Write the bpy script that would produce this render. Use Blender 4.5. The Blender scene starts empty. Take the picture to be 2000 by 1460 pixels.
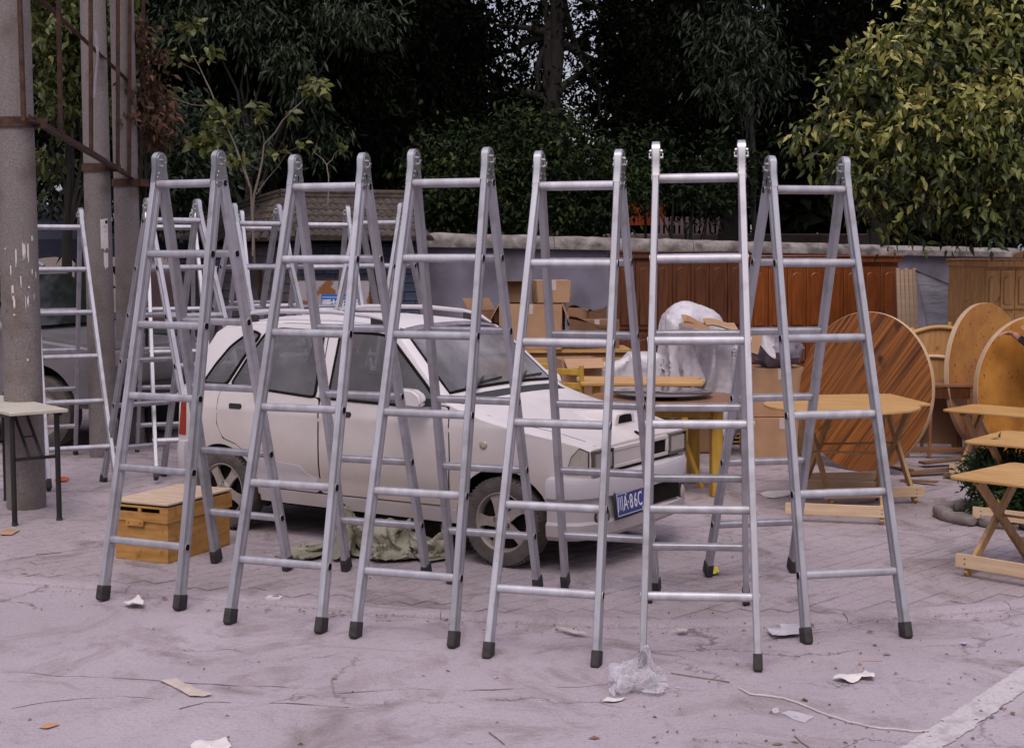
import bpy, bmesh, math, random
import numpy as np
from mathutils import Vector, Matrix, noise as mnoise

random.seed(7)
SC = bpy.context.scene
COL = SC.collection
PI = math.pi
R = math.radians

# ------------------------------------------------------------------ camera
CAM_H, CAM_F, CAM_P, CAM_R = 1.9, 2838.3, 0.08448, -0.00083      # metres, focal length in 2000-px units, pitch, roll
cam_d = bpy.data.cameras.new('camera')
cam_d.sensor_fit = 'HORIZONTAL'
cam_d.sensor_width = 36.0
cam_d.lens = 36.0 * CAM_F / 2000.0
cam_d.clip_start = 0.1
cam_d.clip_end = 900
cam = bpy.data.objects.new('camera', cam_d)
COL.objects.link(cam)
cam.matrix_world = (Matrix.Translation((0, 0, CAM_H)) @ Matrix.Rotation(PI / 2 - CAM_P, 4, 'X')
                    @ Matrix.Rotation(CAM_R, 4, 'Z'))
cam_d.dof.use_dof = False
SC.camera = cam

# ------------------------------------------------------------------ sky, sun, exposure
SUN_EL, SUN_AZ = R(55), R(184)          # azimuth clockwise from +Y: behind the camera, to the right
world = bpy.data.worlds.new('World')
SC.world = world
world.use_nodes = True
wn = world.node_tree.nodes
wl = world.node_tree.links
wn.clear()
sky = wn.new('ShaderNodeTexSky')
sky.sky_type = 'NISHITA'
sky.sun_disc = False
sky.sun_elevation = SUN_EL
sky.sun_rotation = SUN_AZ
sky.air_density = 1.0
sky.dust_density = 4.0
sky.ozone_density = 1.0
bg = wn.new('ShaderNodeBackground')
bg.inputs['Strength'].default_value = 0.12
wo = wn.new('ShaderNodeOutputWorld')
# thin overcast: a pale veil of cloud over the clear-sky colour
veil = wn.new('ShaderNodeMix')
veil.data_type = 'RGBA'
veil.inputs['Factor'].default_value = 0.5
# an overcast sky is about three times as bright overhead as at the horizon
vtc = wn.new('ShaderNodeTexCoord')
vsp = wn.new('ShaderNodeSeparateXYZ')
wl.new(vtc.outputs['Generated'], vsp.inputs[0])
vmr = wn.new('ShaderNodeMapRange')
vmr.inputs['To Min'].default_value = 0.50
vmr.inputs['To Max'].default_value = 1.55
wl.new(vsp.outputs['Z'], vmr.inputs['Value'])
vsc = wn.new('ShaderNodeVectorMath')
vsc.operation = 'SCALE'
vsc.inputs[0].default_value = (8.3, 7.45, 8.8)
wl.new(vmr.outputs[0], vsc.inputs['Scale'])
wl.new(vsc.outputs[0], veil.inputs['B'])
wl.new(sky.outputs[0], veil.inputs['A'])
wl.new(veil.outputs['Result'], bg.inputs['Color'])
wl.new(bg.outputs[0], wo.inputs['Surface'])

sd = bpy.data.lights.new('sun', 'SUN')
sd.energy = 1.35
sd.angle = R(28)
sd.color = (1.0, 0.90, 0.86)
sun = bpy.data.objects.new('sun', sd)
COL.objects.link(sun)
sv = Vector((math.sin(SUN_AZ) * math.cos(SUN_EL), math.cos(SUN_AZ) * math.cos(SUN_EL), math.sin(SUN_EL)))
sun.rotation_euler = sv.to_track_quat('Z', 'Y').to_euler()

SC.view_settings.view_transform = 'Standard'
SC.view_settings.look = 'None'
SC.view_settings.gamma = 1
SC.view_settings.use_curve_mapping = False
SC.view_settings.exposure = 0.02


# ------------------------------------------------------------------ where a photo point lies
def ray(px, py):
    X, Y = px - 1000, py - 730
    c, s = math.cos(CAM_R), math.sin(CAM_R)
    X, Y = c * X + s * Y, -s * X + c * Y
    x, u = X / CAM_F, -Y / CAM_F
    cp, sp = math.cos(CAM_P), math.sin(CAM_P)
    return Vector((x, cp + sp * u, -sp + cp * u))


def gz(px, py, z=0.0):
    r = ray(px, py)
    return Vector((0, 0, CAM_H)) + r * ((z - CAM_H) / r.z)


def at(px, py, Y):
    r = ray(px, py)
    return Vector((0, 0, CAM_H)) + r * (Y / r.y)


# ------------------------------------------------------------------ mesh helpers
class MB:
    def __init__(self):
        self.v, self.f, self.m = [], [], []

    def add(self, vs, fs, mi=0):
        o = len(self.v)
        self.v += [Vector(p) for p in vs]
        for f in fs:
            self.f.append([i + o for i in f])
            self.m.append(mi)
        return self

    def box(self, c, s, rot=None, mi=0):
        c = Vector(c)
        hx, hy, hz = s[0] / 2, s[1] / 2, s[2] / 2
        vs = [Vector((x, y, z)) for z in (-hz, hz) for y in (-hy, hy) for x in (-hx, hx)]
        if rot is not None:
            vs = [rot @ p for p in vs]
        vs = [p + c for p in vs]
        return self.add(vs, [(0, 2, 3, 1), (4, 5, 7, 6), (0, 1, 5, 4), (2, 6, 7, 3), (0, 4, 6, 2), (1, 3, 7, 5)], mi)

    def bar(self, a, b, w, h, up=(0, 0, 1), mi=0):
        """rectangular bar from a to b: w sideways, h along up"""
        a, b = Vector(a), Vector(b)
        d = b - a
        L = d.length
        y = d.normalized()
        up = Vector(up)
        x = y.cross(up)
        if x.length < 1e-5:
            x = y.cross(Vector((0, 1, 0)))
        x.normalize()
        z = x.cross(y)
        m = Matrix((x, y, z)).transposed()
        return self.box((a + b) / 2, (w, L, h), m, mi)

    def cyl(self, a, b, r0, r1=None, n=12, mi=0, caps=True):
        a, b = Vector(a), Vector(b)
        if r1 is None:
            r1 = r0
        d = (b - a).normalized()
        x = d.orthogonal().normalized()
        y = d.cross(x)
        vs = []
        for c, r in ((a, r0), (b, r1)):
            for i in range(n):
                t = 2 * PI * i / n
                vs.append(c + x * (r * math.cos(t)) + y * (r * math.sin(t)))
        fs = [(i, (i + 1) % n, n + (i + 1) % n, n + i) for i in range(n)]
        if caps:
            fs += [tuple(range(n - 1, -1, -1)), tuple(range(n, 2 * n))]
        return self.add(vs, fs, mi)

    def tube(self, pts, rs, n=8, mi=0, caps=True):
        pts = [Vector(p) for p in pts]
        if not isinstance(rs, (list, tuple)):
            rs = [rs] * len(pts)
        vs, fs = [], []
        x = None
        for i, p in enumerate(pts):
            d = (pts[min(i + 1, len(pts) - 1)] - pts[max(i - 1, 0)])
            d = d.normalized() if d.length > 1e-9 else Vector((0, 0, 1))
            if x is None:
                x = d.orthogonal().normalized()
            else:
                x = x - d * x.dot(d)
                x = x.normalized() if x.length > 1e-6 else d.orthogonal().normalized()
            y = d.cross(x)
            for k in range(n):
                t = 2 * PI * k / n
                vs.append(p + x * (rs[i] * math.cos(t)) + y * (rs[i] * math.sin(t)))
        for i in range(len(pts) - 1):
            for k in range(n):
                fs.append((i * n + k, i * n + (k + 1) % n, (i + 1) * n + (k + 1) % n, (i + 1) * n + k))
        if caps:
            fs.append(tuple(range(n - 1, -1, -1)))
            fs.append(tuple(range((len(pts) - 1) * n, len(pts) * n)))
        return self.add(vs, fs, mi)

    def lathe(self, prof, c, axis, n=32, mi=0):
        """prof: (radius, along axis) pairs"""
        c, d = Vector(c), Vector(axis).normalized()
        x = d.orthogonal().normalized()
        y = d.cross(x)
        vs, fs = [], []
        for r, h in prof:
            for k in range(n):
                t = 2 * PI * k / n
                vs.append(c + d * h + x * (r * math.cos(t)) + y * (r * math.sin(t)))
        for i in range(len(prof) - 1):
            for k in range(n):
                fs.append((i * n + k, i * n + (k + 1) % n, (i + 1) * n + (k + 1) % n, (i + 1) * n + k))
        return self.add(vs, fs, mi)

    def prism(self, poly, o, ax, ay, az, mi=0):
        """polygon in the plane o + x*ax + y*ay, thickened along vector az"""
        o, ax, ay, az = Vector(o), Vector(ax), Vector(ay), Vector(az)
        n = len(poly)
        vs = [o + ax * p[0] + ay * p[1] for p in poly] + [o + ax * p[0] + ay * p[1] + az for p in poly]
        fs = [tuple(range(n - 1, -1, -1)), tuple(range(n, 2 * n))]
        fs += [(i, (i + 1) % n, n + (i + 1) % n, n + i) for i in range(n)]
        return self.add(vs, fs, mi)

    def grid(self, fn, nu, nv, mi=0):
        vs = [fn(i / nu, j / nv) for j in range(nv + 1) for i in range(nu + 1)]
        w = nu + 1
        fs = [(j * w + i, j * w + i + 1, (j + 1) * w + i + 1, (j + 1) * w + i) for j in range(nv) for i in range(nu)]
        return self.add(vs, fs, mi)

    def mesh(self, name, mats, smooth=False, bevel=0, origin=None, seg=1, normals=True):
        me = bpy.data.meshes.new(name)
        o = Vector(origin) if origin is not None else Vector((0, 0, 0))
        me.from_pydata([tuple(p - o) for p in self.v], [], self.f)
        for m in (mats if isinstance(mats, (list, tuple)) else [mats]):
            me.materials.append(m)
        me.polygons.foreach_set('material_index', self.m)
        bm = bmesh.new()
        bm.from_mesh(me)
        if normals:
            bmesh.ops.recalc_face_normals(bm, faces=bm.faces)
        if bevel:
            es = [e for e in bm.edges if len(e.link_faces) == 2 and e.calc_face_angle(0) > 0.6]
            bmesh.ops.bevel(bm, geom=es, offset=bevel, segments=seg, affect='EDGES', clamp_overlap=True)
        bm.to_mesh(me)
        bm.free()
        if smooth or bevel:
            me.polygons.foreach_set('use_smooth', [True] * len(me.polygons))
            me.set_sharp_from_angle(angle=R(smooth if smooth and smooth is not True else 38))
        me.update()
        return me

    def build(self, name, mats, parent=None, smooth=False, bevel=0, origin=None, seg=1, normals=True, kind=None):
        if parent is not None and origin is None:
            origin = parent.get('_o')
        ob = bpy.data.objects.new(name, self.mesh(name, mats, smooth, bevel, origin, seg, normals))
        COL.objects.link(ob)
        if parent is not None:
            ob.parent = parent
        if kind:
            ob['kind'] = kind
        return ob


ORIG = []


def tag(o, label, cat, group=None):
    o['label'] = label
    o['category'] = cat
    if group:
        o['group'] = group
    return o


def thing(name, label, cat, loc=(0, 0, 0), rotz=0.0, group=None, world=False):
    """Empty at the thing's base. world=True: its parts are given in world coordinates."""
    o = bpy.data.objects.new(name, None)
    COL.objects.link(o)
    o.location = loc
    o.rotation_euler = (0, 0, rotz)
    o.empty_display_size = 0.1
    tag(o, label, cat, group)
    if world:
        o['_o'] = list(loc)
        ORIG.append(o)
    return o


def struct(name, mb, mats, **k):
    o = mb.build(name, mats, **k)
    o['kind'] = 'structure'
    return o


def single(name, mb, mats, label, cat, group=None, base=None, **k):
    """a thing that is one mesh, its origin at its base"""
    if base is None:
        xs = [p.x for p in mb.v]
        ys = [p.y for p in mb.v]
        base = Vector(((min(xs) + max(xs)) / 2, (min(ys) + max(ys)) / 2, min(p.z for p in mb.v)))
    o = mb.build(name, mats, origin=base, **k)
    o.location = base
    return tag(o, label, cat, group)


def rotz(a):
    return Matrix.Rotation(a, 3, 'Z')


# ------------------------------------------------------------------ materials
def mat(name, c1, c2=None, scale=8.0, rough=0.6, metal=0.0, bump=0.0, bscale=60.0, stretch=(1, 1, 1), rot=(0, 0, 0),
        lo=0.35, hi=0.65, coat=0.0, detail=6.0, spec=0.5, c3=None, scale3=3.0, lo3=0.5, hi3=0.7, rough2=None, dist=0.0):
    m = bpy.data.materials.new(name)
    m.use_nodes = True
    nt = m.node_tree
    n, l = nt.nodes, nt.links
    b = n['Principled BSDF']
    b.inputs['Roughness'].default_value = rough
    b.inputs['Metallic'].default_value = metal
    b.inputs['Specular IOR Level'].default_value = spec
    if coat:
        b.inputs['Coat Weight'].default_value = coat
        b.inputs['Coat Roughness'].default_value = 0.15
    tc = n.new('ShaderNodeTexCoord')
    mp = n.new('ShaderNodeMapping')
    mp.inputs['Scale'].default_value = stretch
    mp.inputs['Rotation'].default_value = rot
    l.new(tc.outputs['Object'], mp.inputs['Vector'])
    if c2 is None:
        c2 = tuple(x * 0.85 for x in c1)
    nz = n.new('ShaderNodeTexNoise')
    nz.inputs['Scale'].default_value = scale
    nz.inputs['Detail'].default_value = detail
    nz.inputs['Distortion'].default_value = dist
    l.new(mp.outputs[0], nz.inputs['Vector'])
    cr = n.new('ShaderNodeValToRGB')
    cr.color_ramp.elements[0].position = lo
    cr.color_ramp.elements[1].position = hi
    cr.color_ramp.elements[0].color = (*c2, 1)
    cr.color_ramp.elements[1].color = (*c1, 1)
    l.new(nz.outputs['Fac'], cr.inputs[0])
    out = cr.outputs[0]
    if c3 is not None:
        n3 = n.new('ShaderNodeTexNoise')
        n3.inputs['Scale'].default_value = scale3
        n3.inputs['Detail'].default_value = 8
        l.new(tc.outputs['Object'], n3.inputs['Vector'])
        r3 = n.new('ShaderNodeMapRange')
        r3.inputs['From Min'].default_value = lo3
        r3.inputs['From Max'].default_value = hi3
        l.new(n3.outputs['Fac'], r3.inputs['Value'])
        mx = n.new('ShaderNodeMix')
        mx.data_type = 'RGBA'
        l.new(r3.outputs[0], mx.inputs['Factor'])
        l.new(out, mx.inputs['A'])
        mx.inputs['B'].default_value = (*c3, 1)
        out = mx.outputs['Result']
    l.new(out, b.inputs['Base Color'])
    if rough2 is not None:
        rr = n.new('ShaderNodeMapRange')
        rr.inputs['To Min'].default_value = rough
        rr.inputs['To Max'].default_value = rough2
        l.new(nz.outputs['Fac'], rr.inputs['Value'])
        l.new(rr.outputs[0], b.inputs['Roughness'])
    if bump:
        nb = n.new('ShaderNodeTexNoise')
        nb.inputs['Scale'].default_value = bscale
        nb.inputs['Detail'].default_value = 5
        l.new(mp.outputs[0], nb.inputs['Vector'])
        bp = n.new('ShaderNodeBump')
        bp.inputs['Strength'].default_value = bump
        bp.inputs['Distance'].default_value = 0.01
        l.new(nb.outputs['Fac'], bp.inputs['Height'])
        l.new(bp.outputs[0], b.inputs['Normal'])
    return m


def leaf_mat(name, cols, rough=0.45, trans=0.25, spec=0.4):
    m = bpy.data.materials.new(name)
    m.use_nodes = True
    n, l = m.node_tree.nodes, m.node_tree.links
    b = n['Principled BSDF']
    a = n.new('ShaderNodeAttribute')
    a.attribute_name = 'tone'
    cr = n.new('ShaderNodeValToRGB')
    el = cr.color_ramp.elements
    for i, (p, c) in enumerate(cols):
        e = el[i] if i < 2 else el.new(p)
        e.position = p
        e.color = (*c, 1)
    l.new(a.outputs['Fac'], cr.inputs[0])
    l.new(cr.outputs[0], b.inputs['Base Color'])
    b.inputs['Roughness'].default_value = rough
    b.inputs['Specular IOR Level'].default_value = spec
    if trans:
        tr = n.new('ShaderNodeBsdfTranslucent')
        l.new(cr.outputs[0], tr.inputs['Color'])
        ms = n.new('ShaderNodeMixShader')
        ms.inputs[0].default_value = trans
        l.new(b.outputs[0], ms.inputs[1])
        l.new(tr.outputs[0], ms.inputs[2])
        l.new(ms.outputs[0], n['Material Output'].inputs['Surface'])
    return m


def ground_mat(name, base, dark, light, crack=0.0, scale=1.0):
    m = bpy.data.materials.new(name)
    m.use_nodes = True
    n, l = m.node_tree.nodes, m.node_tree.links
    b = n['Principled BSDF']
    b.inputs['Roughness'].default_value = 0.9
    b.inputs['Specular IOR Level'].default_value = 0.25
    tc = n.new('ShaderNodeNewGeometry')

    def nz(s, det=6, dist=0.0, rough=0.55):
        q = n.new('ShaderNodeTexNoise')
        q.inputs['Scale'].default_value = s * scale
        q.inputs['Detail'].default_value = det
        q.inputs['Distortion'].default_value = dist
        q.inputs['Roughness'].default_value = rough
        l.new(tc.outputs['Position'], q.inputs['Vector'])
        return q

    def rng(src, a, c, t0=0.0, t1=1.0):
        q = n.new('ShaderNodeMapRange')
        q.inputs['From Min'].default_value = a
        q.inputs['From Max'].default_value = c
        q.inputs['To Min'].default_value = t0
        q.inputs['To Max'].default_value = t1
        l.new(src, q.inputs['Value'])
        return q.outputs[0]

    def mix(f, A, B, mode='MIX'):
        q = n.new('ShaderNodeMix')
        q.data_type = 'RGBA'
        q.blend_type = mode
        if isinstance(f, float):
            q.inputs['Factor'].default_value = f
        else:
            l.new(f, q.inputs['Factor'])
        for s, k in ((A, 'A'), (B, 'B')):
            if isinstance(s, tuple):
                q.inputs[k].default_value = (*s, 1)
            else:
                l.new(s, q.inputs[k])
        return q.outputs['Result']
    big = nz(0.55, 8, 0.6)
    c = mix(rng(big.outputs['Fac'], 0.38, 0.66), base, light)
    st = nz(1.7, 9, 1.2, 0.7)
    c = mix(rng(st.outputs['Fac'], 0.50, 0.68, 0, 0.95), c, dark)
    g3 = nz(7.0, 8, 0.8, 0.75)
    c = mix(rng(g3.outputs['Fac'], 0.52, 0.72, 0, 0.55), c, tuple((x + y) / 2 for x, y in zip(dark, base)))
    g4 = nz(28, 4, 0.0, 0.7)
    c = mix(rng(g4.outputs['Fac'], 0.58, 0.72, 0, 0.5), c, tuple(x * .8 for x in dark))
    sp = nz(95, 3)
    c = mix(rng(sp.outputs['Fac'], 0.56, 0.70, 0, 0.45), c, tuple(x * 0.6 for x in dark))
    sp2 = nz(130, 2)
    c = mix(rng(sp2.outputs['Fac'], 0.60, 0.72, 0, 0.5), c, tuple(min(0.7, x * 1.45) for x in light))
    h = nz(45, 6)
    hb = h.outputs['Fac']
    if crack:
        ds = nz(1.1, 8, 0.0, 0.65)
        va = n.new('ShaderNodeVectorMath')
        va.operation = 'SCALE'
        va.inputs['Scale'].default_value = 1.25
        l.new(ds.outputs['Color'], va.inputs[0])
        ad = n.new('ShaderNodeVectorMath')
        ad.operation = 'ADD'
        l.new(tc.outputs['Position'], ad.inputs[0])
        l.new(va.outputs[0], ad.inputs[1])
        mp = n.new('ShaderNodeMapping')
        mp.inputs['Scale'].default_value = (0.55, 1.25, 0.0)
        l.new(ad.outputs[0], mp.inputs['Vector'])
        vo = n.new('ShaderNodeTexVoronoi')
        vo.feature = 'DISTANCE_TO_EDGE'
        vo.inputs['Scale'].default_value = 1.15
        l.new(mp.outputs[0], vo.inputs['Vector'])
        ck = rng(vo.outputs['Distance'], 0.0, 0.012, 1.0, 0.0)
        mk = nz(0.8, 4)
        mkv = rng(mk.outputs['Fac'], 0.46, 0.58)
        mu = n.new('ShaderNodeMath')
        mu.operation = 'MULTIPLY'
        l.new(ck, mu.inputs[0])
        l.new(mkv, mu.inputs[1])
        mu2 = n.new('ShaderNodeMath')
        mu2.operation = 'MULTIPLY'
        mu2.inputs[1].default_value = crack
        l.new(mu.outputs[0], mu2.inputs[0])
        c = mix(mu2.outputs[0], c, tuple(x * 0.35 for x in dark))
        sb = n.new('ShaderNodeMath')
        sb.operation = 'SUBTRACT'
        l.new(hb, sb.inputs[0])
        l.new(mu2.outputs[0], sb.inputs[1])
        hb = sb.outputs[0]
    l.new(c, b.inputs['Base Color'])
    bp = n.new('ShaderNodeBump')
    bp.inputs['Strength'].default_value = 0.8
    bp.inputs['Distance'].default_value = 0.014
    l.new(hb, bp.inputs['Height'])
    l.new(bp.outputs[0], b.inputs['Normal'])
    return m


M = {}
M['road'] = ground_mat('road_surface', (.365, .315, .345), (.22, .18, .18), (.43, .375, .415), crack=0.6)
M['paver'] = ground_mat('paver_surface', (.335, .285, .30), (.17, .135, .13), (.42, .36, .39))
M['joint'] = ground_mat('joint_sand', (.32, .272, .287), (.19, .155, .155), (.38, .325, .35))
M['earth'] = ground_mat('earth', (.12, .09, .07), (.06, .045, .035), (.17, .13, .11))
M['kerb'] = ground_mat('kerb_concrete', (.36, .31, .335), (.24, .20, .205), (.42, .37, .40))
M['paint'] = mat('road_paint', (.50, .47, .485), (.38, .335, .355), scale=60, rough=.85, lo=.30, hi=.52, bump=.3, c3=(.38, .33, .35), scale3=9, lo3=.54, hi3=.66)
M['alu'] = mat('aluminium', (.515, .515, .56), (.43, .425, .46), scale=26, stretch=(1, 1, .09), rough=.44, rough2=.62, metal=.72, bump=.06, bscale=180, c3=(.36, .345, .36), scale3=11, lo3=.48, hi3=.74)
_n, _l = M['alu'].node_tree.nodes, M['alu'].node_tree.links
_oi = _n.new('ShaderNodeObjectInfo')
_tc = [q for q in _n if q.type == 'TEX_COORD'][0]
_mp = [q for q in _n if q.type == 'MAPPING'][0]
_ml = _n.new('ShaderNodeMath')
_ml.operation = 'MULTIPLY'
_ml.inputs[1].default_value = 37.0
_l.new(_oi.outputs['Random'], _ml.inputs[0])
_l.new(_ml.outputs[0], _mp.inputs['Location'])
_b = _n['Principled BSDF']
_src = _b.inputs['Base Color'].links[0].from_socket
_hv = _n.new('ShaderNodeHueSaturation')
_mr = _n.new('ShaderNodeMapRange')
_mr.inputs['To Min'].default_value = .86
_mr.inputs['To Max'].default_value = 1.10
_l.new(_oi.outputs['Random'], _mr.inputs['Value'])
_l.new(_mr.outputs[0], _hv.inputs['Value'])
_l.new(_src, _hv.inputs['Color'])
_l.new(_hv.outputs[0], _b.inputs['Base Color'])
M['steel'] = mat('chromed_hinge_steel', (.50, .50, .51), (.42, .42, .43), scale=3, rough=.32, rough2=.40, metal=1.0)
M['rubber'] = mat('black_rubber', (.030, .026, .026), (.05, .045, .045), scale=30, rough=.75, bump=.3)
M['dark'] = mat('black_plastic', (.02, .02, .021), (.03, .028, .028), scale=20, rough=.55)
M['gap'] = mat('panel_gap', (.010, .008, .007), (.016, .013, .011), rough=.9, spec=.1)
M['concrete'] = mat('pole_concrete', (.235, .205, .20), (.15, .128, .122), scale=75, lo=.3, hi=.7, rough=.9, bump=.5, bscale=70, c3=(.12, .09, .075), scale3=3.5, lo3=.52, hi3=.75)
M['coping'] = mat('coping_concrete', (.30, .27, .26), (.16, .14, .13), scale=7, rough=.95, bump=1.0, bscale=28, c3=(.09, .08, .07), scale3=6, lo3=.5, hi3=.7)
M['rust'] = mat('rusted_steel', (.085, .036, .020), (.032, .018, .013), scale=14, rough=.85, bump=.6, bscale=80)
M['wallpaint'] = mat('bluegrey_plaster', (.195, .183, .240), (.145, .135, .175), scale=2.2, rough=.85, bump=.25, bscale=20, c3=(.085, .078, .095), scale3=1.6, lo3=.46, hi3=.72)
M['blue_wall'] = mat('blue_painted_brick', (.065, .085, .135), (.045, .058, .095), scale=5, rough=.7, bump=.4, bscale=30)
M['grey_brick'] = mat('grey_brick', (.15, .14, .15), (.10, .09, .10), scale=6, rough=.9, bump=.5, bscale=40)
M['mortar'] = mat('grey_mortar', (.12, .11, .115), rough=.95)
M['tile'] = mat('roof_tile', (.080, .060, .052), (.040, .029, .025), scale=9, rough=.9, bump=.7, bscale=40, c3=(.10, .09, .055), scale3=5, lo3=.55, hi3=.75)
M['wood'] = mat('pale_pine', (.54, .33, .125), (.43, .235, .08), scale=3.5, stretch=(1.2, 9, 9), rough=.5, bump=.1, bscale=30)
M['wood_leg'] = mat('pine_leg', (.50, .32, .15), (.38, .215, .085), scale=5, stretch=(4, 4, 1), rough=.55, bump=.1)
M['wood_pale'] = mat('whitewood_board', (.66, .50, .34), (.58, .40, .24), scale=4, stretch=(1, 7, 7), rough=.6)
M['box_wood'] = mat('varnished_box_wood', (.50, .27, .075), (.36, .17, .04), scale=4, stretch=(1.5, 1.5, 9), rough=.5, c3=(.26, .11, .03), scale3=9, lo3=.6, hi3=.75)
M['box_lid'] = mat('dusty_box_lid', (.55, .43, .33), (.44, .31, .20), scale=5, stretch=(1, 6, 6), rough=.7)
M['yellow_wood'] = mat('yellow_varnished_wood', (.52, .33, .05), (.42, .24, .03), scale=5, stretch=(5, 5, 1), rough=.45)
M['brown_ward'] = mat('brown_varnish', (.125, .042, .014), (.075, .022, .008), scale=5, stretch=(6, 6, .8), rough=.4)
M['orange_ward'] = mat('orange_varnish', (.30, .085, .016), (.21, .052, .010), scale=5, stretch=(6, 6, .8), rough=.4)
M['tan_ward'] = mat('tan_varnish', (.54, .30, .115), (.40, .205, .07), scale=5, stretch=(5, 5, .8), rough=.5, c3=(.22, .11, .04), scale3=9, lo3=.62, hi3=.75)
M['ply'] = mat('speckled_ply', (.50, .225, .035), (.36, .14, .022), scale=5, stretch=(1, 1, 1), rough=.38, c3=(.12, .04, .012), scale3=30, lo3=.62, hi3=.70)
M['ply_edge'] = mat('ply_edge', (.52, .38, .25), (.44, .30, .18), scale=5, rough=.7)
M['scorch'] = mat('scorched_stripes', (.38, .135, .030), (.045, .014, .007), scale=3.4, stretch=(.28, 1, 15.0), rough=.35, lo=.30, hi=.66, detail=10, c3=(.035, .012, .006), scale3=5, lo3=.62, hi3=.76)
M['brown_top'] = mat('brown_dining_wood', (.30, .15, .075), (.20, .09, .045), scale=3, stretch=(1, 8, 8), rough=.35)
M['card'] = mat('cardboard', (.42, .255, .15), (.35, .205, .115), scale=4, rough=.85, bump=.1)
M['card_dark'] = mat('cardboard_dark', (.24, .135, .075), (.17, .09, .05), scale=4, rough=.9)
M['white_sheet'] = mat('white_plastic_sheet', (.60, .57, .62), (.46, .43, .47), scale=7, rough=.45, bump=1.0, bscale=9, dist=1.5)
M['blanket'] = mat('grey_blanket', (.24, .21, .26), (.14, .12, .155), scale=9, rough=.95, bump=.6)
M['silver'] = mat('grey_wrapped_panel', (.30, .285, .32), (.20, .19, .22), scale=4, stretch=(1, 1, 3), rough=.35, bump=1.0, bscale=9)
M['green_tarp'] = mat('green_woven_sack', (.27, .255, .185), (.19, .18, .125), scale=5, rough=.6, bump=.5, bscale=12, c3=(.36, .345, .28), scale3=4, lo3=.5, hi3=.7)
M['bin'] = mat('dark_green_plastic', (.022, .040, .028), (.014, .026, .018), scale=5, rough=.45)
M['tarp_blue'] = mat('dark_blue_canvas', (.012, .014, .034), (.008, .009, .022), scale=5, rough=.8)
M['suv'] = mat('dusty_silver_paint', (.20, .185, .20), (.15, .14, .145), scale=3, rough=.4, metal=.3)
M['glass_dark'] = mat('dark_glass', (.018, .022, .020), (.012, .014, .014), rough=.06)
M['white_paper'] = mat('white_paper', (.70, .66, .64), (.58, .54, .53), scale=10, rough=.9, bump=.3, bscale=30)
M['tan_paper'] = mat('tan_paper', (.52, .44, .40), (.42, .35, .31), scale=10, rough=.9)
M['white_lam'] = mat('white_laminate', (.56, .53, .44), (.50, .47, .39), scale=6, rough=.4)
M['black_tube'] = mat('black_steel_tube', (.012, .012, .013), (.02, .02, .02), rough=.45)
M['bark'] = mat('bark', (.022, .018, .015), (.012, .010, .009), scale=6, stretch=(3, 3, .6), rough=.95, bump=1.0, bscale=20)
M['twig'] = mat('pale_twig', (.20, .165, .135), (.13, .105, .085), scale=8, rough=.9)
M['stone'] = mat('edging_stone', (.25, .21, .205), (.16, .13, .125), scale=7, rough=.95, bump=.8, bscale=25)
M['blue_sign'] = mat('blue_sign_paint', (.020, .150, .52), (.016, .12, .44), scale=4, rough=.5)
M['sign_white'] = mat('sign_white', (.78, .78, .80), (.70, .70, .72), scale=4, rough=.6)
M['rust_board'] = mat('rusted_white_board', (.36, .33, .36), (.31, .285, .31), scale=3, rough=.7, c3=(.22, .085, .025), scale3=2.6, lo3=.53, hi3=.56)
M['navy'] = mat('navy_sign', (.018, .022, .085), (.012, .016, .06), rough=.6)
M['pink_wall'] = mat('pink_render', (.50, .36, .36), (.42, .30, .30), scale=3, rough=.9)
M['orange_pl'] = mat('orange_sheet', (.55, .10, .02), (.45, .07, .015), scale=3, rough=.6)
M['skin'] = mat('skin', (.42, .215, .15), (.36, .18, .125), scale=12, rough=.5)
M['shirt'] = mat('dark_shirt', (.05, .04, .045), (.035, .03, .032), scale=20, rough=.9)
M['straw'] = mat('straw', (.42, .29, .15), (.30, .19, .09), scale=40, rough=.9, bump=.8, bscale=120)
M['trouser'] = mat('grey_trousers', (.08, .08, .10), (.06, .06, .075), rough=.9)
M['string'] = mat('white_string', (.62, .57, .58), (.52, .47, .48), rough=.8)
M['litter'] = mat('dry_litter', (.26, .19, .15), (.15, .105, .08), scale=40, rough=.9)
M['orange_leaf'] = mat('orange_scrap', (.50, .27, .17), (.42, .22, .14), scale=20, rough=.8)
M['yellow_scrap'] = mat('yellow_scrap', (.70, .58, .06), (.6, .5, .05), rough=.6)
M['lilac'] = mat('lilac_scrap', (.55, .40, .62), (.5, .36, .56), rough=.6)

# see-through plastic
pm = bpy.data.materials.new('thin_clear_plastic')
pm.use_nodes = True
pn, pl = pm.node_tree.nodes, pm.node_tree.links
pb = pn['Principled BSDF']
pb.inputs['Base Color'].default_value = (.72, .70, .76, 1)
pb.inputs['Roughness'].default_value = .28
ptr = pn.new('ShaderNodeBsdfTransparent')
pms = pn.new('ShaderNodeMixShader')
pfr = pn.new('ShaderNodeLayerWeight')
pfr.inputs['Blend'].default_value = .35
pmr = pn.new('ShaderNodeMapRange')
pmr.inputs['To Min'].default_value = .14
pmr.inputs['To Max'].default_value = .85
pl.new(pfr.outputs['Facing'], pmr.inputs['Value'])
pl.new(pmr.outputs[0], pms.inputs[0])
pl.new(ptr.outputs[0], pms.inputs[1])
pl.new(pb.outputs[0], pms.inputs[2])
pl.new(pms.outputs[0], pn['Material Output'].inputs['Surface'])
M['clear'] = pm


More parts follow.
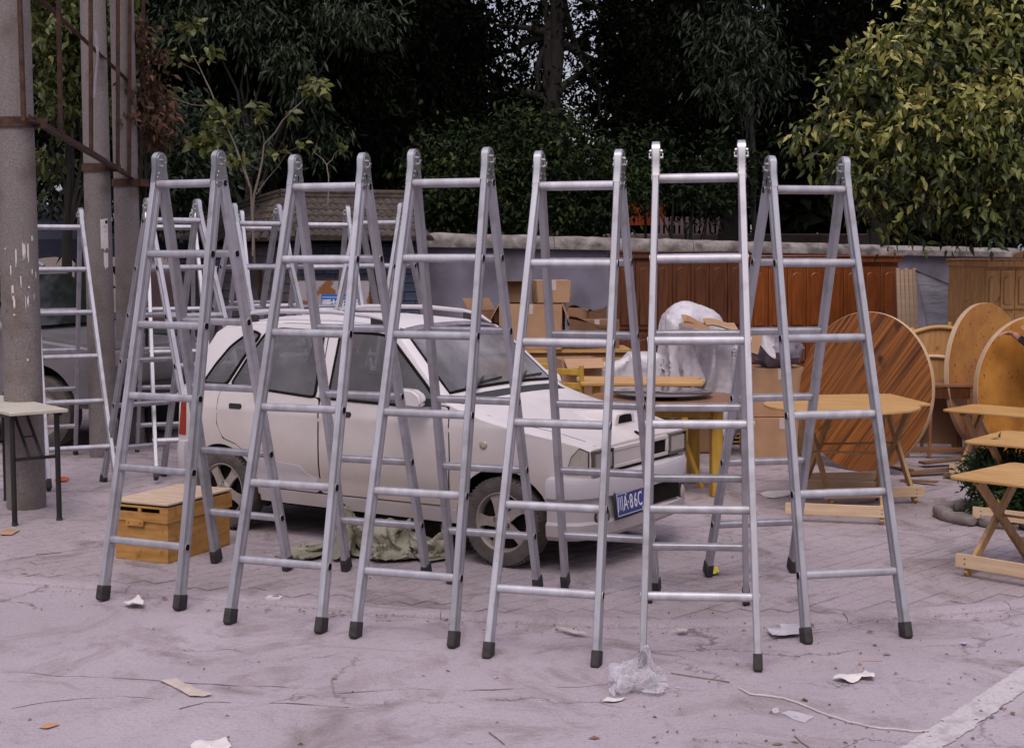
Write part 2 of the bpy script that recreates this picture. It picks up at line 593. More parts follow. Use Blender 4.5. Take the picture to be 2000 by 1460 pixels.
def car_paint(name, clean, dust, z0, z1, rough=.35):
    """paint with road dust lying on the lower panels"""
    m = mat(name, clean, tuple(x * .94 for x in clean), scale=2.5, rough=rough, spec=.4)
    n, l = m.node_tree.nodes, m.node_tree.links
    b = n['Principled BSDF']
    src = b.inputs['Base Color'].links[0].from_socket
    tc = n.new('ShaderNodeTexCoord')
    sx = n.new('ShaderNodeSeparateXYZ')
    l.new(tc.outputs['Object'], sx.inputs[0])
    nz = n.new('ShaderNodeTexNoise')
    nz.inputs['Scale'].default_value = 5
    nz.inputs['Detail'].default_value = 8
    l.new(tc.outputs['Object'], nz.inputs['Vector'])
    ad = n.new('ShaderNodeMath')
    ad.operation = 'MULTIPLY_ADD'
    ad.inputs[1].default_value = .35
    l.new(nz.outputs['Fac'], ad.inputs[0])
    l.new(sx.outputs['Z'], ad.inputs[2])
    mr = n.new('ShaderNodeMapRange')
    mr.inputs['From Min'].default_value = z0 + .17
    mr.inputs['From Max'].default_value = z1 + .17
    mr.inputs['To Min'].default_value = 1.0
    mr.inputs['To Max'].default_value = 0.0
    l.new(ad.outputs[0], mr.inputs['Value'])
    mx = n.new('ShaderNodeMix')
    mx.data_type = 'RGBA'
    l.new(mr.outputs[0], mx.inputs['Factor'])
    l.new(src, mx.inputs['A'])
    mx.inputs['B'].default_value = (*dust, 1)
    l.new(mx.outputs['Result'], b.inputs['Base Color'])
    return m


M['car'] = car_paint('dusty_white_paint', (.72, .685, .695), (.41, .335, .29), .20, 1.08)
M['bumper'] = car_paint('dusty_grey_bumper', (.52, .49, .52), (.42, .36, .34), .15, .5, .5)
M['lens'] = mat('dusty_lamp_glass', (.42, .37, .32), (.34, .30, .26), scale=20, rough=.15, spec=.7, stretch=(1, 8, 1))
M['red_lens'] = mat('red_lamp', (.30, .03, .015), (.25, .02, .01), rough=.2)
M['tyre'] = mat('dusty_tyre', (.115, .095, .09), (.07, .058, .055), scale=14, rough=.9, bump=.6, bscale=60)
M['rim'] = mat('dusty_alloy', (.40, .35, .32), (.30, .26, .235), scale=10, rough=.5, metal=.3)


def dust_reflection_glass(name, dust, tint, f0, f1, scale, lo, hi):
    m = mat(name, dust, tuple(x * .8 for x in dust), scale=4, rough=.10, spec=.8)  # the dust colour also carries painted sky reflection
    n, l = m.node_tree.nodes, m.node_tree.links
    tr = n.new('ShaderNodeBsdfTransparent')
    tr.inputs['Color'].default_value = (*tint, 1)
    tc = n.new('ShaderNodeTexCoord')
    nz = n.new('ShaderNodeTexNoise')
    nz.inputs['Scale'].default_value = scale
    nz.inputs['Detail'].default_value = 7
    l.new(tc.outputs['Object'], nz.inputs['Vector'])
    mr = n.new('ShaderNodeMapRange')
    mr.inputs['From Min'].default_value = lo
    mr.inputs['From Max'].default_value = hi
    mr.inputs['To Min'].default_value = f0
    mr.inputs['To Max'].default_value = f1
    l.new(nz.outputs['Fac'], mr.inputs['Value'])
    ms = n.new('ShaderNodeMixShader')
    l.new(mr.outputs[0], ms.inputs[0])
    l.new(tr.outputs[0], ms.inputs[1])
    l.new(n['Principled BSDF'].outputs[0], ms.inputs[2])
    l.new(ms.outputs[0], n['Material Output'].inputs['Surface'])
    return m


M['glass'] = dust_reflection_glass('dust_reflection_car_glass', (.27, .26, .285), (.70, .72, .71), .38, .60, 2.5, .35, .65)  # pale film: road dust and reflected sky put into one colour
M['wscreen'] = dust_reflection_glass('dust_reflection_windscreen', (.34, .33, .36), (.70, .73, .71), .34, .78, 1.4, .40, .56)  # patchy film: dust plus painted light and dark reflections
M['plate'] = mat('blue_plate', (.035, .055, .27), (.03, .045, .22), scale=8, rough=.4)


def text_mesh(body, size, mats, depth=.0015, bold=0.0):
    cu = bpy.data.curves.new('lettering', 'FONT')
    cu.body = body
    cu.size = size
    cu.extrude = depth
    cu.offset = bold
    cu.align_x = 'CENTER'
    cu.align_y = 'CENTER'
    cu.resolution_u = 3
    ob = bpy.data.objects.new('lettering', cu)
    COL.objects.link(ob)
    dg = bpy.context.evaluated_depsgraph_get()
    me = bpy.data.meshes.new_from_object(ob.evaluated_get(dg))
    bpy.data.objects.remove(ob)
    bpy.data.curves.remove(cu)
    me.materials.clear()
    me.materials.append(mats)
    return me


def place_mesh(name, me, parent, m4):
    o = bpy.data.objects.new(name, me)
    COL.objects.link(o)
    o.parent = parent
    o.matrix_local = m4
    return o

# ================================================================== CLOTH (simulated first, while the scene is still empty)
def simulate(name, w, d_, nx, ny, z0, shape, colliders, frames, stiff=2.0, mass=.15, air=2.0, thick=.004):
    b = MB()
    b.grid(lambda s, t: Vector(shape((s - .5) * w, (t - .5) * d_)) + Vector((0, 0, z0)), nx, ny)
    ob = bpy.data.objects.new(name, b.mesh(name, M['white_sheet'], normals=False))
    COL.objects.link(ob)
    cl_obs = []
    for c in colliders:
        o = bpy.data.objects.new('form', c)
        COL.objects.link(o)
        o.modifiers.new('c', 'COLLISION')
        o.collision.thickness_outer = .012
        o.collision.cloth_friction = 25
        cl_obs.append(o)
    md = ob.modifiers.new('cloth', 'CLOTH')
    st = md.settings
    st.quality = 6
    st.mass = mass
    st.air_damping = air
    st.tension_stiffness = 15
    st.compression_stiffness = 15
    st.shear_stiffness = 8
    st.bending_stiffness = stiff
    st.tension_damping = st.compression_damping = st.shear_damping = 10
    md.collision_settings.use_collision = True
    md.collision_settings.distance_min = .008
    md.collision_settings.use_self_collision = False
    md.point_cache.frame_start = 1
    md.point_cache.frame_end = frames
    for f in range(1, frames + 1):
        SC.frame_set(f)
    dg = bpy.context.evaluated_depsgraph_get()
    me = bpy.data.meshes.new_from_object(ob.evaluated_get(dg))
    co = [v.co.copy() for v in me.vertices]
    fs = [tuple(p.vertices) for p in me.polygons]
    bpy.data.objects.remove(ob)
    for o in cl_obs:
        bpy.data.objects.remove(o)
    SC.frame_set(1)
    return co, fs


def form_box(c, s, bev=.04):
    b = MB()
    b.box(c, s)
    return b.mesh('form', M['dark'], bevel=bev, seg=3)


def form_ball(c, r):
    b = MB()
    b.lathe([(.001, -r)] + [(r * math.cos(a), r * math.sin(a)) for a in np.linspace(-1.4, 1.4, 9)] + [(.001, r)], c, (0, 0, 1), n=20)
    return b.mesh('form', M['dark'])


FLOOR = form_box((0, 0, -.1), (6, 6, .2), .01)
SHEET = simulate('plastic_sheet', 2.05, 1.9, 84, 78, 1.50, lambda x, y: (x * .93 + .12, y * .93 + .1, .06 * math.sin(x * 11 + 2 * y) + .06 * math.sin(y * 10 + x * 5) + .02 * math.sin(x * 27 + y * 9)),
                 [FLOOR, form_ball((-.06, .05, 1.20), .21), form_ball((.10, .05, 1.16), .19), form_box((0, .1, .55), (.42, .4, 1.1), .06), form_box((.26, .05, .52), (.30, .42, 1.02), .05)], 46, stiff=.6)
SACK = simulate('green_sack', 1.75, .95, 84, 46, .26, lambda x, y: (x * .72, y * .62, .09 * math.sin(x * 9 + y * 3) + .07 * math.sin(y * 12 - x * 4) + .05 * math.sin(x * 21 + 1)),
                [FLOOR, form_box((-.16, .06, .15), (.07, .07, .30), .03), form_box((.36, .06, .12), (.20, .16, .24), .05), form_box((.10, .10, .09), (.2, .14, .18), .04)], 40, stiff=2.0, mass=.3)
SMALL = simulate('plastic_sheet', 1.0, .8, 46, 38, 1.02, lambda x, y: (x, y, .03 * math.sin(x * 9) + .03 * math.sin(y * 8 + x * 4)),
                 [FLOOR, form_box((-.16, .12, .42), (.36, .34, .84), .03), form_box((.22, .14, .47), (.30, .36, .94), .03)], 36, stiff=.6)

BAG = simulate('plastic_bag', .50, .46, 50, 46, .19, lambda x, y: (x * .8, y * .8, .05 * math.sin(x * 30 + y * 9) + .04 * math.sin(y * 34 - x * 12)),
               [FLOOR, form_ball((-.01, .02, .05), .055), form_ball((.045, .03, .10), .03), form_box((.055, .03, .07), (.02, .05, .16), .008)], 34, stiff=.08, mass=.05)

# ================================================================== GROUND
KP = [(-60, 24), (-20, 13.6), (-12, 11.2), (-6, 9.15), (-2.98, 8.30), (-1.6, 7.83), (-.27, 7.38), (.6, 7.2), (1.4, 7.28), (2.69, 7.6),
      (4.2, 8.25), (7, 9.9), (12, 13.5), (20, 19), (60, 46)]
_kx = np.array([p[0] for p in KP])
_ky = np.array([p[1] for p in KP])


def kerb_y(x):
    """smooth kerb line"""
    s = 0
    for d in (-.5, -.25, 0, .25, .5):
        s += np.interp(x + d, _kx, _ky)
    return float(s / 5)


# wide ground sheet under everything
mb = MB()
mb.add([(-400, -200, -.06), (400, -200, -.06), (400, 600, -.06), (-400, 600, -.06)], [(0, 1, 2, 3)])
struct('ground', mb, M['earth'])

# road: runs up to the kerb, with a shallow gutter in front of it
xs = np.concatenate([np.linspace(-60, -9, 20), np.linspace(-8, 8, 81), np.linspace(9, 60, 20)])
mb = MB()
offs = [(0.0, -.012), (.10, -.016), (.25, -.010), (.45, 0.0), (1.0, 0.0), (1.8, 0), (3.2, 0), (6, 0), (60, 0)]
vs = []
for x in xs:
    k = kerb_y(x)
    for d, z in offs:
        wob = .004 * mnoise.noise(Vector((x * 1.3, (k - d) * 1.3, 3))) if 0 < d < 3 else 0
        vs.append((x, k - d, z + wob * .6))
nO = len(offs)
mb.add(vs, [(i * nO + j, i * nO + j + 1, (i + 1) * nO + j + 1, (i + 1) * nO + j) for i in range(len(xs) - 1) for j in range(nO - 1)])
struct('road', mb, M['road'], smooth=60)

M['crack'] = mat('road_crack_dirt', (.20, .165, .165), (.12, .10, .10), rough=1)
rc = random.Random(21)
for pts in ([(-20, 1308), (120, 1318), (260, 1325), (420, 1338), (560, 1342), (640, 1346)], [(660, 1352), (800, 1347), (960, 1346), (1120, 1342), (1200, 1338)], [(20, 1382), (150, 1366), (240, 1360), (330, 1362)],
            [(350, 1384), (400, 1369), (470, 1370), (560, 1372), (690, 1384)], [(1310, 1250), (1420, 1262), (1560, 1236), (1700, 1212), (1790, 1206)], [(1790, 1206), (1860, 1240), (1930, 1250), (2020, 1228)]):
    P = [gz(*q) for q in pts]
    l, r_ = [], []
    for i in range(len(P) - 1):
        n = max(4, int((P[i + 1] - P[i]).length / .025))
        dd = (P[i + 1] - P[i]).normalized()
        pn_ = Vector((-dd.y, dd.x, 0))
        for k in range(n):
            q = P[i] + (P[i + 1] - P[i]) * (k / n)
            off = .030 * mnoise.noise(q * 3.1) + .014 * mnoise.noise(q * 11)
            w = max(.0003, .0016 + .0060 * mnoise.noise(q * 5 + Vector((9, 0, 0))) + rc.uniform(-.001, .001))
            l.append(q + pn_ * (off + w) + Vector((0, 0, .0022)))
            r_.append(q + pn_ * (off - w) + Vector((0, 0, .0022)))
    b_ = MB()
    N_ = len(l)
    b_.add(l + r_, [(i, i + 1, N_ + i + 1, N_ + i) for i in range(N_ - 1)])
    b_.build('crack', M['crack'], parent=bpy.data.objects['road'])

# pavement: joint bed, then the paver bricks
KW = .13
mb = MB()
vs = []
for x in xs:
    k = kerb_y(x) + KW
    for d in (0, 1, 3, 7, 14):
        vs.append((x, k + d, -.007 if k + d < 15 else -.004))
nO = 5
mb.add(vs, [(i * nO + j, i * nO + j + 1, (i + 1) * nO + j + 1, (i + 1) * nO + j) for i in range(len(xs) - 1) for j in range(nO - 1)])
pav = struct('pavement', mb, M['joint'])

rb = random.Random(11)
BA = R(45)
ca, sa = math.cos(BA), math.sin(BA)
bl, bw, gap = .230, .112, .0065
cands = []
for i in range(-45, 75):
    for j in range(-40, 130):
        lx = (i + (.5 if j % 2 else 0)) * (bl + gap)
        ly = j * (bw + gap)
        x, y = ca * lx - sa * ly, 6 + sa * lx + ca * ly
        if not (-5.2 < x < 6.3 and y < 14.2):
            continue
        if y - .13 < kerb_y(x) + KW:
            continue
        if abs(x) / y > .40:
            continue
        cands.append((x, y))
cands.sort(key=lambda p: p[0] ** 2 + p[1] ** 2)


def brick_add(b, x, y, o=(0, 0, 0)):
    z = .0004 + rb.uniform(-.0016, .0010)
    t1, t2 = rb.uniform(-.004, .004), rb.uniform(-.004, .004)
    a = BA + rb.uniform(-.008, .008)
    c, s = math.cos(a), math.sin(a)
    top, bot = [], []
    for sx, sy in ((-1, -1), (1, -1), (1, 1), (-1, 1)):
        for (hx, hy, dz, lst) in ((bl / 2 - .004, bw / 2 - .004, 0, top), (bl / 2, bw / 2, -.005, bot)):
            px, py = sx * hx, sy * hy
            lst.append((x + c * px - s * py - o[0], y + s * px + c * py - o[1], z + dz + t1 * px + t2 * py - o[2]))
    b.add(top + bot, [(0, 1, 2, 3), (4, 5, 1, 0), (5, 6, 2, 1), (6, 7, 3, 2), (7, 4, 0, 3)])


for (x, y) in cands[:300]:
    b = MB()
    brick_add(b, x, y, (x, y, 0))
    o = b.build('paving_brick', M['paver'], parent=pav, normals=False)
    o.location = (x, y, 0)
b = MB()
for (x, y) in cands[300:]:
    brick_add(b, x, y)
b.build('paving_bricks', M['paver'], parent=pav, normals=False, kind='stuff')

# kerb: worn low stones along the edge of the road
kerb = MB()
kerb.add([(-9, kerb_y(-9), -.03), (9, kerb_y(9), -.03), (9, kerb_y(9) + KW, -.03), (-9, kerb_y(-9) + KW, -.03)], [(0, 1, 2, 3)])
kb = bpy.data.objects.new('kerb', None)
COL.objects.link(kb)
kb['kind'] = 'structure'
x = -8.0
rk = random.Random(4)
while x < 8:
    Ls = rk.uniform(.85, 1.1)
    b = MB()
    n = 8
    zt = .010 + rk.uniform(-.004, .004)
    prof = [(0.0, -.03), (.004, zt - .018), (.018, zt - .004), (.045, zt), (KW - .004, zt - .002), (KW, -.02)]
    rows = []
    for i in range(n + 1):
        xx = x + .0015 + (Ls - .003) * i / n
        for d, z in prof:
            w = .008 * mnoise.noise(Vector((xx * 6, d * 40, 1))) if d < .05 else 0
            rows.append((xx, kerb_y(xx) + d + w * .6, z + (w if z > -.01 else 0)))
    np_ = len(prof)
    b.add(rows, [(i * np_ + j, i * np_ + j + 1, (i + 1) * np_ + j + 1, (i + 1) * np_ + j) for i in range(n) for j in range(np_ - 1)]
          + [tuple(range(np_)), tuple(range(n * np_ + np_ - 1, n * np_ - 1, -1))])
    b.build('kerb_stone', M['kerb'], parent=kb, smooth=50)
    x += Ls

# painted lane line with worn, ragged edges
mb = MB()
a, c = gz(1745, 1500), gz(2060, 1283)
dirn = (c - a).normalized()
nrm = Vector((-dirn.y, dirn.x, 0))
rp = random.Random(8)
n = 220
L_ = 3.4
l, r_ = [], []
for i in range(n + 1):
    q = a + dirn * (-.7 + L_ * i / n)
    w = .066 + .013 * mnoise.noise(Vector((i * .21, 1, 0))) + .009 * mnoise.noise(Vector((i * .8, 5, 0)))
    w2 = .066 + .016 * mnoise.noise(Vector((i * .17, 9, 0))) + .010 * mnoise.noise(Vector((i * .9, 3, 0)))
    l.append(q + nrm * w + Vector((0, 0, .004)))
    r_.append(q - nrm * w2 + Vector((0, 0, .004)))
mb.add(l + r_, [(i, i + 1, n + 2 + i, n + 1 + i) for i in range(n)])
struct('lane_marking', mb, M['paint'])

# ================================================================== GATEHOUSE WITH TILED ROOF
HD = 18.0
Cn = at(585, 470, HD)
Dn = at(818, 470, HD + .6)
Fn = at(330, 470, HD + 2.6)
Cn.z = Dn.z = Fn.z = 0
Bn = Fn + (Dn - Cn)                       # back corner
WZ = 2.05
hut = thing('gatehouse', 'low brick gatehouse with grey barrel-tiled roof behind the second row of ladders', 'building', tuple(Cn), world=True)
# walls as bricks in courses (front painted blue, left face bare grey)
for (p, q, mt, nm) in ((Cn, Dn, 'blue_wall', 'front_wall'), (Fn, Cn, 'grey_brick', 'side_wall')):
    d = (q - p)
    L = d.length
    d.normalize()
    nr = Vector((d.y, -d.x, 0))
    w = MB()
    w.add([p - nr * .02, q - nr * .02, q - nr * .02 + Vector((0, 0, WZ)), p - nr * .02 + Vector((0, 0, WZ))], [(0, 1, 2, 3)])
    wall = w.build(nm, M['mortar'] if mt == 'grey_brick' else M[mt], parent=hut)
    wall['_o'] = list(Cn)
    bh, blen = .115, .30
    parts_mesh = {}
    stuff = MB()
    k = 0
    for row in range(int(WZ / bh)):
        z = row * bh
        xoff = -(blen / 2 if row % 2 else 0)
        while xoff < L - .02:
            x0, x1 = max(0, xoff) + .004, min(L, xoff + blen) - .004
            if x1 - x0 > .03:
                pr = .0 + rb.uniform(0, .006)
                cen = p + d * ((x0 + x1) / 2) + Vector((0, 0, z + bh / 2)) + nr * (pr / 2 - .01)
                rotm = Matrix((d, nr, Vector((0, 0, 1)))).transposed()
                if z > 1.05:
                    key = (round(x1 - x0, 2))
                    if key not in parts_mesh:
                        t = MB()
                        t.box((0, 0, 0), (x1 - x0, .026, bh - .010))
                        parts_mesh[key] = t.mesh('wall_brick', M[mt])
                    o = bpy.data.objects.new('wall_brick', parts_mesh[key])
                    COL.objects.link(o)
                    o.parent = wall
                    o.matrix_local = Matrix.Translation(cen - Cn) @ rotm.to_4x4()
                else:
                    stuff.box(cen, (x1 - x0, .026, bh - .010), rotm)
            xoff += blen
    stuff.build('wall_bricks', M[mt], parent=wall, origin=Cn, kind='stuff')
w = MB()
w.add([Fn, Bn, Bn + Vector((0, 0, WZ)), Fn + Vector((0, 0, WZ))], [(0, 1, 2, 3)])
w.add([Dn, Bn, Bn + Vector((0, 0, WZ)), Dn + Vector((0, 0, WZ))], [(0, 1, 2, 3)])
w.build('rear_wall', M['grey_brick'], parent=hut)
# little windows in the left face
dF = (Cn - Fn)
LF = dF.length
dF.normalize()
nF = Vector((dF.y, -dF.x, 0))
for t in (.36, .66):
    pc = Fn + dF * (LF * t) + Vector((0, 0, 1.42)) + nF * .02
    rm = Matrix((dF, nF, Vector((0, 0, 1)))).transposed()
    w = MB()
    for sx in (-1, 1):
        w.box(pc + dF * (sx * .25), (.05, .06, .62), rm)
    for sz in (-1, 1):
        w.box(pc + Vector((0, 0, sz * .29)), (.45, .06, .05), rm)
    fr = w.build('window', M['rust'], parent=hut)
    w = MB()
    w.box(pc, (.45, .02, .54), rm)
    w.build('pane', M['glass_dark'], parent=fr, origin=Cn)
# roof: ridge over the long axis, hip end to the left
over = .34
dr = (Dn - Cn).normalized()
nf = Vector((dr.y, -dr.x, 0))
eC = Cn + nf * over - dF * 0 + (Cn - Bn).normalized() * .25
eD = Dn + nf * over + dr * .05
eF = Fn + (Fn - Dn).normalized() * .45
eB = Bn + (Bn - Cn).normalized() * .4
EZ = 2.03
for e in (eC, eD, eF, eB):
    e.z = EZ
A = at(548, 394, HD + 1.2)
Br = at(790, 396, HD + 1.7)
Br.z = A.z
roof = MB()
roof.add([eC, eD, Br, A], [(0, 1, 2, 3)])
roof.add([eF, eC, A], [(0, 1, 2)])
roof.add([eD, eB, Br], [(0, 1, 2)])
roof.add([eB, eF, A, Br], [(0, 1, 2, 3)])
roof.add([eC - Vector((0, 0, .05)), eD - Vector((0, 0, .05)), eB - Vector((0, 0, .05)), eF - Vector((0, 0, .05))], [(3, 2, 1, 0)])
rf = roof.build('roof', M['tile'], parent=hut)


def tile_row(p, q, r):
    b = MB()
    n = 5
    up = Vector((0, 0, 1))
    d = (q - p).normalized()
    s = d.cross(up).normalized()
    nrm_ = s.cross(d)
    seg = 7
    tot = 6
    for k in range(tot):
        a0 = p + (q - p) * (k / tot)
        a1 = p + (q - p) * ((k + 1.06) / tot if k < tot - 1 else 1)
        ra, rb_ = r * 1.08, r * .92
        vs = []
        for c_, rr in ((a0, ra), (a1, rb_)):
            for i in range(seg):
                t = PI * i / (seg - 1)
                vs.append(c_ + s * (rr * math.cos(t)) + nrm_ * (rr * math.sin(t) + .005))
        fs = [(i, i + 1, seg + i + 1, seg + i) for i in range(seg - 1)] + [tuple(range(seg))]
        b.add(vs, fs)
    return b


def lerp(a, b, t):
    return a + (b - a) * t


nT = 17
for i in range(nT):
    t = (i + .5) / nT
    p = lerp(eC, eD, t)
    tt = min(1, max(0, (t - .02) / .98))
    q = lerp(A, Br, tt)
    tile_row(p + (p - q).normalized() * .03, q, .068).build('tile_row', M['tile'], parent=rf, origin=Cn, smooth=50)
nT = 19
for i in range(nT):
    t = (i + .5) / nT
    p = lerp(eF, eC, t)
    q = lerp(p, A, .97)
    tile_row(p + (p - q).normalized() * .03, q, .058).build('tile_row', M['tile'], parent=rf, origin=Cn, smooth=50)
for (p, q, r) in ((A, Br, .055), (eF, A, .05)):
    for k in range(3):
        b = MB()
        b.tube([p + Vector((0, 0, .02 + k * .055)), lerp(p, q, .5) + Vector((0, 0, .02 + k * .055)), q + Vector((0, 0, .02 + k * .055))], r * (1 - .12 * k), n=10)
        b.build('ridge_tile', M['tile'], parent=rf, origin=Cn, smooth=50)

# ================================================================== BOUNDARY WALL
wl_ = thing('boundary_wall', 'blue-grey plastered wall with a rough concrete coping behind the wooden furniture', 'wall', tuple(at(1340, 760, 18.6).xy) + (0,), world=True)
w0, w1 = at(800, 460, 18.75), at(1990, 490, 20.2)
d = (w1 - w0)
d.z = 0
L = d.length
d.normalize()
nr = Vector((d.y, -d.x, 0))
t0, t1 = at(830, 482, 18.75).z, at(1830, 503, 20.0).z
b = MB()
N = 24
vs = []
for i in range(N + 1):
    p = w0 + d * (L * i / N)
    zt = lerp(t0, t1, i / N)
    vs += [(p.x, p.y, 0), (p.x, p.y, zt), (p.x - nr.x * .24, p.y - nr.y * .24, zt), (p.x - nr.x * .24, p.y - nr.y * .24, 0)]
b.add(vs, [(4 * i + j, 4 * (i + 1) + j, 4 * (i + 1) + j + 1, 4 * i + j + 1) for i in range(N) for j in range(3)])
b.build('wall_panel', M['wallpaint'], parent=wl_)
n_c = 9
for k in range(n_c):
    b = MB()
    sg = 10
    vs = []
    for i in range(sg + 1):
        f = (k + .004 + .992 * i / sg) / n_c
        p = w0 + d * (L * f)
        zt = lerp(t0, t1, f)
        h_ = lerp(.185, .12, f)
        j1 = .02 * mnoise.noise(Vector((p.x * 3, 1, 0)))
        j2 = .028 * mnoise.noise(Vector((p.x * 4, 7, 0)))
        for o_, z in ((.09, .0), (.10 + j2, .07), (.07 + j1, h_ - .03 + j2), (.0, h_ + j1), (-.24, h_ + j2), (-.31, .03), (-.3, 0)):
            vs.append((p.x + nr.x * o_, p.y + nr.y * o_, zt + .002 + z))
    c7 = 7
    b.add(vs, [(i * c7 + j, i * c7 + (j + 1) % c7, (i + 1) * c7 + (j + 1) % c7, (i + 1) * c7 + j) for i in range(sg) for j in range(c7)]
          + [tuple(range(c7)), tuple(range(sg * c7 + c7 - 1, sg * c7 - 1, -1))])
    b.build('coping_stone', M['coping'], parent=wl_, smooth=50)

# ================================================================== TREES
def leaf_cloud(blobs, n, size, seed, droop=.4, cl=16, spread=.22, shell=.35, width=.42, bend=False, tone=(0, 1), tip_tone=0.0):
    """leaf faces in twig clusters spread through ellipsoids (centre, radii). Returns verts, faces, tone"""
    rg = np.random.default_rng(seed)
    vol = np.array([b[1][0] * b[1][1] * b[1][2] for b in blobs]) ** .8
    nc = max(1, n // cl)
    bi = rg.choice(len(blobs), nc, p=vol / vol.sum())
    cen = np.array([b[0] for b in blobs], float)[bi]
    rad = np.array([b[1] for b in blobs], float)[bi]
    u = rg.normal(size=(nc, 3))
    u /= np.linalg.norm(u, axis=1)[:, None]
    rr = shell + (1 - shell) * rg.random(nc) ** .6
    cc = cen + u * rad * rr[:, None] * (1 + .12 * rg.normal(size=(nc, 1)))
    ax = u + .6 * rg.normal(size=(nc, 3)) + np.array([0, 0, .15])
    ax /= np.linalg.norm(ax, axis=1)[:, None]
    ct = rg.random(nc)
    i = np.repeat(np.arange(nc), cl)
    m = len(i)
    s = rg.random(m)
    p = cc[i] + ax[i] * (spread * (s - .5) * 2)[:, None] + rg.normal(size=(m, 3)) * spread * .38
    dr_ = ax[i] * .55 + rg.normal(size=(m, 3)) * .65 + np.array([0, 0, -droop])
    dr_ /= np.linalg.norm(dr_, axis=1)[:, None]
    nn = rg.normal(size=(m, 3)) * .8 + np.array([0, 0, .9])
    sd_ = np.cross(dr_, nn)
    sd_ /= (np.linalg.norm(sd_, axis=1)[:, None] + 1e-9)
    nn = np.cross(sd_, dr_)
    L_ = size * (.65 + .7 * rg.random(m))
    W_ = L_ * width * .5
    lit_top = u[:, 2][i] * (rr[i] > .7)  # upward outer clusters: light from above put into the leaf tone
    tn = np.clip(tip_tone * .45 * lit_top + tone[0] + (tone[1] - tone[0]) * (.65 * ct[i] + .35 * rg.random(m)) + tip_tone * (rr[i] - .7), 0, 1)
    fold = .25
    if not bend:
        v = np.stack([p, p + dr_ * (L_ * .45)[:, None] + sd_ * W_[:, None] + nn * (W_ * fold)[:, None],
                      p + dr_ * L_[:, None] - nn * (L_ * .12)[:, None],
                      p + dr_ * (L_ * .45)[:, None] - sd_ * W_[:, None] + nn * (W_ * fold)[:, None]], 1)
        k = 4
        f = np.array([[0, 1, 2], [0, 2, 3]])
    else:
        v = np.stack([p,
                      p + dr_ * (L_ * .30)[:, None] + sd_ * W_[:, None] + nn * (W_ * fold)[:, None],
                      p + dr_ * (L_ * .66)[:, None] + sd_ * (W_ * .7)[:, None] + nn * (W_ * fold - L_ * .05)[:, None],
                      p + dr_ * L_[:, None] - nn * (L_ * .20)[:, None],
                      p + dr_ * (L_ * .66)[:, None] - sd_ * (W_ * .7)[:, None] + nn * (W_ * fold - L_ * .05)[:, None],
                      p + dr_ * (L_ * .30)[:, None] - sd_ * W_[:, None] + nn * (W_ * fold)[:, None],
                      p + dr_ * (L_ * .48)[:, None]], 1)
        k = 7
        f = np.array([[0, 1, 6], [1, 2, 6], [2, 3, 6], [3, 4, 6], [4, 5, 6], [5, 0, 6]])
    F = (np.arange(m)[:, None, None] * k + f[None]).reshape(-1, 3)
    return v.reshape(-1, 3), F, np.repeat(tn, k), cc


def leaf_obj(name, data, m, parent=None, origin=(0, 0, 0), kind=None):
    v, F, t = data[:3]
    me = bpy.data.meshes.new(name)
    v = v - np.array(origin)
    me.vertices.add(len(v))
    me.vertices.foreach_set('co', v.astype(np.float32).ravel())
    me.loops.add(len(F) * 3)
    me.loops.foreach_set('vertex_index', F.astype(np.int32).ravel())
    me.polygons.add(len(F))
    me.polygons.foreach_set('loop_start', np.arange(0, len(F) * 3, 3, dtype=np.int32))
    me.update(calc_edges=True)
    me.materials.append(m)
    a = me.attributes.new('tone', 'FLOAT', 'POINT')
    a.data.foreach_set('value', t.astype(np.float32))
    o = bpy.data.objects.new(name, me)
    COL.objects.link(o)
    if parent:
        o.parent = parent
    if kind:
        o['kind'] = kind
    return o


def wiggle(p, q, n, amp, seed):
    rg = random.Random(seed)
    out = []
    for i in range(n + 1):
        t = i / n
        w = math.sin(PI * t) * amp
        out.append(lerp(Vector(p), Vector(q), t) + Vector((rg.uniform(-w, w), rg.uniform(-w, w), rg.uniform(-w, w) * .4)))
    return out


def tree(name, label, base, blobs, n, size, lm, trunk_r, seed, group=None, top=None, twigs=40, cat='tree', bark='bark', **kw):
    base = Vector(base)
    t = thing(name, label, cat, tuple(base), group=group)
    data = leaf_cloud(blobs, n, size, seed, **kw)
    b = MB()
    cz = sum(x[0][2] for x in blobs) / len(blobs)
    cx = sum(x[0][0] for x in blobs) / len(blobs)
    cy = sum(x[0][1] for x in blobs) / len(blobs)
    if top is None:
        top = Vector((lerp(base.x, cx, .5), lerp(base.y, cy, .5), max(base.z + .5, cz * .75)))
    top = Vector(top)
    pts = wiggle(base, top, 6, trunk_r * .6, seed)
    b.tube(pts, [trunk_r * (1.15 - .5 * i / 6) for i in range(7)], n=9)
    rg = random.Random(seed)
    for bc, br in blobs:
        k = rg.randint(4, 6)
        s = pts[k]
        e = Vector(bc)
        lp = wiggle(s, e, 5, trunk_r * 1.3, seed + k)
        r0 = trunk_r * .45
        b.tube(lp, [r0 * (1 - .8 * i / 5) for i in range(6)], n=6)
    cc = data[3]
    idx = np.random.default_rng(seed).choice(len(cc), min(twigs, len(cc)), replace=False)
    bcs = np.array([x[0] for x in blobs], float)
    for i in idx:
        q = Vector(cc[i])
        j = int(np.argmin(((bcs - cc[i]) ** 2).sum(1)))
        s = lerp(Vector(bcs[j]), q, .15)
        b.tube(wiggle(s, q, 3, .05, int(i)), [trunk_r * .09, trunk_r * .07, trunk_r * .05, trunk_r * .025], n=5, caps=False)
    b.build('trunk', M[bark], parent=t, origin=base, smooth=60)
    leaf_obj('crown', data, lm, parent=t, origin=tuple(base))
    return t


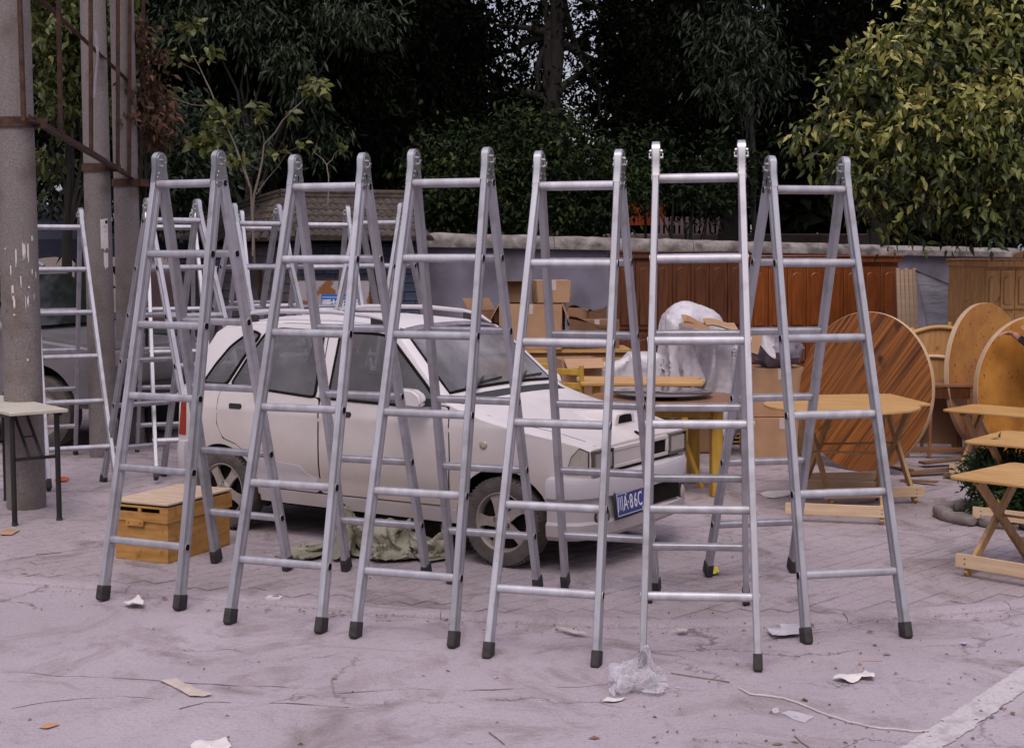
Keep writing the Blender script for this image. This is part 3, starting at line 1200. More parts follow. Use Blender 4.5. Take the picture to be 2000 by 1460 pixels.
LM_dark = leaf_mat('dark_leaves', [(0, (.0025, .0035, .002)), (.6, (.005, .008, .0035)), (.85, (.014, .024, .009)), (1, (.032, .050, .018))], rough=.7, trans=0, spec=.04)
LM_mid = leaf_mat('green_leaves', [(0, (.008, .015, .006)), (.6, (.014, .026, .009)), (1, (.075, .092, .024))], rough=.6, trans=.08, spec=.12)
LM_spray = leaf_mat('grey_green_leaves', [(0, (.010, .018, .010)), (1, (.045, .068, .032))], rough=.5, trans=.15, spec=.3)
LM_yel = leaf_mat('yellow_green_leaves', [(0, (.045, .062, .018)), (.55, (.105, .125, .035)), (1, (.23, .22, .07))], rough=.42, trans=.25)
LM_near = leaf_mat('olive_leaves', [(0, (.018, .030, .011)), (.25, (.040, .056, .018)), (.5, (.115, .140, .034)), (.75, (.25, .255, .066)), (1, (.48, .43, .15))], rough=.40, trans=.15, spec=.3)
LM_brown = leaf_mat('dead_leaves', [(0, (.035, .018, .010)), (1, (.13, .068, .036))], rough=.8, trans=.1)
LM_bush = leaf_mat('bush_leaves', [(0, (.020, .045, .016)), (1, (.055, .10, .035))], rough=.5, trans=.15)


def pb_(px, py, Y, rx, rz, ry=None):
    """crown blob: centre on a photo point at distance Y, radii in photo px (x, z)"""
    c = at(px, py, Y)
    k = Y / CAM_F
    return (tuple(c), (rx * k, (ry if ry is not None else min(rx, rz) * k * .9), rz * k))

DW = 'dark trees behind the boundary wall'


def gp(px, Y):
    p = at(px, 500, Y)
    return (p.x, p.y, 0)


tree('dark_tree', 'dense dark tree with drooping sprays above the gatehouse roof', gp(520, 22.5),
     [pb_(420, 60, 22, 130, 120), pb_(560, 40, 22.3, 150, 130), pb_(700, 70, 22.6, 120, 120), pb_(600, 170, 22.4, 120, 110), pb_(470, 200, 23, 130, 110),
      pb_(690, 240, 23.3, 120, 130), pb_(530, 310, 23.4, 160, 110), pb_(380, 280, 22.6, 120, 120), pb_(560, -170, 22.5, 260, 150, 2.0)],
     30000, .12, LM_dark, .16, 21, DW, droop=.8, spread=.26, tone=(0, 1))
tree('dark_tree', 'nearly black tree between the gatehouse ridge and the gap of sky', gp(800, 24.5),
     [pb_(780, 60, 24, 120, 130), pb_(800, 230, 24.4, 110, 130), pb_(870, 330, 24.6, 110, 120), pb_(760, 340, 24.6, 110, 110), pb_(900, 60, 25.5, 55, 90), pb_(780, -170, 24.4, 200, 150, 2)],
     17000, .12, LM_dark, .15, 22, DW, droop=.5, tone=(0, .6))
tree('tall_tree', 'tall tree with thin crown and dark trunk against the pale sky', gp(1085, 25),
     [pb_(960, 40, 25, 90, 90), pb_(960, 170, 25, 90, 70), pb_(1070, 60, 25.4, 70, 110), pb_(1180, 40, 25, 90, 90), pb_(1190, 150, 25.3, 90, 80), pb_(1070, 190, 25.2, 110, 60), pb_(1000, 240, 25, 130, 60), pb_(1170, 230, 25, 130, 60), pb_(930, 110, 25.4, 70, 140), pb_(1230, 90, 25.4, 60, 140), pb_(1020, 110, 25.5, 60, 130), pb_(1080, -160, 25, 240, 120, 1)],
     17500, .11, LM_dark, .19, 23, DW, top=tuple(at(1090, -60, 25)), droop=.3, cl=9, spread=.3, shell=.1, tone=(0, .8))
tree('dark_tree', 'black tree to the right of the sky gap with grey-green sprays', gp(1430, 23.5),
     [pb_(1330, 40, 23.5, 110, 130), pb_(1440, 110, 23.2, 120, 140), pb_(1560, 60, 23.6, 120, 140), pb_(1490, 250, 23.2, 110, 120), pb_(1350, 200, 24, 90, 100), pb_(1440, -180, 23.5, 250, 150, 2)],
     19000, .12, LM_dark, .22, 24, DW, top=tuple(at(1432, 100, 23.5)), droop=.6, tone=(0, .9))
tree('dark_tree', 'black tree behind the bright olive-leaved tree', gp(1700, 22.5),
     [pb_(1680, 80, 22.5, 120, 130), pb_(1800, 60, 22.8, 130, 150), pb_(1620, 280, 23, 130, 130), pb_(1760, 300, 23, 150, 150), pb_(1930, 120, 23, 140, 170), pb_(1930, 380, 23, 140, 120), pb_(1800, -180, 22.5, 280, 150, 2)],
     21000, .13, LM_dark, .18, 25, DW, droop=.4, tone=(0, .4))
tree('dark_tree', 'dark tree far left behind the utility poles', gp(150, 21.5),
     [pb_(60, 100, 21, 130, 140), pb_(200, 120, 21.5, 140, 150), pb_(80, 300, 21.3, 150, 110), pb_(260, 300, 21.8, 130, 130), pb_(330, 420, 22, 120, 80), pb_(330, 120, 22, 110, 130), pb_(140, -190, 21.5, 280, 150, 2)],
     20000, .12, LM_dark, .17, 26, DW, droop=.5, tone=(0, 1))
tree('drooping_tree', 'grey-green tree with long drooping leaf sprays high over the gatehouse roof', gp(470, 21.4),
     [pb_(400, 40, 21.2, 60, 60), pb_(480, 60, 21.3, 70, 55), pb_(560, 110, 21.2, 55, 60), pb_(520, 40, 21.3, 60, 50), pb_(690, 45, 21.3, 75, 45), pb_(640, 30, 21.4, 60, 40), pb_(590, 170, 21.4, 40, 45), pb_(330, 60, 21.2, 50, 60), pb_(480, 270, 21.6, 80, 60), pb_(400, 330, 21.6, 70, 50), pb_(620, 270, 21.8, 60, 40), pb_(470, -90, 21.3, 130, 70)],
     9500, .15, LM_spray, .07, 27, droop=1.1, cl=12, spread=.24, width=.24, tone=(0, .9), shell=.2)
tree('drooping_tree', 'grey-green tree with drooping sprays left of the bright olive tree', gp(1490, 22.0),
     [pb_(1460, 60, 22, 60, 60), pb_(1500, 130, 22, 55, 70), pb_(1440, 170, 22, 60, 60), pb_(1400, 60, 22.1, 60, 50), pb_(1390, 130, 22.2, 50, 40), pb_(1470, -80, 22, 120, 70)],
     4200, .15, LM_spray, .06, 28, droop=1.0, cl=12, spread=.24, width=.24, tone=(0, .7), shell=.2)
# shrubs over the wall
SG = 'green shrubs leaning over the boundary wall'
tree('green_shrub', 'mid-green shrub just right of the gatehouse roof', gp(900, 20.6),
     [pb_(870, 400, 20.4, 70, 60), pb_(930, 360, 20.6, 90, 80), pb_(1000, 410, 20.5, 90, 50), pb_(880, 300, 20.9, 80, 60)],
     6500, .10, LM_mid, .04, 31, SG, droop=.5, cat='shrub', tone=(.1, 1))
tree('green_shrub', 'mid-green shrub behind the fourth front ladder', gp(1100, 20.8),
     [pb_(1100, 330, 20.8, 110, 90), pb_(1090, 420, 20.5, 100, 45), pb_(1190, 380, 20.9, 90, 60), pb_(1030, 270, 21, 90, 60)],
     7500, .10, LM_mid, .04, 32, SG, droop=.5, cat='shrub', tone=(0, 1))
tree('green_shrub', 'thin dark shrub with several bare stems behind the head-on ladder', gp(1330, 21.5),
     [pb_(1330, 370, 21.5, 120, 50), pb_(1260, 320, 21.6, 90, 60), pb_(1390, 390, 21.3, 70, 40), pb_(1420, 330, 21.8, 80, 60)],
     4200, .10, LM_mid, .035, 33, SG, droop=.4, cat='shrub', tone=(0, .8))
b = MB()
rs_ = random.Random(5)
for px in (1250, 1266, 1292, 1322, 1336, 1350, 1228):
    p, q = at(px, 475, 21.2), at(px + rs_.uniform(-40, 40), 380, 21.4)
    b.tube(wiggle(p - Vector((0, 0, 1.6)), q, 5, .06, px), [.035, .034, .03, .026, .02, .014], n=6)
single('shrub_stem', b, M['bark'], 'clump of bare dark stems rising behind the wall coping in front of the orange sheet', 'shrub', SG)

# filler woodland, far back, leaving the sky gap open
fb = []
for px, py, rx, rz in ((100, 100, 330, 330), (450, 200, 300, 300), (720, 180, 170, 320), (870, 400, 250, 120), (1100, 400, 300, 140), (1390, 180, 170, 340), (880, 120, 70, 260), (1250, 120, 50, 260), (1270, 250, 70, 120), (985, 245, 60, 60), (1560, 400, 170, 90), (1800, 470, 200, 60), (1700, 200, 300, 330), (2000, 200, 300, 330), (-200, 200, 300, 330), (1330, 420, 60, 20),
                       (300, -300, 500, 200), (1700, -300, 500, 200), (-700, 150, 450, 420), (2600, 150, 450, 420), (-1400, 150, 450, 420), (3300, 150, 450, 420)):
    fb.append(pb_(px, py, 32, rx, rz, 2.5))
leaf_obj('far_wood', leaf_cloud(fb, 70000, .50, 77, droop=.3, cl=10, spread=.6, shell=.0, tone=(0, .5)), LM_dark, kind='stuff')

# bright olive tree, nearer, at the right
OT = 14.6
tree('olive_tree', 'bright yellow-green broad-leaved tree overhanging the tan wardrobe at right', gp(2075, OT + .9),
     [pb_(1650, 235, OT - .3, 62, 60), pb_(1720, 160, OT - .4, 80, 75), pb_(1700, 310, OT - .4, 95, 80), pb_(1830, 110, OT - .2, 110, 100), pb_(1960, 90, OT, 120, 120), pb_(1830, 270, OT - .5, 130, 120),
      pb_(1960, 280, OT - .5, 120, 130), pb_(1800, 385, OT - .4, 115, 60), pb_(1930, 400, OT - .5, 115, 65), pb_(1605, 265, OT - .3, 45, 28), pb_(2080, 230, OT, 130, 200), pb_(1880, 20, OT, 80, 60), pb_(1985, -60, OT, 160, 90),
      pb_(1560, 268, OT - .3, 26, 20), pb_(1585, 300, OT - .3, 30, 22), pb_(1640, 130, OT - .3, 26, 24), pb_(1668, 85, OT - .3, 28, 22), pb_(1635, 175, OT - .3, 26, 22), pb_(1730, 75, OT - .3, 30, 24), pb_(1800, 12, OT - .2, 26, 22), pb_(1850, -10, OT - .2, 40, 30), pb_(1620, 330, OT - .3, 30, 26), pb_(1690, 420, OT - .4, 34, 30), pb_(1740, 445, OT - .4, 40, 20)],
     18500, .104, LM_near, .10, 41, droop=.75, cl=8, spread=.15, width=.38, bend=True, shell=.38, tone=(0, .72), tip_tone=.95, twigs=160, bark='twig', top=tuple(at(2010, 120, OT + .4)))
# yellow-green tree behind the rusty lattice, top left
tree('yellow_tree', 'yellow-green tree seen through the rusty lattice at top left', gp(130, 17.5),
     [pb_(110, 60, 17, 75, 80), pb_(190, 50, 17.2, 75, 90), pb_(100, 170, 17, 60, 80), pb_(200, 20, 17, 70, 60), pb_(150, 215, 17.3, 55, 50), pb_(95, 320, 17.4, 40, 30), pb_(215, 130, 17.4, 50, 70), pb_(120, -90, 17, 140, 90)],
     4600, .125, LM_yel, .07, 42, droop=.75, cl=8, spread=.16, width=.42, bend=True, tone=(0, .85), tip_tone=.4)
tree('small_green_tree', 'small green tree behind the utility poles above the blue canopy', gp(250, 18.6),
     [pb_(320, 240, 18.6, 90, 70), pb_(350, 330, 18.7, 100, 70), pb_(300, 400, 18.8, 90, 60), pb_(420, 300, 19, 90, 60), pb_(120, 415, 18.8, 70, 30), pb_(160, 380, 18.8, 50, 30)],
     6500, .10, LM_spray, .05, 43, droop=.5, cl=10, tone=(0, 1))
# dry brown creeper hanging on the third pole
tree('dry_creeper', 'dead brown creeper hanging on the third utility pole', tuple(gz(290, 868)),
     [pb_(262, 70, 14.4, 28, 60), pb_(288, 150, 14.4, 36, 70), pb_(300, 225, 14.4, 38, 50), pb_(318, 262, 14.4, 22, 22), pb_(255, 200, 14.2, 22, 50)],
     1000, .09, LM_brown, .016, 44, droop=1.1, cl=7, spread=.10, width=.38, bend=True, cat='creeper')


# pale sapling over the gatehouse roof
SY = 17.0
sp = thing('sapling', 'bare-branched sapling with few fresh leaf tufts rising over the gatehouse roof', 'sapling', gp(500, SY), world=True)
b = MB()
br = [([(497, 520), (496, 380), (516, 282), (575, 212), (612, 172)], .018), ([(494, 500), (490, 370), (440, 240), (398, 150), (372, 90)], .017), ([(390, 145), (350, 118)], .006),
      ([(430, 208), (375, 205), (325, 190)], .007), ([(516, 282), (503, 218)], .007), ([(372, 92), (368, 60)], .006), ([(488, 365), (478, 320), (560, 290)], .006), ([(640, 400), (638, 322), (610, 290)], .010), ([(638, 322), (666, 290)], .006),
      ([(500, 380), (560, 300), (590, 285)], .006), ([(575, 212), (555, 225)], .005)]
for pts, r in br:
    P = [at(px, py, SY + .1 * math.sin(px)) for px, py in pts]
    F = []
    for i in range(len(P) - 1):
        F += wiggle(P[i], P[i + 1], 3, .025, int(pts[i][0]))[:-1]
    F.append(P[-1])
    b.tube(F, [r * (1 - .7 * i / (len(F) - 1)) for i in range(len(F))], n=6)
b.build('trunk', M['twig'], parent=sp, smooth=60)
lb = [pb_(px, py, SY, r, r * .7) for px, py, r in ((612, 170, 24), (570, 220, 18), (503, 216, 22), (372, 50, 22), (348, 115, 18), (325, 188, 16), (590, 275, 22), (550, 300, 16), (452, 310, 14), (395, 265, 30), (480, 225, 14), (665, 288, 12), (410, 95, 16), (420, 230, 24))]
leaf_obj('crown', leaf_cloud(lb, 420, .115, 9, droop=.35, cl=6, spread=.07, width=.55, bend=True, tone=(.3, 1)), LM_yel, parent=sp, origin=sp['_o'])

# things seen only through gaps in the trees
h = thing('pink_house', 'pale pink house barely seen through gaps in the dark trees', 'house', tuple(at(850, 490, 48).xy) + (0,), world=True)
b = MB()
p0, p1 = at(770, 400, 48), at(925, 400, 48)
zt, zg = at(800, 215, 48).z, at(850, 165, 48).z
x0, x1 = p0.x, p1.x
b.add([(x0, 48, 0), (x1, 48, 0), (x1, 48, zt), ((x0 + x1) / 2, 48, zg), (x0, 48, zt), (x0, 54, 0), (x1, 54, 0), (x1, 54, zt), ((x0 + x1) / 2, 54, zg), (x0, 54, zt)],
      [(0, 1, 2, 3, 4), (5, 9, 8, 7, 6), (0, 5, 6, 1), (1, 6, 7, 2), (0, 4, 9, 5)])
b.build('wall', M['pink_wall'], parent=h)
b = MB()
for sgn, xa in ((-1, x0), (1, x1)):
    xm = (x0 + x1) / 2
    b.add([(xa + sgn * .4, 47.6, zt - .2), (xm, 47.6, zg + .1), (xm, 54.4, zg + .1), (xa + sgn * .4, 54.4, zt - .2)], [(0, 1, 2, 3)])
b.build('roof', M['tile'], parent=h)
for i in range(2):
    for j in range(2):
        b = MB()
        b.box((x0 + (.28 + .44 * i) * (x1 - x0), 47.98, 1.4 + 2.6 * j), (.8, .08, 1.1))
        b.build('window', M['glass_dark'], parent=h)
b = MB()
p0, p1 = at(1205, 440, 26), at(1300, 440, 26)
for k in range(6):
    xa = lerp(p0.x, p1.x, k / 6)
    b.box((xa + (p1.x - p0.x) / 12, 26 + .02 * (k % 2), (at(1250, 440, 26).z + at(1250, 398, 26).z) / 2), ((p1.x - p0.x) / 6.1, .03, at(1250, 398, 26).z - at(1250, 440, 26).z))
b.box(((p0.x + p1.x) / 2, 26.1, 1.1), (p1.x - p0.x, .06, 2.2))
single('orange_hoarding', b, M['orange_pl'], 'orange sheet-metal hoarding glimpsed low through the shrubs behind the wall', 'hoarding')
fen = thing('pale_fence', 'pale picket fence glimpsed behind the shrubs to the right of the orange hoarding', 'fence', tuple(at(1340, 440, 26).xy) + (0,), world=True)
for k in range(14):
    b = MB()
    p = at(1292 + k * 10, 440, 26)
    b.box((p.x, 26, 1.25), (.055, .03, 2.5))
    b.build('picket', M['pink_wall'], parent=fen)
b = MB()
p, q = at(1288, 436, 26), at(1430, 436, 26)
b.box(((p.x + q.x) / 2, 26.04, p.z), (q.x - p.x, .04, .07))
b.build('rail', M['pink_wall'], parent=fen)
b = MB()
p, q = at(1180, 455, 24.5), at(1720, 470, 24.5)
b.box(((p.x + q.x) / 2, 24.8, p.z / 2), (q.x - p.x, .5, p.z - .02))
single('retaining_wall', b, M['earth'], 'low brown earth-stained retaining wall behind the boundary wall', 'wall', bevel=.03)

# ================================================================== UTILITY POLES AND RUSTY LATTICE
def pole(px, py, r0, label, marks=None, bands=()):
    p = gz(px, py)
    t = thing('utility_pole', label, 'pole', tuple(p), group='concrete utility poles')
    b = MB()
    H = 8.5
    n = 14
    b.lathe([(r0 * (1 - .028 * (H * i / n)), H * i / n) for i in range(n + 1)] + [(0.001, H)], (0, 0, 0), (0, 0, 1), n=40)
    b.build('shaft', M['concrete'], parent=t, smooth=50)
    for z in bands:
        b = MB()
        rr = r0 * (1 - .028 * z)
        b.lathe([(rr + .002, -.035), (rr + .016, -.035), (rr + .016, .035), (rr + .002, .035)], (0, 0, z), (0, 0, 1), n=32)
        sb__ = b.build('steel_band', M['rust'], parent=t, smooth=50)
        b = MB()
        b.box((rr + .058, 0, z), (.08, .03, .07))
        b.build('band_lug', M['rust'], parent=sb__)
    return t, p


def patch_on_pole(t, p, r0, a0, a1, z0, z1, m, name, ragged=0.0, seed=1, off=.003):
    """curved flat piece stuck to the pole; angles measured from the camera-facing side, + = right"""
    rg = random.Random(seed)
    face = math.atan2(-p.y, -p.x)
    b = MB()
    n = 6
    top, bot = [], []
    for i in range(n + 1):
        a = face + lerp(a0, a1, i / n)
        for lst, z in ((bot, z0 + rg.uniform(0, ragged)), (top, z1 - rg.uniform(0, ragged * .4))):
            rr = r0 * (1 - .028 * z) + off
            lst.append((rr * math.cos(a), rr * math.sin(a), z))
    b.add(bot + top, [(i, i + 1, n + 2 + i, n + 1 + i) for i in range(n)])
    o = b.build(name, m, parent=t, smooth=50)
    return o


P1, p1 = pole(52, 990, .142, 'weathered concrete pole nearest the camera with paint scrawls at far left', bands=(2.83,))
P2, p2 = pole(203, 890, .128, 'second concrete pole with a torn paper notice stuck to it', bands=(2.66,))
P3, p3 = pole(258, 868, .128, 'third concrete pole standing in the dead creeper', bands=(2.56,))
rg = random.Random(3)
# faded white paint scrawl and dark smudges on the near pole
for k in range(26):
    a = rg.uniform(-.95, .95)
    z = rg.uniform(1.55, 2.02) if k < 18 else rg.uniform(1.1, 1.55)
    w = rg.uniform(.03, .12)
    hh = rg.uniform(.03, .16) if k < 14 else rg.uniform(.015, .04)
    patch_on_pole(P1, p1, .142, a, a + w, z - hh, z, M['white_paper'] if k < 20 else M['concrete'], 'paint_mark', hh * .5, k, .0015 + .0002 * k)
patch_on_pole(P2, p2, .128, .15, .75, 1.90, 2.20, M['white_paper'], 'paper_notice', .03, 5, .003)
patch_on_pole(P2, p2, .128, .34, .70, 1.73, 1.899, M['white_paper'], 'paper_notice', .05, 6, .003)
patch_on_pole(P2, p2, .128, .52, .72, 2.15, 2.18, M['gap'], 'notice_print', 0, 7, .0045)
for k in range(3):
    patch_on_pole(P2, p2, .128, .36 + .05 * k, .62 - .04 * k, 2.12 - k * .045, 2.125 - k * .045, M['silver'], 'notice_print', 0, 8, .0045)

lat = thing('rusty_lattice', 'rusted angle-iron lattice frame fixed between the utility poles at top left', 'frame', tuple(p2), world=True)


def ang(name, a, b_, w=.05, t=.007):
    """L-section bar"""
    m = MB()
    m.bar(a, b_, w, t, up=(0, 0, 1))
    d = (b_ - a).normalized()
    sd_ = d.cross(Vector((0, 0, 1)))
    sd_ = sd_.normalized() if sd_.length > .05 else Vector((1, 0, 0))
    u_ = sd_.cross(d)
    off = u_ * (w / 2) - sd_ * (w / 2)
    m.bar(a + off, b_ + off, t, w, up=(0, 0, 1))
    m.build(name, M['rust'], parent=lat)


La, Lb = at(62, 236, 10.55), at(279, 361, 14.7)
Ua, Ub = at(-40, -112, 10.55), at(282, 188, 14.7)
ang('chord', La, Lb, .046)
ang('chord', Ua, Ub, .042)
ang('chord', La + Vector((-.06, .16, .05)), Lb + Vector((-.06, .05, .05)), .03)
for (bx, by, tx, ty, Y) in ((50, 236, 40, -60, 10.52), (122, 262, 117, -20, 11.5), (181, 294, 180, -10, 12.6), (233, 322, 233, -10, 13.6), (255, 345, 256, -10, 14.1), (277, 360, 283, -10, 14.65)):
    ang('upright', at(bx, by, Y), at(tx, ty, Y), .028, .005)
ang('brace', at(122, 262, 11.5), at(181, 50, 12.5), .03) if False else None
b = MB()
b.tube([at(187, 60, 12.5), at(191, 110, 12.5), at(187, 150, 12.5), at(184, 190, 12.5)], .012, n=6)
b.build('cable', M['silver'], parent=lat)

# ================================================================== LADDERS
WT, WB, LL, T1, DT = .406, .52315, 2.46297, .05518, .16183
RW, RD = .031, .068          # rail: face width, depth
RH, RDp = .039, .038         # rung section


def halfw(t):
    return (WT + (WB - WT) * t) / 2


def ladder_meshes():
    out = {}
    # rail section with two shallow flutes on the wide faces
    a, d_ = RW / 2, RD / 2
    g = .0025
    sec = [(-a + .003, -d_), (a - .003, -d_), (a, -d_ + .003), (a, -.012), (a - g, -.009), (a - g, -.003), (a, 0), (a - g, .003), (a - g, .009), (a, .012), (a, d_ - .003), (a - .003, d_),
           (-a + .003, d_), (-a, d_ - .003), (-a, .012), (-a + g, .009), (-a + g, .003), (-a, 0), (-a + g, -.003), (-a + g, -.009), (-a, -.012), (-a, -d_ + .003)]
    n = len(sec)
    for s, nm in ((-1, 'L'), (1, 'R')):
        b = MB()
        vs = []
        for t in (.052, .975):
            for x, y in sec:
                vs.append((s * halfw(t) + x, y, -LL * t))
        b.add(vs, [(i, (i + 1) % n, n + (i + 1) % n, n + i) for i in range(n)] + [tuple(range(n)), tuple(range(2 * n - 1, n - 1, -1))])
        out['rail' + nm] = b.mesh('rail', M['alu'], smooth=25)
        b = MB()
        x = s * halfw(.985)
        w_, q_ = RW / 2 + .004, RD / 2 + .004
        zt, zb = -LL * .966, -LL + .012
        ring = lambda z, k: [(x - w_ * k, -q_ * k, z), (x + w_ * k, -q_ * k, z), (x + w_ * k, q_ * k, z), (x - w_ * k, q_ * k, z)]
        b.add(ring(zt, 1) + ring(zb, 1.03) + ring(-LL, .75), [(0, 1, 2, 3), (0, 4, 5, 1), (1, 5, 6, 2), (2, 6, 7, 3), (3, 7, 4, 0), (4, 8, 9, 5), (5, 9, 10, 6), (6, 10, 11, 7), (7, 11, 8, 4), (11, 10, 9, 8)])
        out['foot' + nm] = b.mesh('rubber_foot', M['rubber'], bevel=.003)
    for k in range(6):
        t = T1 + k * DT
        hw_ = halfw(t) + RW / 2 + .0035
        b = MB()
        z = -LL * t
        cs = []
        for i in range(20):
            th = 2 * PI * i / 20
            c_, s_ = math.cos(th), math.sin(th)
            e = .62
            cs.append((RDp / 2 * math.copysign(abs(c_) ** e, c_), RH / 2 * math.copysign(abs(s_) ** e, s_)))
        n = 20
        vs = []
        for xx, kk in ((-hw_, .87), (-hw_, 1), (hw_, 1), (hw_, .87)):
            vs += [(xx, y * kk, z + zz * kk) for y, zz in cs]
        fs = []
        for r_ in range(3):
            fs += [(r_ * n + i, r_ * n + (i + 1) % n, (r_ + 1) * n + (i + 1) % n, (r_ + 1) * n + i) for i in range(n)]
        b.add(vs, fs)
        k3 = len(b.v) - 4 * n
        # dark plug just inside each open end
        xi = halfw(t) + RW / 2 + .0015
        for sx_, r0_ in ((-1, 0), (1, 3 * n)):
            pl0 = len(b.v)
            b.v += [Vector((sx_ * xi, y * .87, z + zz * .87)) for y, zz in cs]
            b.f += [[k3 + r0_ + i, k3 + r0_ + (i + 1) % n, pl0 + (i + 1) % n, pl0 + i] for i in range(n)]
            b.m += [1] * n
            b.f.append([pl0 + i for i in range(n)])
            b.m.append(1)
        # ribs on the tread
        for yy in (-.006, 0, .006):
            b.box((0, yy, z + RH / 2 + .0005), (2 * (halfw(t) - RW / 2) - .004, .002, .002))
        out['rung%d' % k] = b.mesh('rung', [M['alu'], M['gap']], smooth=30)
    # hinge plates: outer pair (front side) and inner pair (rear side)
    for key, xo, sg in (('hF', RW / 2 + .0020, -1), ('hB', RW / 2 + .0004, 1)):
        b = MB()
        r = .047
        poly = []
        e = sg * RD / 2
        # outline in (y, z): down the outer edge, neck, round over the top
        poly.append((e * .94, -.15))
        poly.append((e * .98, -.06))
        for i in range(13):
            a_ = PI - PI * 1.28 * i / 12
            poly.append((r * math.cos(a_) if sg < 0 else -r * math.cos(a_), r * math.sin(a_)))
        poly.append((-e * .30, -.075))
        poly.append((-e * .9, -.115))
        poly.append((-e * .9, -.15))
        for s in (-1, 1):
            b.prism(poly, (s * xo, 0, 0), (0, 1, 0), (0, 0, 1), (s * .0012, 0, 0))
            ringv = []
            # embossed ring round the pivot
            nn_ = 24
            xs_ = s * (xo + .0012)
            for rr, dx in ((.040, 0), (.038, .0022), (.033, .0022), (.031, 0)):
                ringv += [(xs_ + s * dx, rr * math.cos(2 * PI * i / nn_), rr * math.sin(2 * PI * i / nn_)) for i in range(nn_)]
            b.add(ringv, [(j * nn_ + i, j * nn_ + (i + 1) % nn_, (j + 1) * nn_ + (i + 1) % nn_, (j + 1) * nn_ + i) for j in range(3) for i in range(nn_)])
            for (yy, zz) in ((sg * .012, -.075), (sg * .018, -.10), (-sg * .008, -.125), (sg * .016, -.14)):
                b.cyl((xs_, yy, zz), (xs_ + s * .003, yy, zz), .0042, .003, n=8)
        if sg < 0:
            # bright strap over the outer edge and the top
            path = [(e - .001, -.13), (e - .001, -.055)]
            for i in range(7):
                a_ = PI - PI * .62 * i / 6
                path.append(((r + .001) * math.cos(a_), (r + .001) * math.sin(a_)))
            vs = []
            for y, z in path:
                vs += [(-RW / 2, y, z), (RW / 2, y, z)]
            b.add(vs, [(2 * i, 2 * i + 1, 2 * i + 3, 2 * i + 2) for i in range(len(path) - 1)])
        out[key] = b.mesh('hinge_plate', M['steel'], smooth=30)
    b = MB()
    w_ = RW / 2 + .0075
    b.cyl((-w_ - .006, 0, 0), (w_ + .006, 0, 0), .011, n=14)
    b.cyl((-w_ - .009, 0, 0), (w_ + .009, 0, 0), .006, n=10)
    b.cyl((-w_ - .010, .004, -.030), (w_ + .010, .004, -.030), .0065, n=10)
    b.cyl((-w_ - .014, .004, -.030), (-w_ - .010, .004, -.030), .009, .004, n=10)
    b.cyl((w_ + .010, .004, -.030), (w_ + .014, .004, -.030), .004, .009, n=10)
    b.bar((-w_ - .009, .004, -.03), (-w_ - .009, .022, -.008), .004, .004)
    b.bar((w_ + .009, .004, -.03), (w_ + .009, .022, -.008), .004, .004)
    out['bolt'] = b.mesh('hinge_bolt', M['steel'], smooth=40)
    return out


LM = ladder_meshes()
LAD = {
    'L1': [-1.8012, 8.1708, -.4414, .2007, .2207], 'L2': [-.975, 7.826, -.3561, .2684, .2761], 'L3': [-.3151, 7.5327, -.3474, .259, .2612],
    'L4': [.3347, 7.2786, -.2908, .2866, .3146], 'L5': [.926, 7.085, -.1158, .244, .268], 'L6': [1.5499, 7.6915, .1956, .2964, .3164],
    'B0': [-3.9003, 12.5014, .4428, .4556, .4245], 'B1': [-2.6294, 11.3354, .6405, .4306, .3842], 'B2': [-3.022, 12.9189, .3259, .4762, .3955],
    'B3': [-2.1786, 12.4392, .6138, .411, .4134], 'B4': [-2.386, 13.98, .4229, .417, .4373], 'B5': [-1.6414, 12.7921, .3811, .4154, .4187],
    'B6': [-1.1326, 12.5797, -.3709, .4051, .4016]}
LLAB = {
    'L1': 'aluminium step ladder leftmost in the front row, standing over the yellow wooden box',
    'L2': 'aluminium step ladder second from left in the front row, just right of the wooden box',
    'L3': 'aluminium step ladder third from left in the front row, its rear legs before the sack',
    'L4': 'aluminium step ladder in front of the car\'s front wheel and headlamp',
    'L5': 'aluminium step ladder seen head-on with a plastic bag at its left foot',
    'L6': 'aluminium step ladder rightmost in the front row, in front of the scorched round tabletop',
    'B0': 'aluminium step ladder in the back row standing right beside the nearest utility pole',
    'B1': 'aluminium step ladder close behind the leftmost front ladder, near the car\'s tail',
    'B2': 'aluminium step ladder in the back row by the green bins, behind another ladder',
    'B3': 'aluminium step ladder behind the car\'s rear window, its left hinge before the gatehouse corner',
    'B4': 'aluminium step ladder close against the gatehouse side wall behind the car',
    'B5': 'aluminium step ladder behind the car in front of the blue sign',
    'B6': 'aluminium step ladder rightmost in the back row, beside the blue brick wall'}


def linked(name, me, parent, rot=(0, 0, 0), loc=(0, 0, 0)):
    o = bpy.data.objects.new(name, me)
    COL.objects.link(o)
    o.parent = parent
    o.location = loc
    o.rotation_euler = rot
    return o


for k, (x, y, yaw, aF, aB) in LAD.items():
    zt = LL * math.cos((aF + aB) / 2) - .002
    t = thing('step_ladder', LLAB[k], 'ladder', (x, y, 0), yaw, 'aluminium ladders set out in the front row' if k[0] == 'L' else 'aluminium ladders set out behind the car')
    if k == 'L5':
        t.rotation_euler = (0, -.010, yaw)          # stands a little out of plumb
    for side, a in (('F', -aF), ('B', aB)):
        for s in 'LR':
            linked('rail', LM['rail' + s], t, (a, 0, 0), (0, 0, zt))
            linked('rubber_foot', LM['foot' + s], t, (a, 0, 0), (0, 0, zt))
            sx = -1 if s == 'L' else 1
            linked('hinge_plate', LM['h' + side], t, (a, 0, 0), (sx * halfw(0.03), 0, zt))
        for r_ in range(6):
            linked('rung', LM['rung%d' % r_], t, (a, 0, 0), (0, 0, zt))
    for sx in (-1, 1):
        linked('hinge_bolt', LM['bolt'], t, (0, 0, 0), (sx * halfw(0.03), 0, zt))

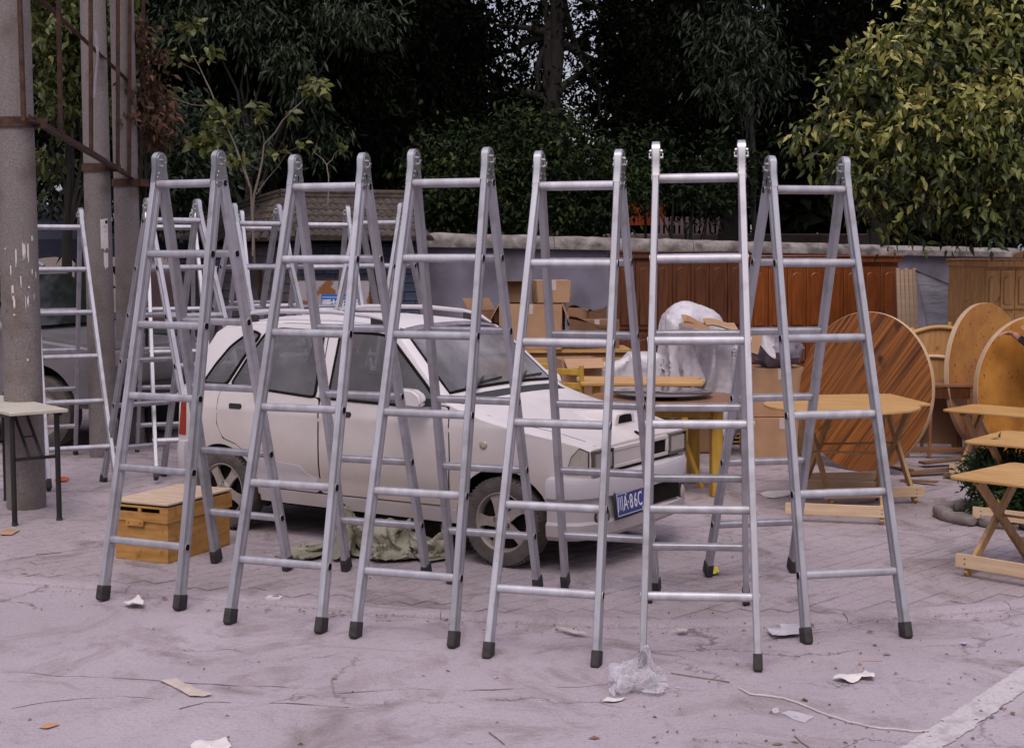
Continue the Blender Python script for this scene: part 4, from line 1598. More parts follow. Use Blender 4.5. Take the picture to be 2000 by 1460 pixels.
# ================================================================== THE WHITE CAR
CS = 1.045
CTH = R(-32.5)
car = thing('parked_car', 'dusty white five-door hatchback parked behind the front row of ladders', 'car', (-.64, 9.84, 0), CTH)


def C(u, v, z):
    return Vector((u * CS, -v * CS, z * CS))


def hw(u):
    w = .70
    if u > 1.0:
        w -= .105 * ((u - 1.0) / .62) ** 2.3
    if u < -1.0:
        w -= .055 * ((-1.0 - u) / .53) ** 2
    return w


def S(u, z):
    w = hw(u)
    if z <= .60:
        v = w - .040 * ((.60 - z) / .40) ** 2
    elif z <= .93:
        v = w - .022 * ((z - .60) / .33) ** 2
    else:
        v = w - .022 - (z - .93) * .27
    # crease along the flank
    v += .006 * math.exp(-((z - .80) / .02) ** 2) - .008 * math.exp(-((z - .40) / .03) ** 2)
    return v


ST = [(1.625, .655, .66), (1.62, .70, .715), (1.57, .725, .75), (1.40, .765, .80), (1.2, .80, .84), (.95, .85, .89), (.80, .895, .925), (.70, .93, .95), (.68, .945, .965), (.49, 1.115, 1.15), (.30, 1.285, 1.325), (.25, 1.318, 1.358),
      (.05, 1.345, 1.388), (-.3, 1.360, 1.408), (-.7, 1.358, 1.402), (-1.0, 1.342, 1.380), (-1.15, 1.322, 1.355), (-1.22, 1.285, 1.31), (-1.31, 1.15, 1.165), (-1.40, 1.01, 1.02), (-1.455, .93, .94), (-1.50, .80, .80), (-1.515, .60, .60), (-1.515, .50, .50)]
su = np.array([s[0] for s in ST][::-1])
se = np.array([s[1] for s in ST][::-1])
scn = np.array([s[2] for s in ST][::-1])


def ze(u):
    return float(np.interp(u, su, se))


def zc(u):
    return float(np.interp(u, su, scn))


def zt(u, v):
    e = ze(u)
    ve = max(.05, S(u, e) - .012)
    return zc(u) - (zc(u) - e) * min(1, abs(v) / ve) ** 2.6


def zbot(u):
    return .215 if -1.38 < u < 1.40 else .30


us = sorted(set([round(x, 4) for x in list(su)] + [round(x, 3) for x in np.arange(-1.45, 1.6, .09)] + [1.6]))
levels = [0, .05, .13, .20, .29, .39, .50, .575, .60, .625, .70, .72, .85, .98]


def section(u):
    zb, e = zbot(u), ze(u)
    pts = []
    nlev = len(levels)
    for i, lv in enumerate(levels):
        z = min(zb + lv, e - .004 * (nlev - i)) if zb + lv > e - .06 else zb + lv
        z = max(z, zb + .0005 * i)
        pts.append((S(u, z) - (.05 if i == 0 else 0), z))
    pts.append((S(u, e) - .004, e))
    ve = S(u, e) - .004
    for f in (.965, .90, .75, .5, .25, 0):
        pts.append((ve * f, zc(u) - (zc(u) - e) * f ** 2.6 + (.004 if f > .8 else 0)))
    return pts


b = MB()
secs = [section(u) for u in us]
npt = len(secs[0])
full = []
for u, s in zip(us, secs):
    ring = [C(u, v, z) for v, z in s] + [C(u, -v, z) for v, z in s[-2::-1]]
    full.append(ring)
nr_ = len(full[0])
vs = [p for r_ in full for p in r_]
fs = []
for i in range(len(us) - 1):
    for j in range(nr_):
        fs.append((i * nr_ + j, i * nr_ + (j + 1) % nr_, (i + 1) * nr_ + (j + 1) % nr_, (i + 1) * nr_ + j))
fs.append(tuple(range(nr_)))
fs.append(tuple(range(len(us) * nr_ - 1, (len(us) - 1) * nr_ - 1, -1)))
b.add(vs, fs)
body = b.build('body', [M['car'], M['gap']], parent=car, smooth=32)
# wheel arches cut out
cut = MB()
for u, r_ in ((1.0875, .315), (-1.0875, .305)):
    cut.cyl(C(u, .52, .262), C(u, .95, .262), r_ * CS, n=40)
    cut.cyl(C(u, -.52, .262), C(u, -.95, .262), r_ * CS, n=40)
cob = cut.build('cutter', [M['gap']])
cob.matrix_world = Matrix.Translation(car.location) @ Matrix.Rotation(CTH, 4, 'Z')
bpy.context.view_layer.update()
md = body.modifiers.new('cut', 'BOOLEAN')
md.object = cob
md.operation = 'DIFFERENCE'
md.solver = 'EXACT'
cutters = [cob]
qwin = [(-1.265, .955), (-1.045, .955), (-.935, 1.13), (-.82, 1.285), (-.90, 1.305), (-1.06, 1.20), (-1.17, 1.08)]
rwin = [(-1.005, .955), (-.29, .912), (-.30, 1.315), (-.66, 1.322), (-.775, 1.295), (-.89, 1.14)]
fwin = [(-.185, .910), (.46, .898), (.645, .925), (.55, 1.02), (.22, 1.302), (.10, 1.315), (-.165, 1.316)]
cc_ = MB()
rows = []
for u in (-1.30, -1.22, -1.1, -.8, -.4, 0, .22, .30, .42, .54, .60):
    tz = ze(u) - .045
    hs = []
    for f in (0, .12, .3, .5, .7, .85, .95, 1.0):
        z = .45 + (tz - .45) * f
        hs.append((S(u, z) - .045, z))
    tzc = zc(u) - .045
    hs += [(hs[-1][0] * .7, tz + (tzc - tz) * .75), (0, tzc)]
    rows.append([C(u, v, z) for v, z in hs] + [C(u, -v, z) for v, z in hs[-2::-1]])
k_ = len(rows[0])
cc_.add([p for r_ in rows for p in r_], [(i * k_ + j, i * k_ + (j + 1) % k_, (i + 1) * k_ + (j + 1) % k_, (i + 1) * k_ + j) for i in range(len(rows) - 1) for j in range(k_)]
        + [tuple(range(k_)), tuple(range(len(rows) * k_ - 1, (len(rows) - 1) * k_ - 1, -1))])
wc_ = MB()
for poly in (qwin, rwin, fwin):
    for s_ in (1, -1):
        n_ = len(poly)
        wc_.add([C(u, s_ * .42, z) for u, z in poly] + [C(u, s_ * .95, z) for u, z in poly], [tuple(range(n_)), tuple(range(2 * n_ - 1, n_ - 1, -1))] + [(i, (i + 1) % n_, n_ + (i + 1) % n_, n_ + i) for i in range(n_)])
sc_ = MB()
for quad, z0_, z1_ in ((((.655, .58), (.655, -.58), (.295, -.498), (.295, .498)), .93, 1.7), (((-1.235, .50), (-1.235, -.50), (-1.42, -.555), (-1.42, .555)), .985, 1.7)):
    sc_.add([C(u, v, z0_) for u, v in quad] + [C(u, v, z1_) for u, v in quad], [(0, 1, 2, 3), (7, 6, 5, 4)] + [(i, (i + 1) % 4, 4 + (i + 1) % 4, 4 + i) for i in range(4)])
for m_b in (cc_, wc_, sc_):
    o_c = m_b.build('cutter', [M['gap']])
    o_c.matrix_world = cob.matrix_world.copy()
    cutters.append(o_c)
    bpy.context.view_layer.update()
    md = body.modifiers.new('cut', 'BOOLEAN')
    md.object = o_c
    md.operation = 'DIFFERENCE'
    md.solver = 'EXACT'
dg = bpy.context.evaluated_depsgraph_get()
nm_ = bpy.data.meshes.new_from_object(body.evaluated_get(dg))
body.modifiers.clear()
body.data = nm_
nm_.name = 'body'
for o_c in cutters:
    bpy.data.objects.remove(o_c)
nm_.materials.clear()
nm_.materials.append(M['car'])
nm_.materials.append(M['gap'])
M['cabin'] = mat('cabin_trim', (.075, .07, .07), (.05, .047, .047), rough=.9)
nm_.materials.append(M['cabin'])
for p in nm_.polygons:
    c_ = p.center / CS
    p.material_index = 0
    for u, r_ in ((1.0875, .315), (-1.0875, .305)):
        dd = math.hypot(c_.x - u, c_.z - .262)
        if dd < r_ + .003 and c_.z > .2:
            p.material_index = 1
    if c_.z < .235:
        p.material_index = 1
    if .44 < c_.z and -1.45 < c_.x < .68 and abs(c_.y) < S(c_.x, min(c_.z, ze(c_.x))) - .012 and c_.z < zt(c_.x, c_.y) - .012:
        p.material_index = 2
    p.use_smooth = True
nm_.set_sharp_from_angle(angle=R(32))


def side_patch(poly, off, name, m, parent=None, side=1, thick=.012, cuts=True, surf=None):
    """panel that follows the flank: outline in (u, z)"""
    bm = bmesh.new()
    vs_ = [bm.verts.new((p[0], 0, p[1])) for p in poly]
    bm.faces.new(vs_)
    if cuts:
        for z in (.30, .37, .40, .43, .50, .60, .70, .78, .80, .82, .88, .93, 1.05, 1.2):
            bmesh.ops.bisect_plane(bm, geom=bm.faces[:] + bm.edges[:] + bm.verts[:], plane_co=(0, 0, z), plane_no=(0, 0, 1))
        for u in (-1.45, -1.3, -1.15, -1.0, -.6, .2, 1.05, 1.2, 1.35, 1.48, 1.55):
            bmesh.ops.bisect_plane(bm, geom=bm.faces[:] + bm.edges[:] + bm.verts[:], plane_co=(u, 0, 0), plane_no=(1, 0, 0))
    bnd = [e for e in bm.edges if len(e.link_faces) == 1]
    r_ = bmesh.ops.extrude_edge_only(bm, edges=bnd)
    inner = {v for v in r_['geom'] if isinstance(v, bmesh.types.BMVert)}
    for v in bm.verts:
        u, z = v.co.x, v.co.z
        vv = S(u, z) + off - (thick if v in inner else 0)
        q = C(u, side * vv, z)
        v.co = q
    bmesh.ops.recalc_face_normals(bm, faces=bm.faces)
    me = bpy.data.meshes.new(name)
    bm.to_mesh(me)
    bm.free()
    me.materials.append(m)
    me.polygons.foreach_set('use_smooth', [True] * len(me.polygons))
    me.set_sharp_from_angle(angle=R(35))
    o = bpy.data.objects.new(name, me)
    COL.objects.link(o)
    o.parent = parent or car
    return o


def inset(poly, d):
    """grow (d<0) or shrink a convex-ish outline"""
    n = len(poly)
    out = []
    area = sum(poly[i][0] * poly[(i + 1) % n][1] - poly[(i + 1) % n][0] * poly[i][1] for i in range(n))
    sg = 1 if area > 0 else -1
    for i in range(n):
        p0, p, p1_ = Vector(poly[i - 1]), Vector(poly[i]), Vector(poly[(i + 1) % n])
        e0, e1 = (p - p0).normalized(), (p1_ - p).normalized()
        n0, n1 = Vector((-e0.y, e0.x)) * sg, Vector((-e1.y, e1.x)) * sg
        m_ = (n0 + n1)
        m_ = m_ / max(.4, m_.length_squared / 2)
        q = p + m_ * d
        out.append((q.x, q.y))
    return out


def rounded(poly, r_, n=3):
    out = []
    N = len(poly)
    for i in range(N):
        p0, p, p1_ = Vector(poly[i - 1]), Vector(poly[i]), Vector(poly[(i + 1) % N])
        a_, c_ = (p0 - p), (p1_ - p)
        ra, rc = min(r_, a_.length * .4), min(r_, c_.length * .4)
        A_, C_ = p + a_.normalized() * ra, p + c_.normalized() * rc
        for k in range(n + 1):
            t = k / n
            q = A_ * (1 - t) ** 2 + p * 2 * t * (1 - t) + C_ * t ** 2
            out.append((q.x, q.y))
    return out


rdoor = [(-.262, .315), (-.262, .905), (-.60, .928), (-1.075, .945), (-1.11, .86), (-1.115, .70), (-1.06, .61), (-.93, .575), (-.80, .46), (-.775, .315)]
fdoor = [(-.250, .315), (.715, .325), (.735, .60), (.722, .905), (.66, .912), (.40, .893), (-.250, .903)]
for side in (1, -1):
    for poly, nm, hu in ((rdoor, 'rear_door', -.985), (fdoor, 'front_door', -.085)):
        side_patch(inset(poly, -.006), .0012, 'door_gap', M['gap'], side=side)
        d_ = side_patch(rounded(inset(poly, .0), .03), .0042, nm, M['car'], side=side)
        # handle with its recess
        h = MB()
        u0 = hu
        zz = .818
        h.box(C(u0 + .035, side * (S(u0, zz) + .006), zz), (.115, .012, .042))
        h.build('door_handle', M['dark'], parent=d_, bevel=.006, seg=2)
    for poly, nm in ((qwin, 'quarter_window'), (rwin, 'rear_side_window'), (fwin, 'front_side_window')):
        g = MB()
        rp_ = rounded(poly, .035)
        g.tube([C(u, side * (S(u, z) + .003), z) for u, z in rp_ + rp_[:2]], .0105, n=6, caps=False)
        g.build('window_seal', M['gap'], parent=car, smooth=60)
        side_patch(rounded(poly, .035), .0062, nm, M['glass'], side=side, thick=.004)
    # sill moulding and lower rubbing panel
    side_patch([(-.755, .225), (.78, .225), (.78, .305), (-.755, .305)], .014, 'sill_panel', M['bumper'], side=side)
    side_patch([(-.76, .335), (-.30, .345), (-.275, .40), (-.36, .43), (-.41, .475), (-.78, .50)], .008, 'rubbing_panel', M['bumper'], side=side)
    # door-frame shadow line and gutter
    g = MB()
    for pl_, rr in (([(-.262, .91), (-.262, 1.34)], .0035), ([(-1.14, 1.318), (-.95, 1.346), (-.6, 1.362), (-.2, 1.364), (.15, 1.348), (.27, 1.31)], .0045)):
        P = []
        for i in range(len(pl_) - 1):
            for k in range(4):
                t = k / 4
                u, z = lerp(pl_[i][0], pl_[i + 1][0], t), lerp(pl_[i][1], pl_[i + 1][1], t)
                P.append(C(u, side * (S(u, z) - .001 - (.006 if rr > .004 else 0)), z - (.004 if rr > .004 else 0)))
        u, z = pl_[-1]
        P.append(C(u, side * (S(u, z) - .001), z))
        g.tube(P, rr, n=6)
    g.build('gutter', M['gap'], parent=car)
    # bonnet shut line
    g = MB()
    P = []
    for i in range(15):
        u = lerp(1.60, .74, i / 14)
        v = lerp(.50, .60, min(1, i / 9))
        P.append(C(u, side * v, zt(u, v) + .0005))
    g.tube(P, .0038, n=6)
    g.build('shut_line', M['gap'], parent=car)
    # roof rail
    g = MB()
    P = [C(u, side * .505, zt(u, .505) + h_) for u, h_ in ((-1.12, .015), (-1.0, .055), (-.8, .068), (-.3, .066), (0, .06), (.14, .05), (.24, .012))]
    g.tube(P, [.010, .016, .015, .015, .015, .015, .008], n=8)
    g.build('roof_rail', M['bumper'], parent=car, smooth=60)
    for ua, ub in ((-1.14, -.92), (.02, .25)):
        g = MB()
        ua_, ub_ = ua, ub
        v0 = .505
        hh = .058
        if ua < -.5:
            prof = [(ua, 0), (ub, 0), (ub, hh), (lerp(ua, ub, .55), hh), (lerp(ua, ub, .2), hh * .5)]
        else:
            prof = [(ua, 0), (ub, 0), (lerp(ua, ub, .75), hh * .5), (lerp(ua, ub, .35), hh * .95), (ua, hh)]
        fr_ = [C(u, side * (v0 - .016), zt(u, v0) - .006 + z) for u, z in prof]
        bk_ = [C(u, side * (v0 + .016), zt(u, v0) - .006 + z) for u, z in prof]
        n5 = len(prof)
        g.add(fr_ + bk_, [tuple(range(n5)), tuple(range(2 * n5 - 1, n5 - 1, -1))] + [(i, (i + 1) % n5, n5 + (i + 1) % n5, n5 + i) for i in range(n5)])
        g.build('rail_foot', M['dark'], parent=car, bevel=.004)
    # mirror
    g = MB()
    prof = [(0.43, .905), (.60, .90), (.625, .93), (.60, .985), (.55, 1.015), (.44, 1.02), (.415, .99), (.415, .93)]
    o_ = S(.5, .95) + .055
    n8 = len(prof)
    fr_ = [C(u * 1 + .0, side * (o_ + .085), z) for u, z in prof]
    bk_ = [C(lerp(.5, u, .86), side * o_, lerp(.96, z, .82)) for u, z in prof]
    g.add(fr_ + bk_, [tuple(range(n8)), tuple(range(2 * n8 - 1, n8 - 1, -1))] + [(i, (i + 1) % n8, n8 + (i + 1) % n8, n8 + i) for i in range(n8)])
    mr_ = g.build('wing_mirror', M['car'], parent=car, bevel=.016, seg=3)
    g = MB()
    g.bar(C(.60, side * (o_ + .02), .935), C(.66, side * (S(.66, .93) - .03), .925), .03, .05)
    g.build('mirror_arm', M['dark'], parent=mr_)
    # repeater lamp
    g = MB()
    g.lathe([(.030, 0), (.026, .008), (.012, .013), (.001, .0135)], C(.975, side * (S(.975, .705) - .003), .705), C(0, side, 0), n=16)
    g.build('repeater_lamp', M['lens'], parent=car, smooth=60)
    # tail lamp
    side_patch([(-1.505, .60), (-1.43, .60), (-1.42, .82), (-1.475, .82)], .006, 'tail_lamp', M['red_lens'], side=side)
    # front corner lamp
    cl_p = [(1.50, .575), (1.612, .575), (1.612, .695), (1.565, .712), (1.525, .665)]
    side_patch(inset(cl_p, -.006), .0035, 'lamp_gap', M['dark'], side=side)
    side_patch(cl_p, .008, 'corner_lamp', M['lens'], side=side)

# glass areas front and rear
def top_patch(u0, u1, m0, m1, name, m, off, rows=8, cols=10, thick=.006, shape=None):
    b = MB()
    g = []
    for i in range(rows + 1):
        u = lerp(u0, u1, i / rows)
        vv = lerp(m0, m1, i / rows)
        row = []
        for j in range(cols + 1):
            v = -vv + 2 * vv * j / cols
            uu = u
            if shape:
                uu = u + shape * (1 - (v / vv) ** 2)
            row.append((uu, v))
        g.append(row)
    def P(u, v, o):
        e = .01
        z = zt(u, v)
        n_ = Vector((-(zt(u + e, v) - zt(u - e, v)) / (2 * e), 0, 1)).normalized()
        return C(u + n_.x * o, v, z + n_.z * o)
    top = [P(u, v, off) for row in g for u, v in row]
    bot = [P(u, v, off - thick) for row in g for u, v in row]
    w = cols + 1
    N = len(top)
    fs_ = [(i * w + j, i * w + j + 1, (i + 1) * w + j + 1, (i + 1) * w + j) for i in range(rows) for j in range(cols)]
    rim_ = [j for j in range(w)] + [i * w + cols for i in range(1, rows + 1)] + [rows * w + j for j in range(cols - 1, -1, -1)] + [i * w for i in range(rows - 1, 0, -1)]
    fs_ += [(rim_[k], rim_[(k + 1) % len(rim_)], N + rim_[(k + 1) % len(rim_)], N + rim_[k]) for k in range(len(rim_))]
    b.add(top + bot, fs_)
    return b.build(name, m, parent=car, smooth=40)


for (u0, v0, u1, v1) in ((.655, .580, .295, .498), (-1.235, .50, -1.425, .56)):
    g = MB()
    per = [(u0, lerp(-v0, v0, i / 8)) for i in range(9)] + [(lerp(u0, u1, i / 6), lerp(v0, v1, i / 6)) for i in range(1, 7)] + [(u1, lerp(v1, -v1, i / 8)) for i in range(1, 9)] + [(lerp(u1, u0, i / 6), -lerp(v1, v0, i / 6)) for i in range(1, 7)]
    per += per[1:2]
    g.tube([C(u, v, zt(u, v) + .004) for u, v in per], .011, n=6, caps=False)
    g.build('screen_seal', M['gap'], parent=car, smooth=60)
# seats, dashboard, steering wheel
M['seat'] = mat('seat_cloth', (.17, .155, .155), (.12, .11, .11), scale=30, rough=.95)
for (u, v, w) in ((-.08, .31, .42), (-.08, -.31, .42), (-.80, 0, 1.05)):
    g = MB()
    g.box(C(u + .12, v, .53), (.46, w, .14))
    st0 = g.build('seat', M['seat'], parent=car, bevel=.05, seg=2)
    g = MB()
    g.box(C(u - .16, v, .80), (.13, w, .54), Matrix.Rotation(R(-14), 3, 'Y'))
    g.build('seat_back', M['seat'], parent=st0, bevel=.05, seg=2)
    for hv in ((0,) if w < .5 else (-.3, .3)):
        g = MB()
        g.box(C(u - .235, v + hv, 1.12), (.08, .24, .15), Matrix.Rotation(R(-10), 3, 'Y'))
        g.build('headrest', M['seat'], parent=st0, bevel=.035, seg=2)
g = MB()
g.box(C(.50, 0, .83), (.26, 1.16, .20))
dsh = g.build('dashboard', M['cabin'], parent=car, bevel=.05, seg=2)
g = MB()
sw_c, sw_a = C(.27, -.31, .86), Vector((-.85, 0, .52)).normalized()
sx_ = sw_a.orthogonal().normalized()
sy_ = sw_a.cross(sx_)
g.tube([sw_c + (sx_ * math.cos(2 * PI * i / 24) + sy_ * math.sin(2 * PI * i / 24)) * .18 for i in range(26)], .014, n=6, caps=False)
g.bar(sw_c - sx_ * .17, sw_c + sx_ * .17, .04, .02, up=sw_a)
g.bar(sw_c, sw_c - sw_a * .16, .04, .04)
g.build('steering_wheel', M['dark'], parent=car, smooth=50)
top_patch(.655, .295, .580, .498, 'windscreen', M['wscreen'], .009)
top_patch(-1.235, -1.425, .50, .56, 'rear_window', M['glass'], .006)
top_patch(.76, .685, .60, .60, 'cowl', M['dark'], .004, rows=2)
top_patch(.275, .225, .515, .515, 'sun_strip', M['blanket'], .006, rows=2)
# wipers
for v0, v1, u1 in ((.42, -.02, .66), (-.10, -.50, .66)):
    g = MB()
    a_ = C(.715, v0, zt(.715, v0) + .02)
    c_ = C(.625, (v0 + v1) / 2 - .03, zt(.625, (v0 + v1) / 2) + .03)
    g.tube([a_, lerp(a_, c_, .5) + Vector((0, 0, .012)), c_], [.010, .008, .006], n=6)
    P = [C(.655 - .02 * t, lerp(v0 - .02, v1, t), zt(.655 - .02 * t, lerp(v0 - .02, v1, t)) + .022) for t in (0, .25, .5, .75, 1)]
    g.tube(P, .007, n=6)
    g.build('wiper', M['dark'], parent=car)
# bonnet scoop
g = MB()
sc_u0, sc_u1, sv = 1.16, 1.40, .115
sv0 = -.09
for (uu, k, hgt) in ((1.12, .75, .004), (1.28, 1.0, .034), (1.405, 1.0, .052), (1.415, .97, .048)):
    pass
rows = []
for (uu, k, hgt) in ((1.16, .7, .002), (1.27, .9, .030), (1.40, 1.0, .062), (1.475, 1.0, .066)):
    row = []
    for f, hk in ((-1.12, 0), (-1.0, .75), (-.85, 1), (0, 1.06), (.85, 1), (1.0, .75), (1.12, 0)):
        v = sv0 + sv * k * f
        row.append(C(uu, v, zt(uu, v) + hgt * hk - (.004 if hk == 0 else 0)))
    rows.append(row)
g.add([p for r_ in rows for p in r_], [(i * 7 + j, i * 7 + j + 1, (i + 1) * 7 + j + 1, (i + 1) * 7 + j) for i in range(3) for j in range(6)])
scp = g.build('bonnet_scoop', M['car'], parent=car, smooth=40)
g = MB()
fr_ = [lerp(p, rows[-1][3] - Vector((0, 0, .028)), .30) + Vector((.002, 0, 0)) for p in rows[-1]]
g.add(fr_ + [rows[-1][j] for j in range(7)], [tuple(range(7))])
g.build('scoop_mouth', M['gap'], parent=scp)
g = MB()
g.add(rows[-1] + fr_, [(j, j + 1, 8 + j, 7 + j) for j in range(6)] + [(6, 0, 7, 13)])
g.build('scoop_lip', M['car'], parent=scp)

# front face: head lamps, grille
UF = 1.622
for side in (1, -1):
    g = MB()
    g.box(C(UF + .006, side * .475, .637), (.03 * CS, .20 * CS, .115 * CS))
    hl = g.build('head_lamp', M['lens'], parent=car, bevel=.014, seg=3)
    g = MB()
    v0, v1, z0_, z1_ = side * .365, side * .585, .572, .700
    for (va, vb, za, zb_) in ((v0, v1, z1_ - .002, z1_), (v0, v1, z0_, z0_ + .002), (v0 - side * .002, v0, z0_, z1_), (v1, v1 + side * .002, z0_, z1_)):
        g.box(C(UF + .010, (va + vb) / 2, (za + zb_) / 2), (.03 * CS, abs(va - vb) * CS, (zb_ - za) * CS))
    g.build('lamp_surround', M['tyre'], parent=hl)
g = MB()
z0_, z1_ = .575, .700
g.box(C(UF + .004, .0, .685), (.022 * CS, .71 * CS, .024 * CS))
g.box(C(UF + .004, .0, .585), (.022 * CS, .71 * CS, .022 * CS))
for v in (.352, -.345):
    g.box(C(UF + .004, v, .635), (.022 * CS, .03 * CS, .08 * CS))
g.box(C(UF + .002, .125, .635), (.018 * CS, .44 * CS, .08 * CS))
grl = g.build('grille', M['car'], parent=car, bevel=.004)
g = MB()
g.box(C(UF - .002, -.215, .635), (.012 * CS, .25 * CS, .078 * CS))
g.build('grille_mesh', M['gap'], parent=grl)
g = MB()
g.box(C(UF, 0, .566), (.02 * CS, 1.0 * CS, .014 * CS))
g.build('lower_slot', M['gap'], parent=car)
# round badge on the bonnet lip
g = MB()
eu = 1.592
for rr in (.018,):
    pts = [C(eu + .012 * math.cos(2 * PI * i / 16) * 1.6, -.03 + rr * math.sin(2 * PI * i / 16), zt(eu + .012 * math.cos(2 * PI * i / 16), -.03) + .006) for i in range(17)]
    g.tube(pts, .0022, n=6, caps=False)
for dv in (-.009, 0, .009):
    g.tube([C(eu - .013, -.03 + dv, zt(eu - .013, -.03) + .006), C(eu + .013, -.03 + dv, zt(eu + .013, -.03) + .006)], .0026, n=6)
g.build('badge', M['gap'], parent=car)

# bumpers
def plan(front, f):
    """plan curve of the bumper, f from -1 (left) to 1 (right)"""
    if front:
        K = [(1.415, .712), (1.50, .700), (1.575, .655), (1.628, .55), (1.655, .40), (1.668, .2), (1.672, 0)]
    else:
        K = [(-1.40, .695), (-1.47, .680), (-1.525, .63), (-1.56, .50), (-1.575, .3), (-1.58, 0)]
    a_ = 1 - abs(f)
    t = a_ * (len(K) - 1)
    i = min(int(t), len(K) - 2)
    t -= i
    u = lerp(K[i][0], K[i + 1][0], t)
    v = lerp(K[i][1], K[i + 1][1], t)
    return u, v * (1 if f >= 0 else -1)


def bumper(front, prof, name):
    g = MB()
    NF = 48
    vs_ = []
    for i in range(NF + 1):
        f = -1 + 2 * i / NF
        u, v = plan(front, f)
        u2, v2 = plan(front, min(1, f + .01))
        u1_, v1_ = plan(front, max(-1, f - .01))
        tx, ty = u2 - u1_, v2 - v1_
        n_ = Vector((ty, -tx)).normalized()
        if (front and n_.x < 0 and abs(v) < .5) or (not front and n_.x > 0 and abs(v) < .5):
            n_ = -n_
        if abs(v) >= .5 and n_.y * v < 0:
            n_ = -n_
        for o_, z in prof:
            vs_.append(C(u + n_.x * o_, v + n_.y * o_, z))
    k = len(prof)
    g.add(vs_, [(i * k + j, i * k + (j + 1) % k, (i + 1) * k + (j + 1) % k, (i + 1) * k + j) for i in range(NF) for j in range(k)] + [tuple(range(k)), tuple(range(NF * k + k - 1, NF * k - 1, -1))])
    return g.build(name, M['bumper'], parent=car, smooth=35)


fb_ = bumper(True, [(-.06, .20), (.0, .20), (.022, .225), (.028, .29), (.010, .305), (.008, .425), (.030, .44), (.034, .52), (.022, .548), (-.06, .556)], 'front_bumper')
bumper(False, [(-.06, .32), (.0, .32), (.014, .36), (.018, .50), (.008, .56), (-.05, .565)], 'rear_bumper')
for side in (1, -1):
    g = MB()
    cu, cv = plan(True, side * .30)
    c0 = C(1.622, side * (.50 if side > 0 else .505), .325)
    ax_ = C(1, side * .22, 0).normalized()
    g.lathe([(.001, .022), (.030, .020), (.046, .014), (.052, .004), (.052, -.02)], c0 + ax_ * .028, ax_, n=24)
    fl = g.build('fog_lamp', M['lens'], parent=car, smooth=50)
    g = MB()
    g.lathe([(.060, -.03), (.064, .010), (.058, .014), (.053, .006)], c0 + ax_ * .025, ax_, n=24)
    g.build('lamp_ring', M['dark'], parent=fl, smooth=50)
    g = MB()
    g.box(C(1.652, side * .43, .47), (.02 * CS, .15 * CS, .05 * CS), Matrix.Rotation(-side * .18, 3, 'Z'))
    g.build('indicator', M['lens'], parent=car, bevel=.004)
g = MB()
g.box(C(1.678, -.06, .372), (.012 * CS, .70 * CS, .115 * CS))
g.build('lower_grille', M['gap'], parent=car)
# number plate with its characters
g = MB()
PT = Matrix.Rotation(R(-6), 3, 'Y')
pc = C(1.694, .205, .375)
g.box(pc, (.006, .44, .14), PT)
npl = g.build('number_plate', M['plate'], parent=car, bevel=.002)
g = MB()
g.box(pc - Vector((.008, 0, 0)), (.010, .47, .168), PT)
g.build('plate_holder', M['dark'], parent=npl, bevel=.004)
g = MB()
for (y0, z0, sy_, sz_) in ((0, .064, .43, .0035), (0, -.064, .43, .0035), (.214, 0, .0035, .131), (-.214, 0, .0035, .131)):
    g.box(pc + PT @ Vector((.0036, y0, z0)), (.001, sy_, sz_), PT)
g.build('plate_border', M['sign_white'], parent=npl)
# characters read along +v -> -v seen from the front, i.e. local -Y to +Y as seen by the camera
for ch, off in (('\u5ddd', -.178), ('A', -.112), ('\u00b7', -.076), ('8', -.040), ('6', .016), ('C', .072)):
    tm = text_mesh(ch, .105 if ord(ch) > 255 else .125, M['sign_white'], .0012)
    base_ = Matrix.Translation(pc + PT @ Vector((.0040, off, 0))) @ PT.to_4x4() @ Matrix(((0, 0, 1, 0), (1, 0, 0, 0), (0, 1, 0, 0), (0, 0, 0, 1))) @ Matrix.Scale(.68, 4, (1, 0, 0))
    place_mesh('plate_character', tm, npl, base_)
for off in (-.10, .10):
    g = MB()
    g.cyl(pc + PT @ Vector((.003, off, .052)), pc + PT @ Vector((.008, off, .052)), .007, .004, n=10)
    g.build('plate_screw', M['steel'], parent=npl)

# wheels
RWH = .262


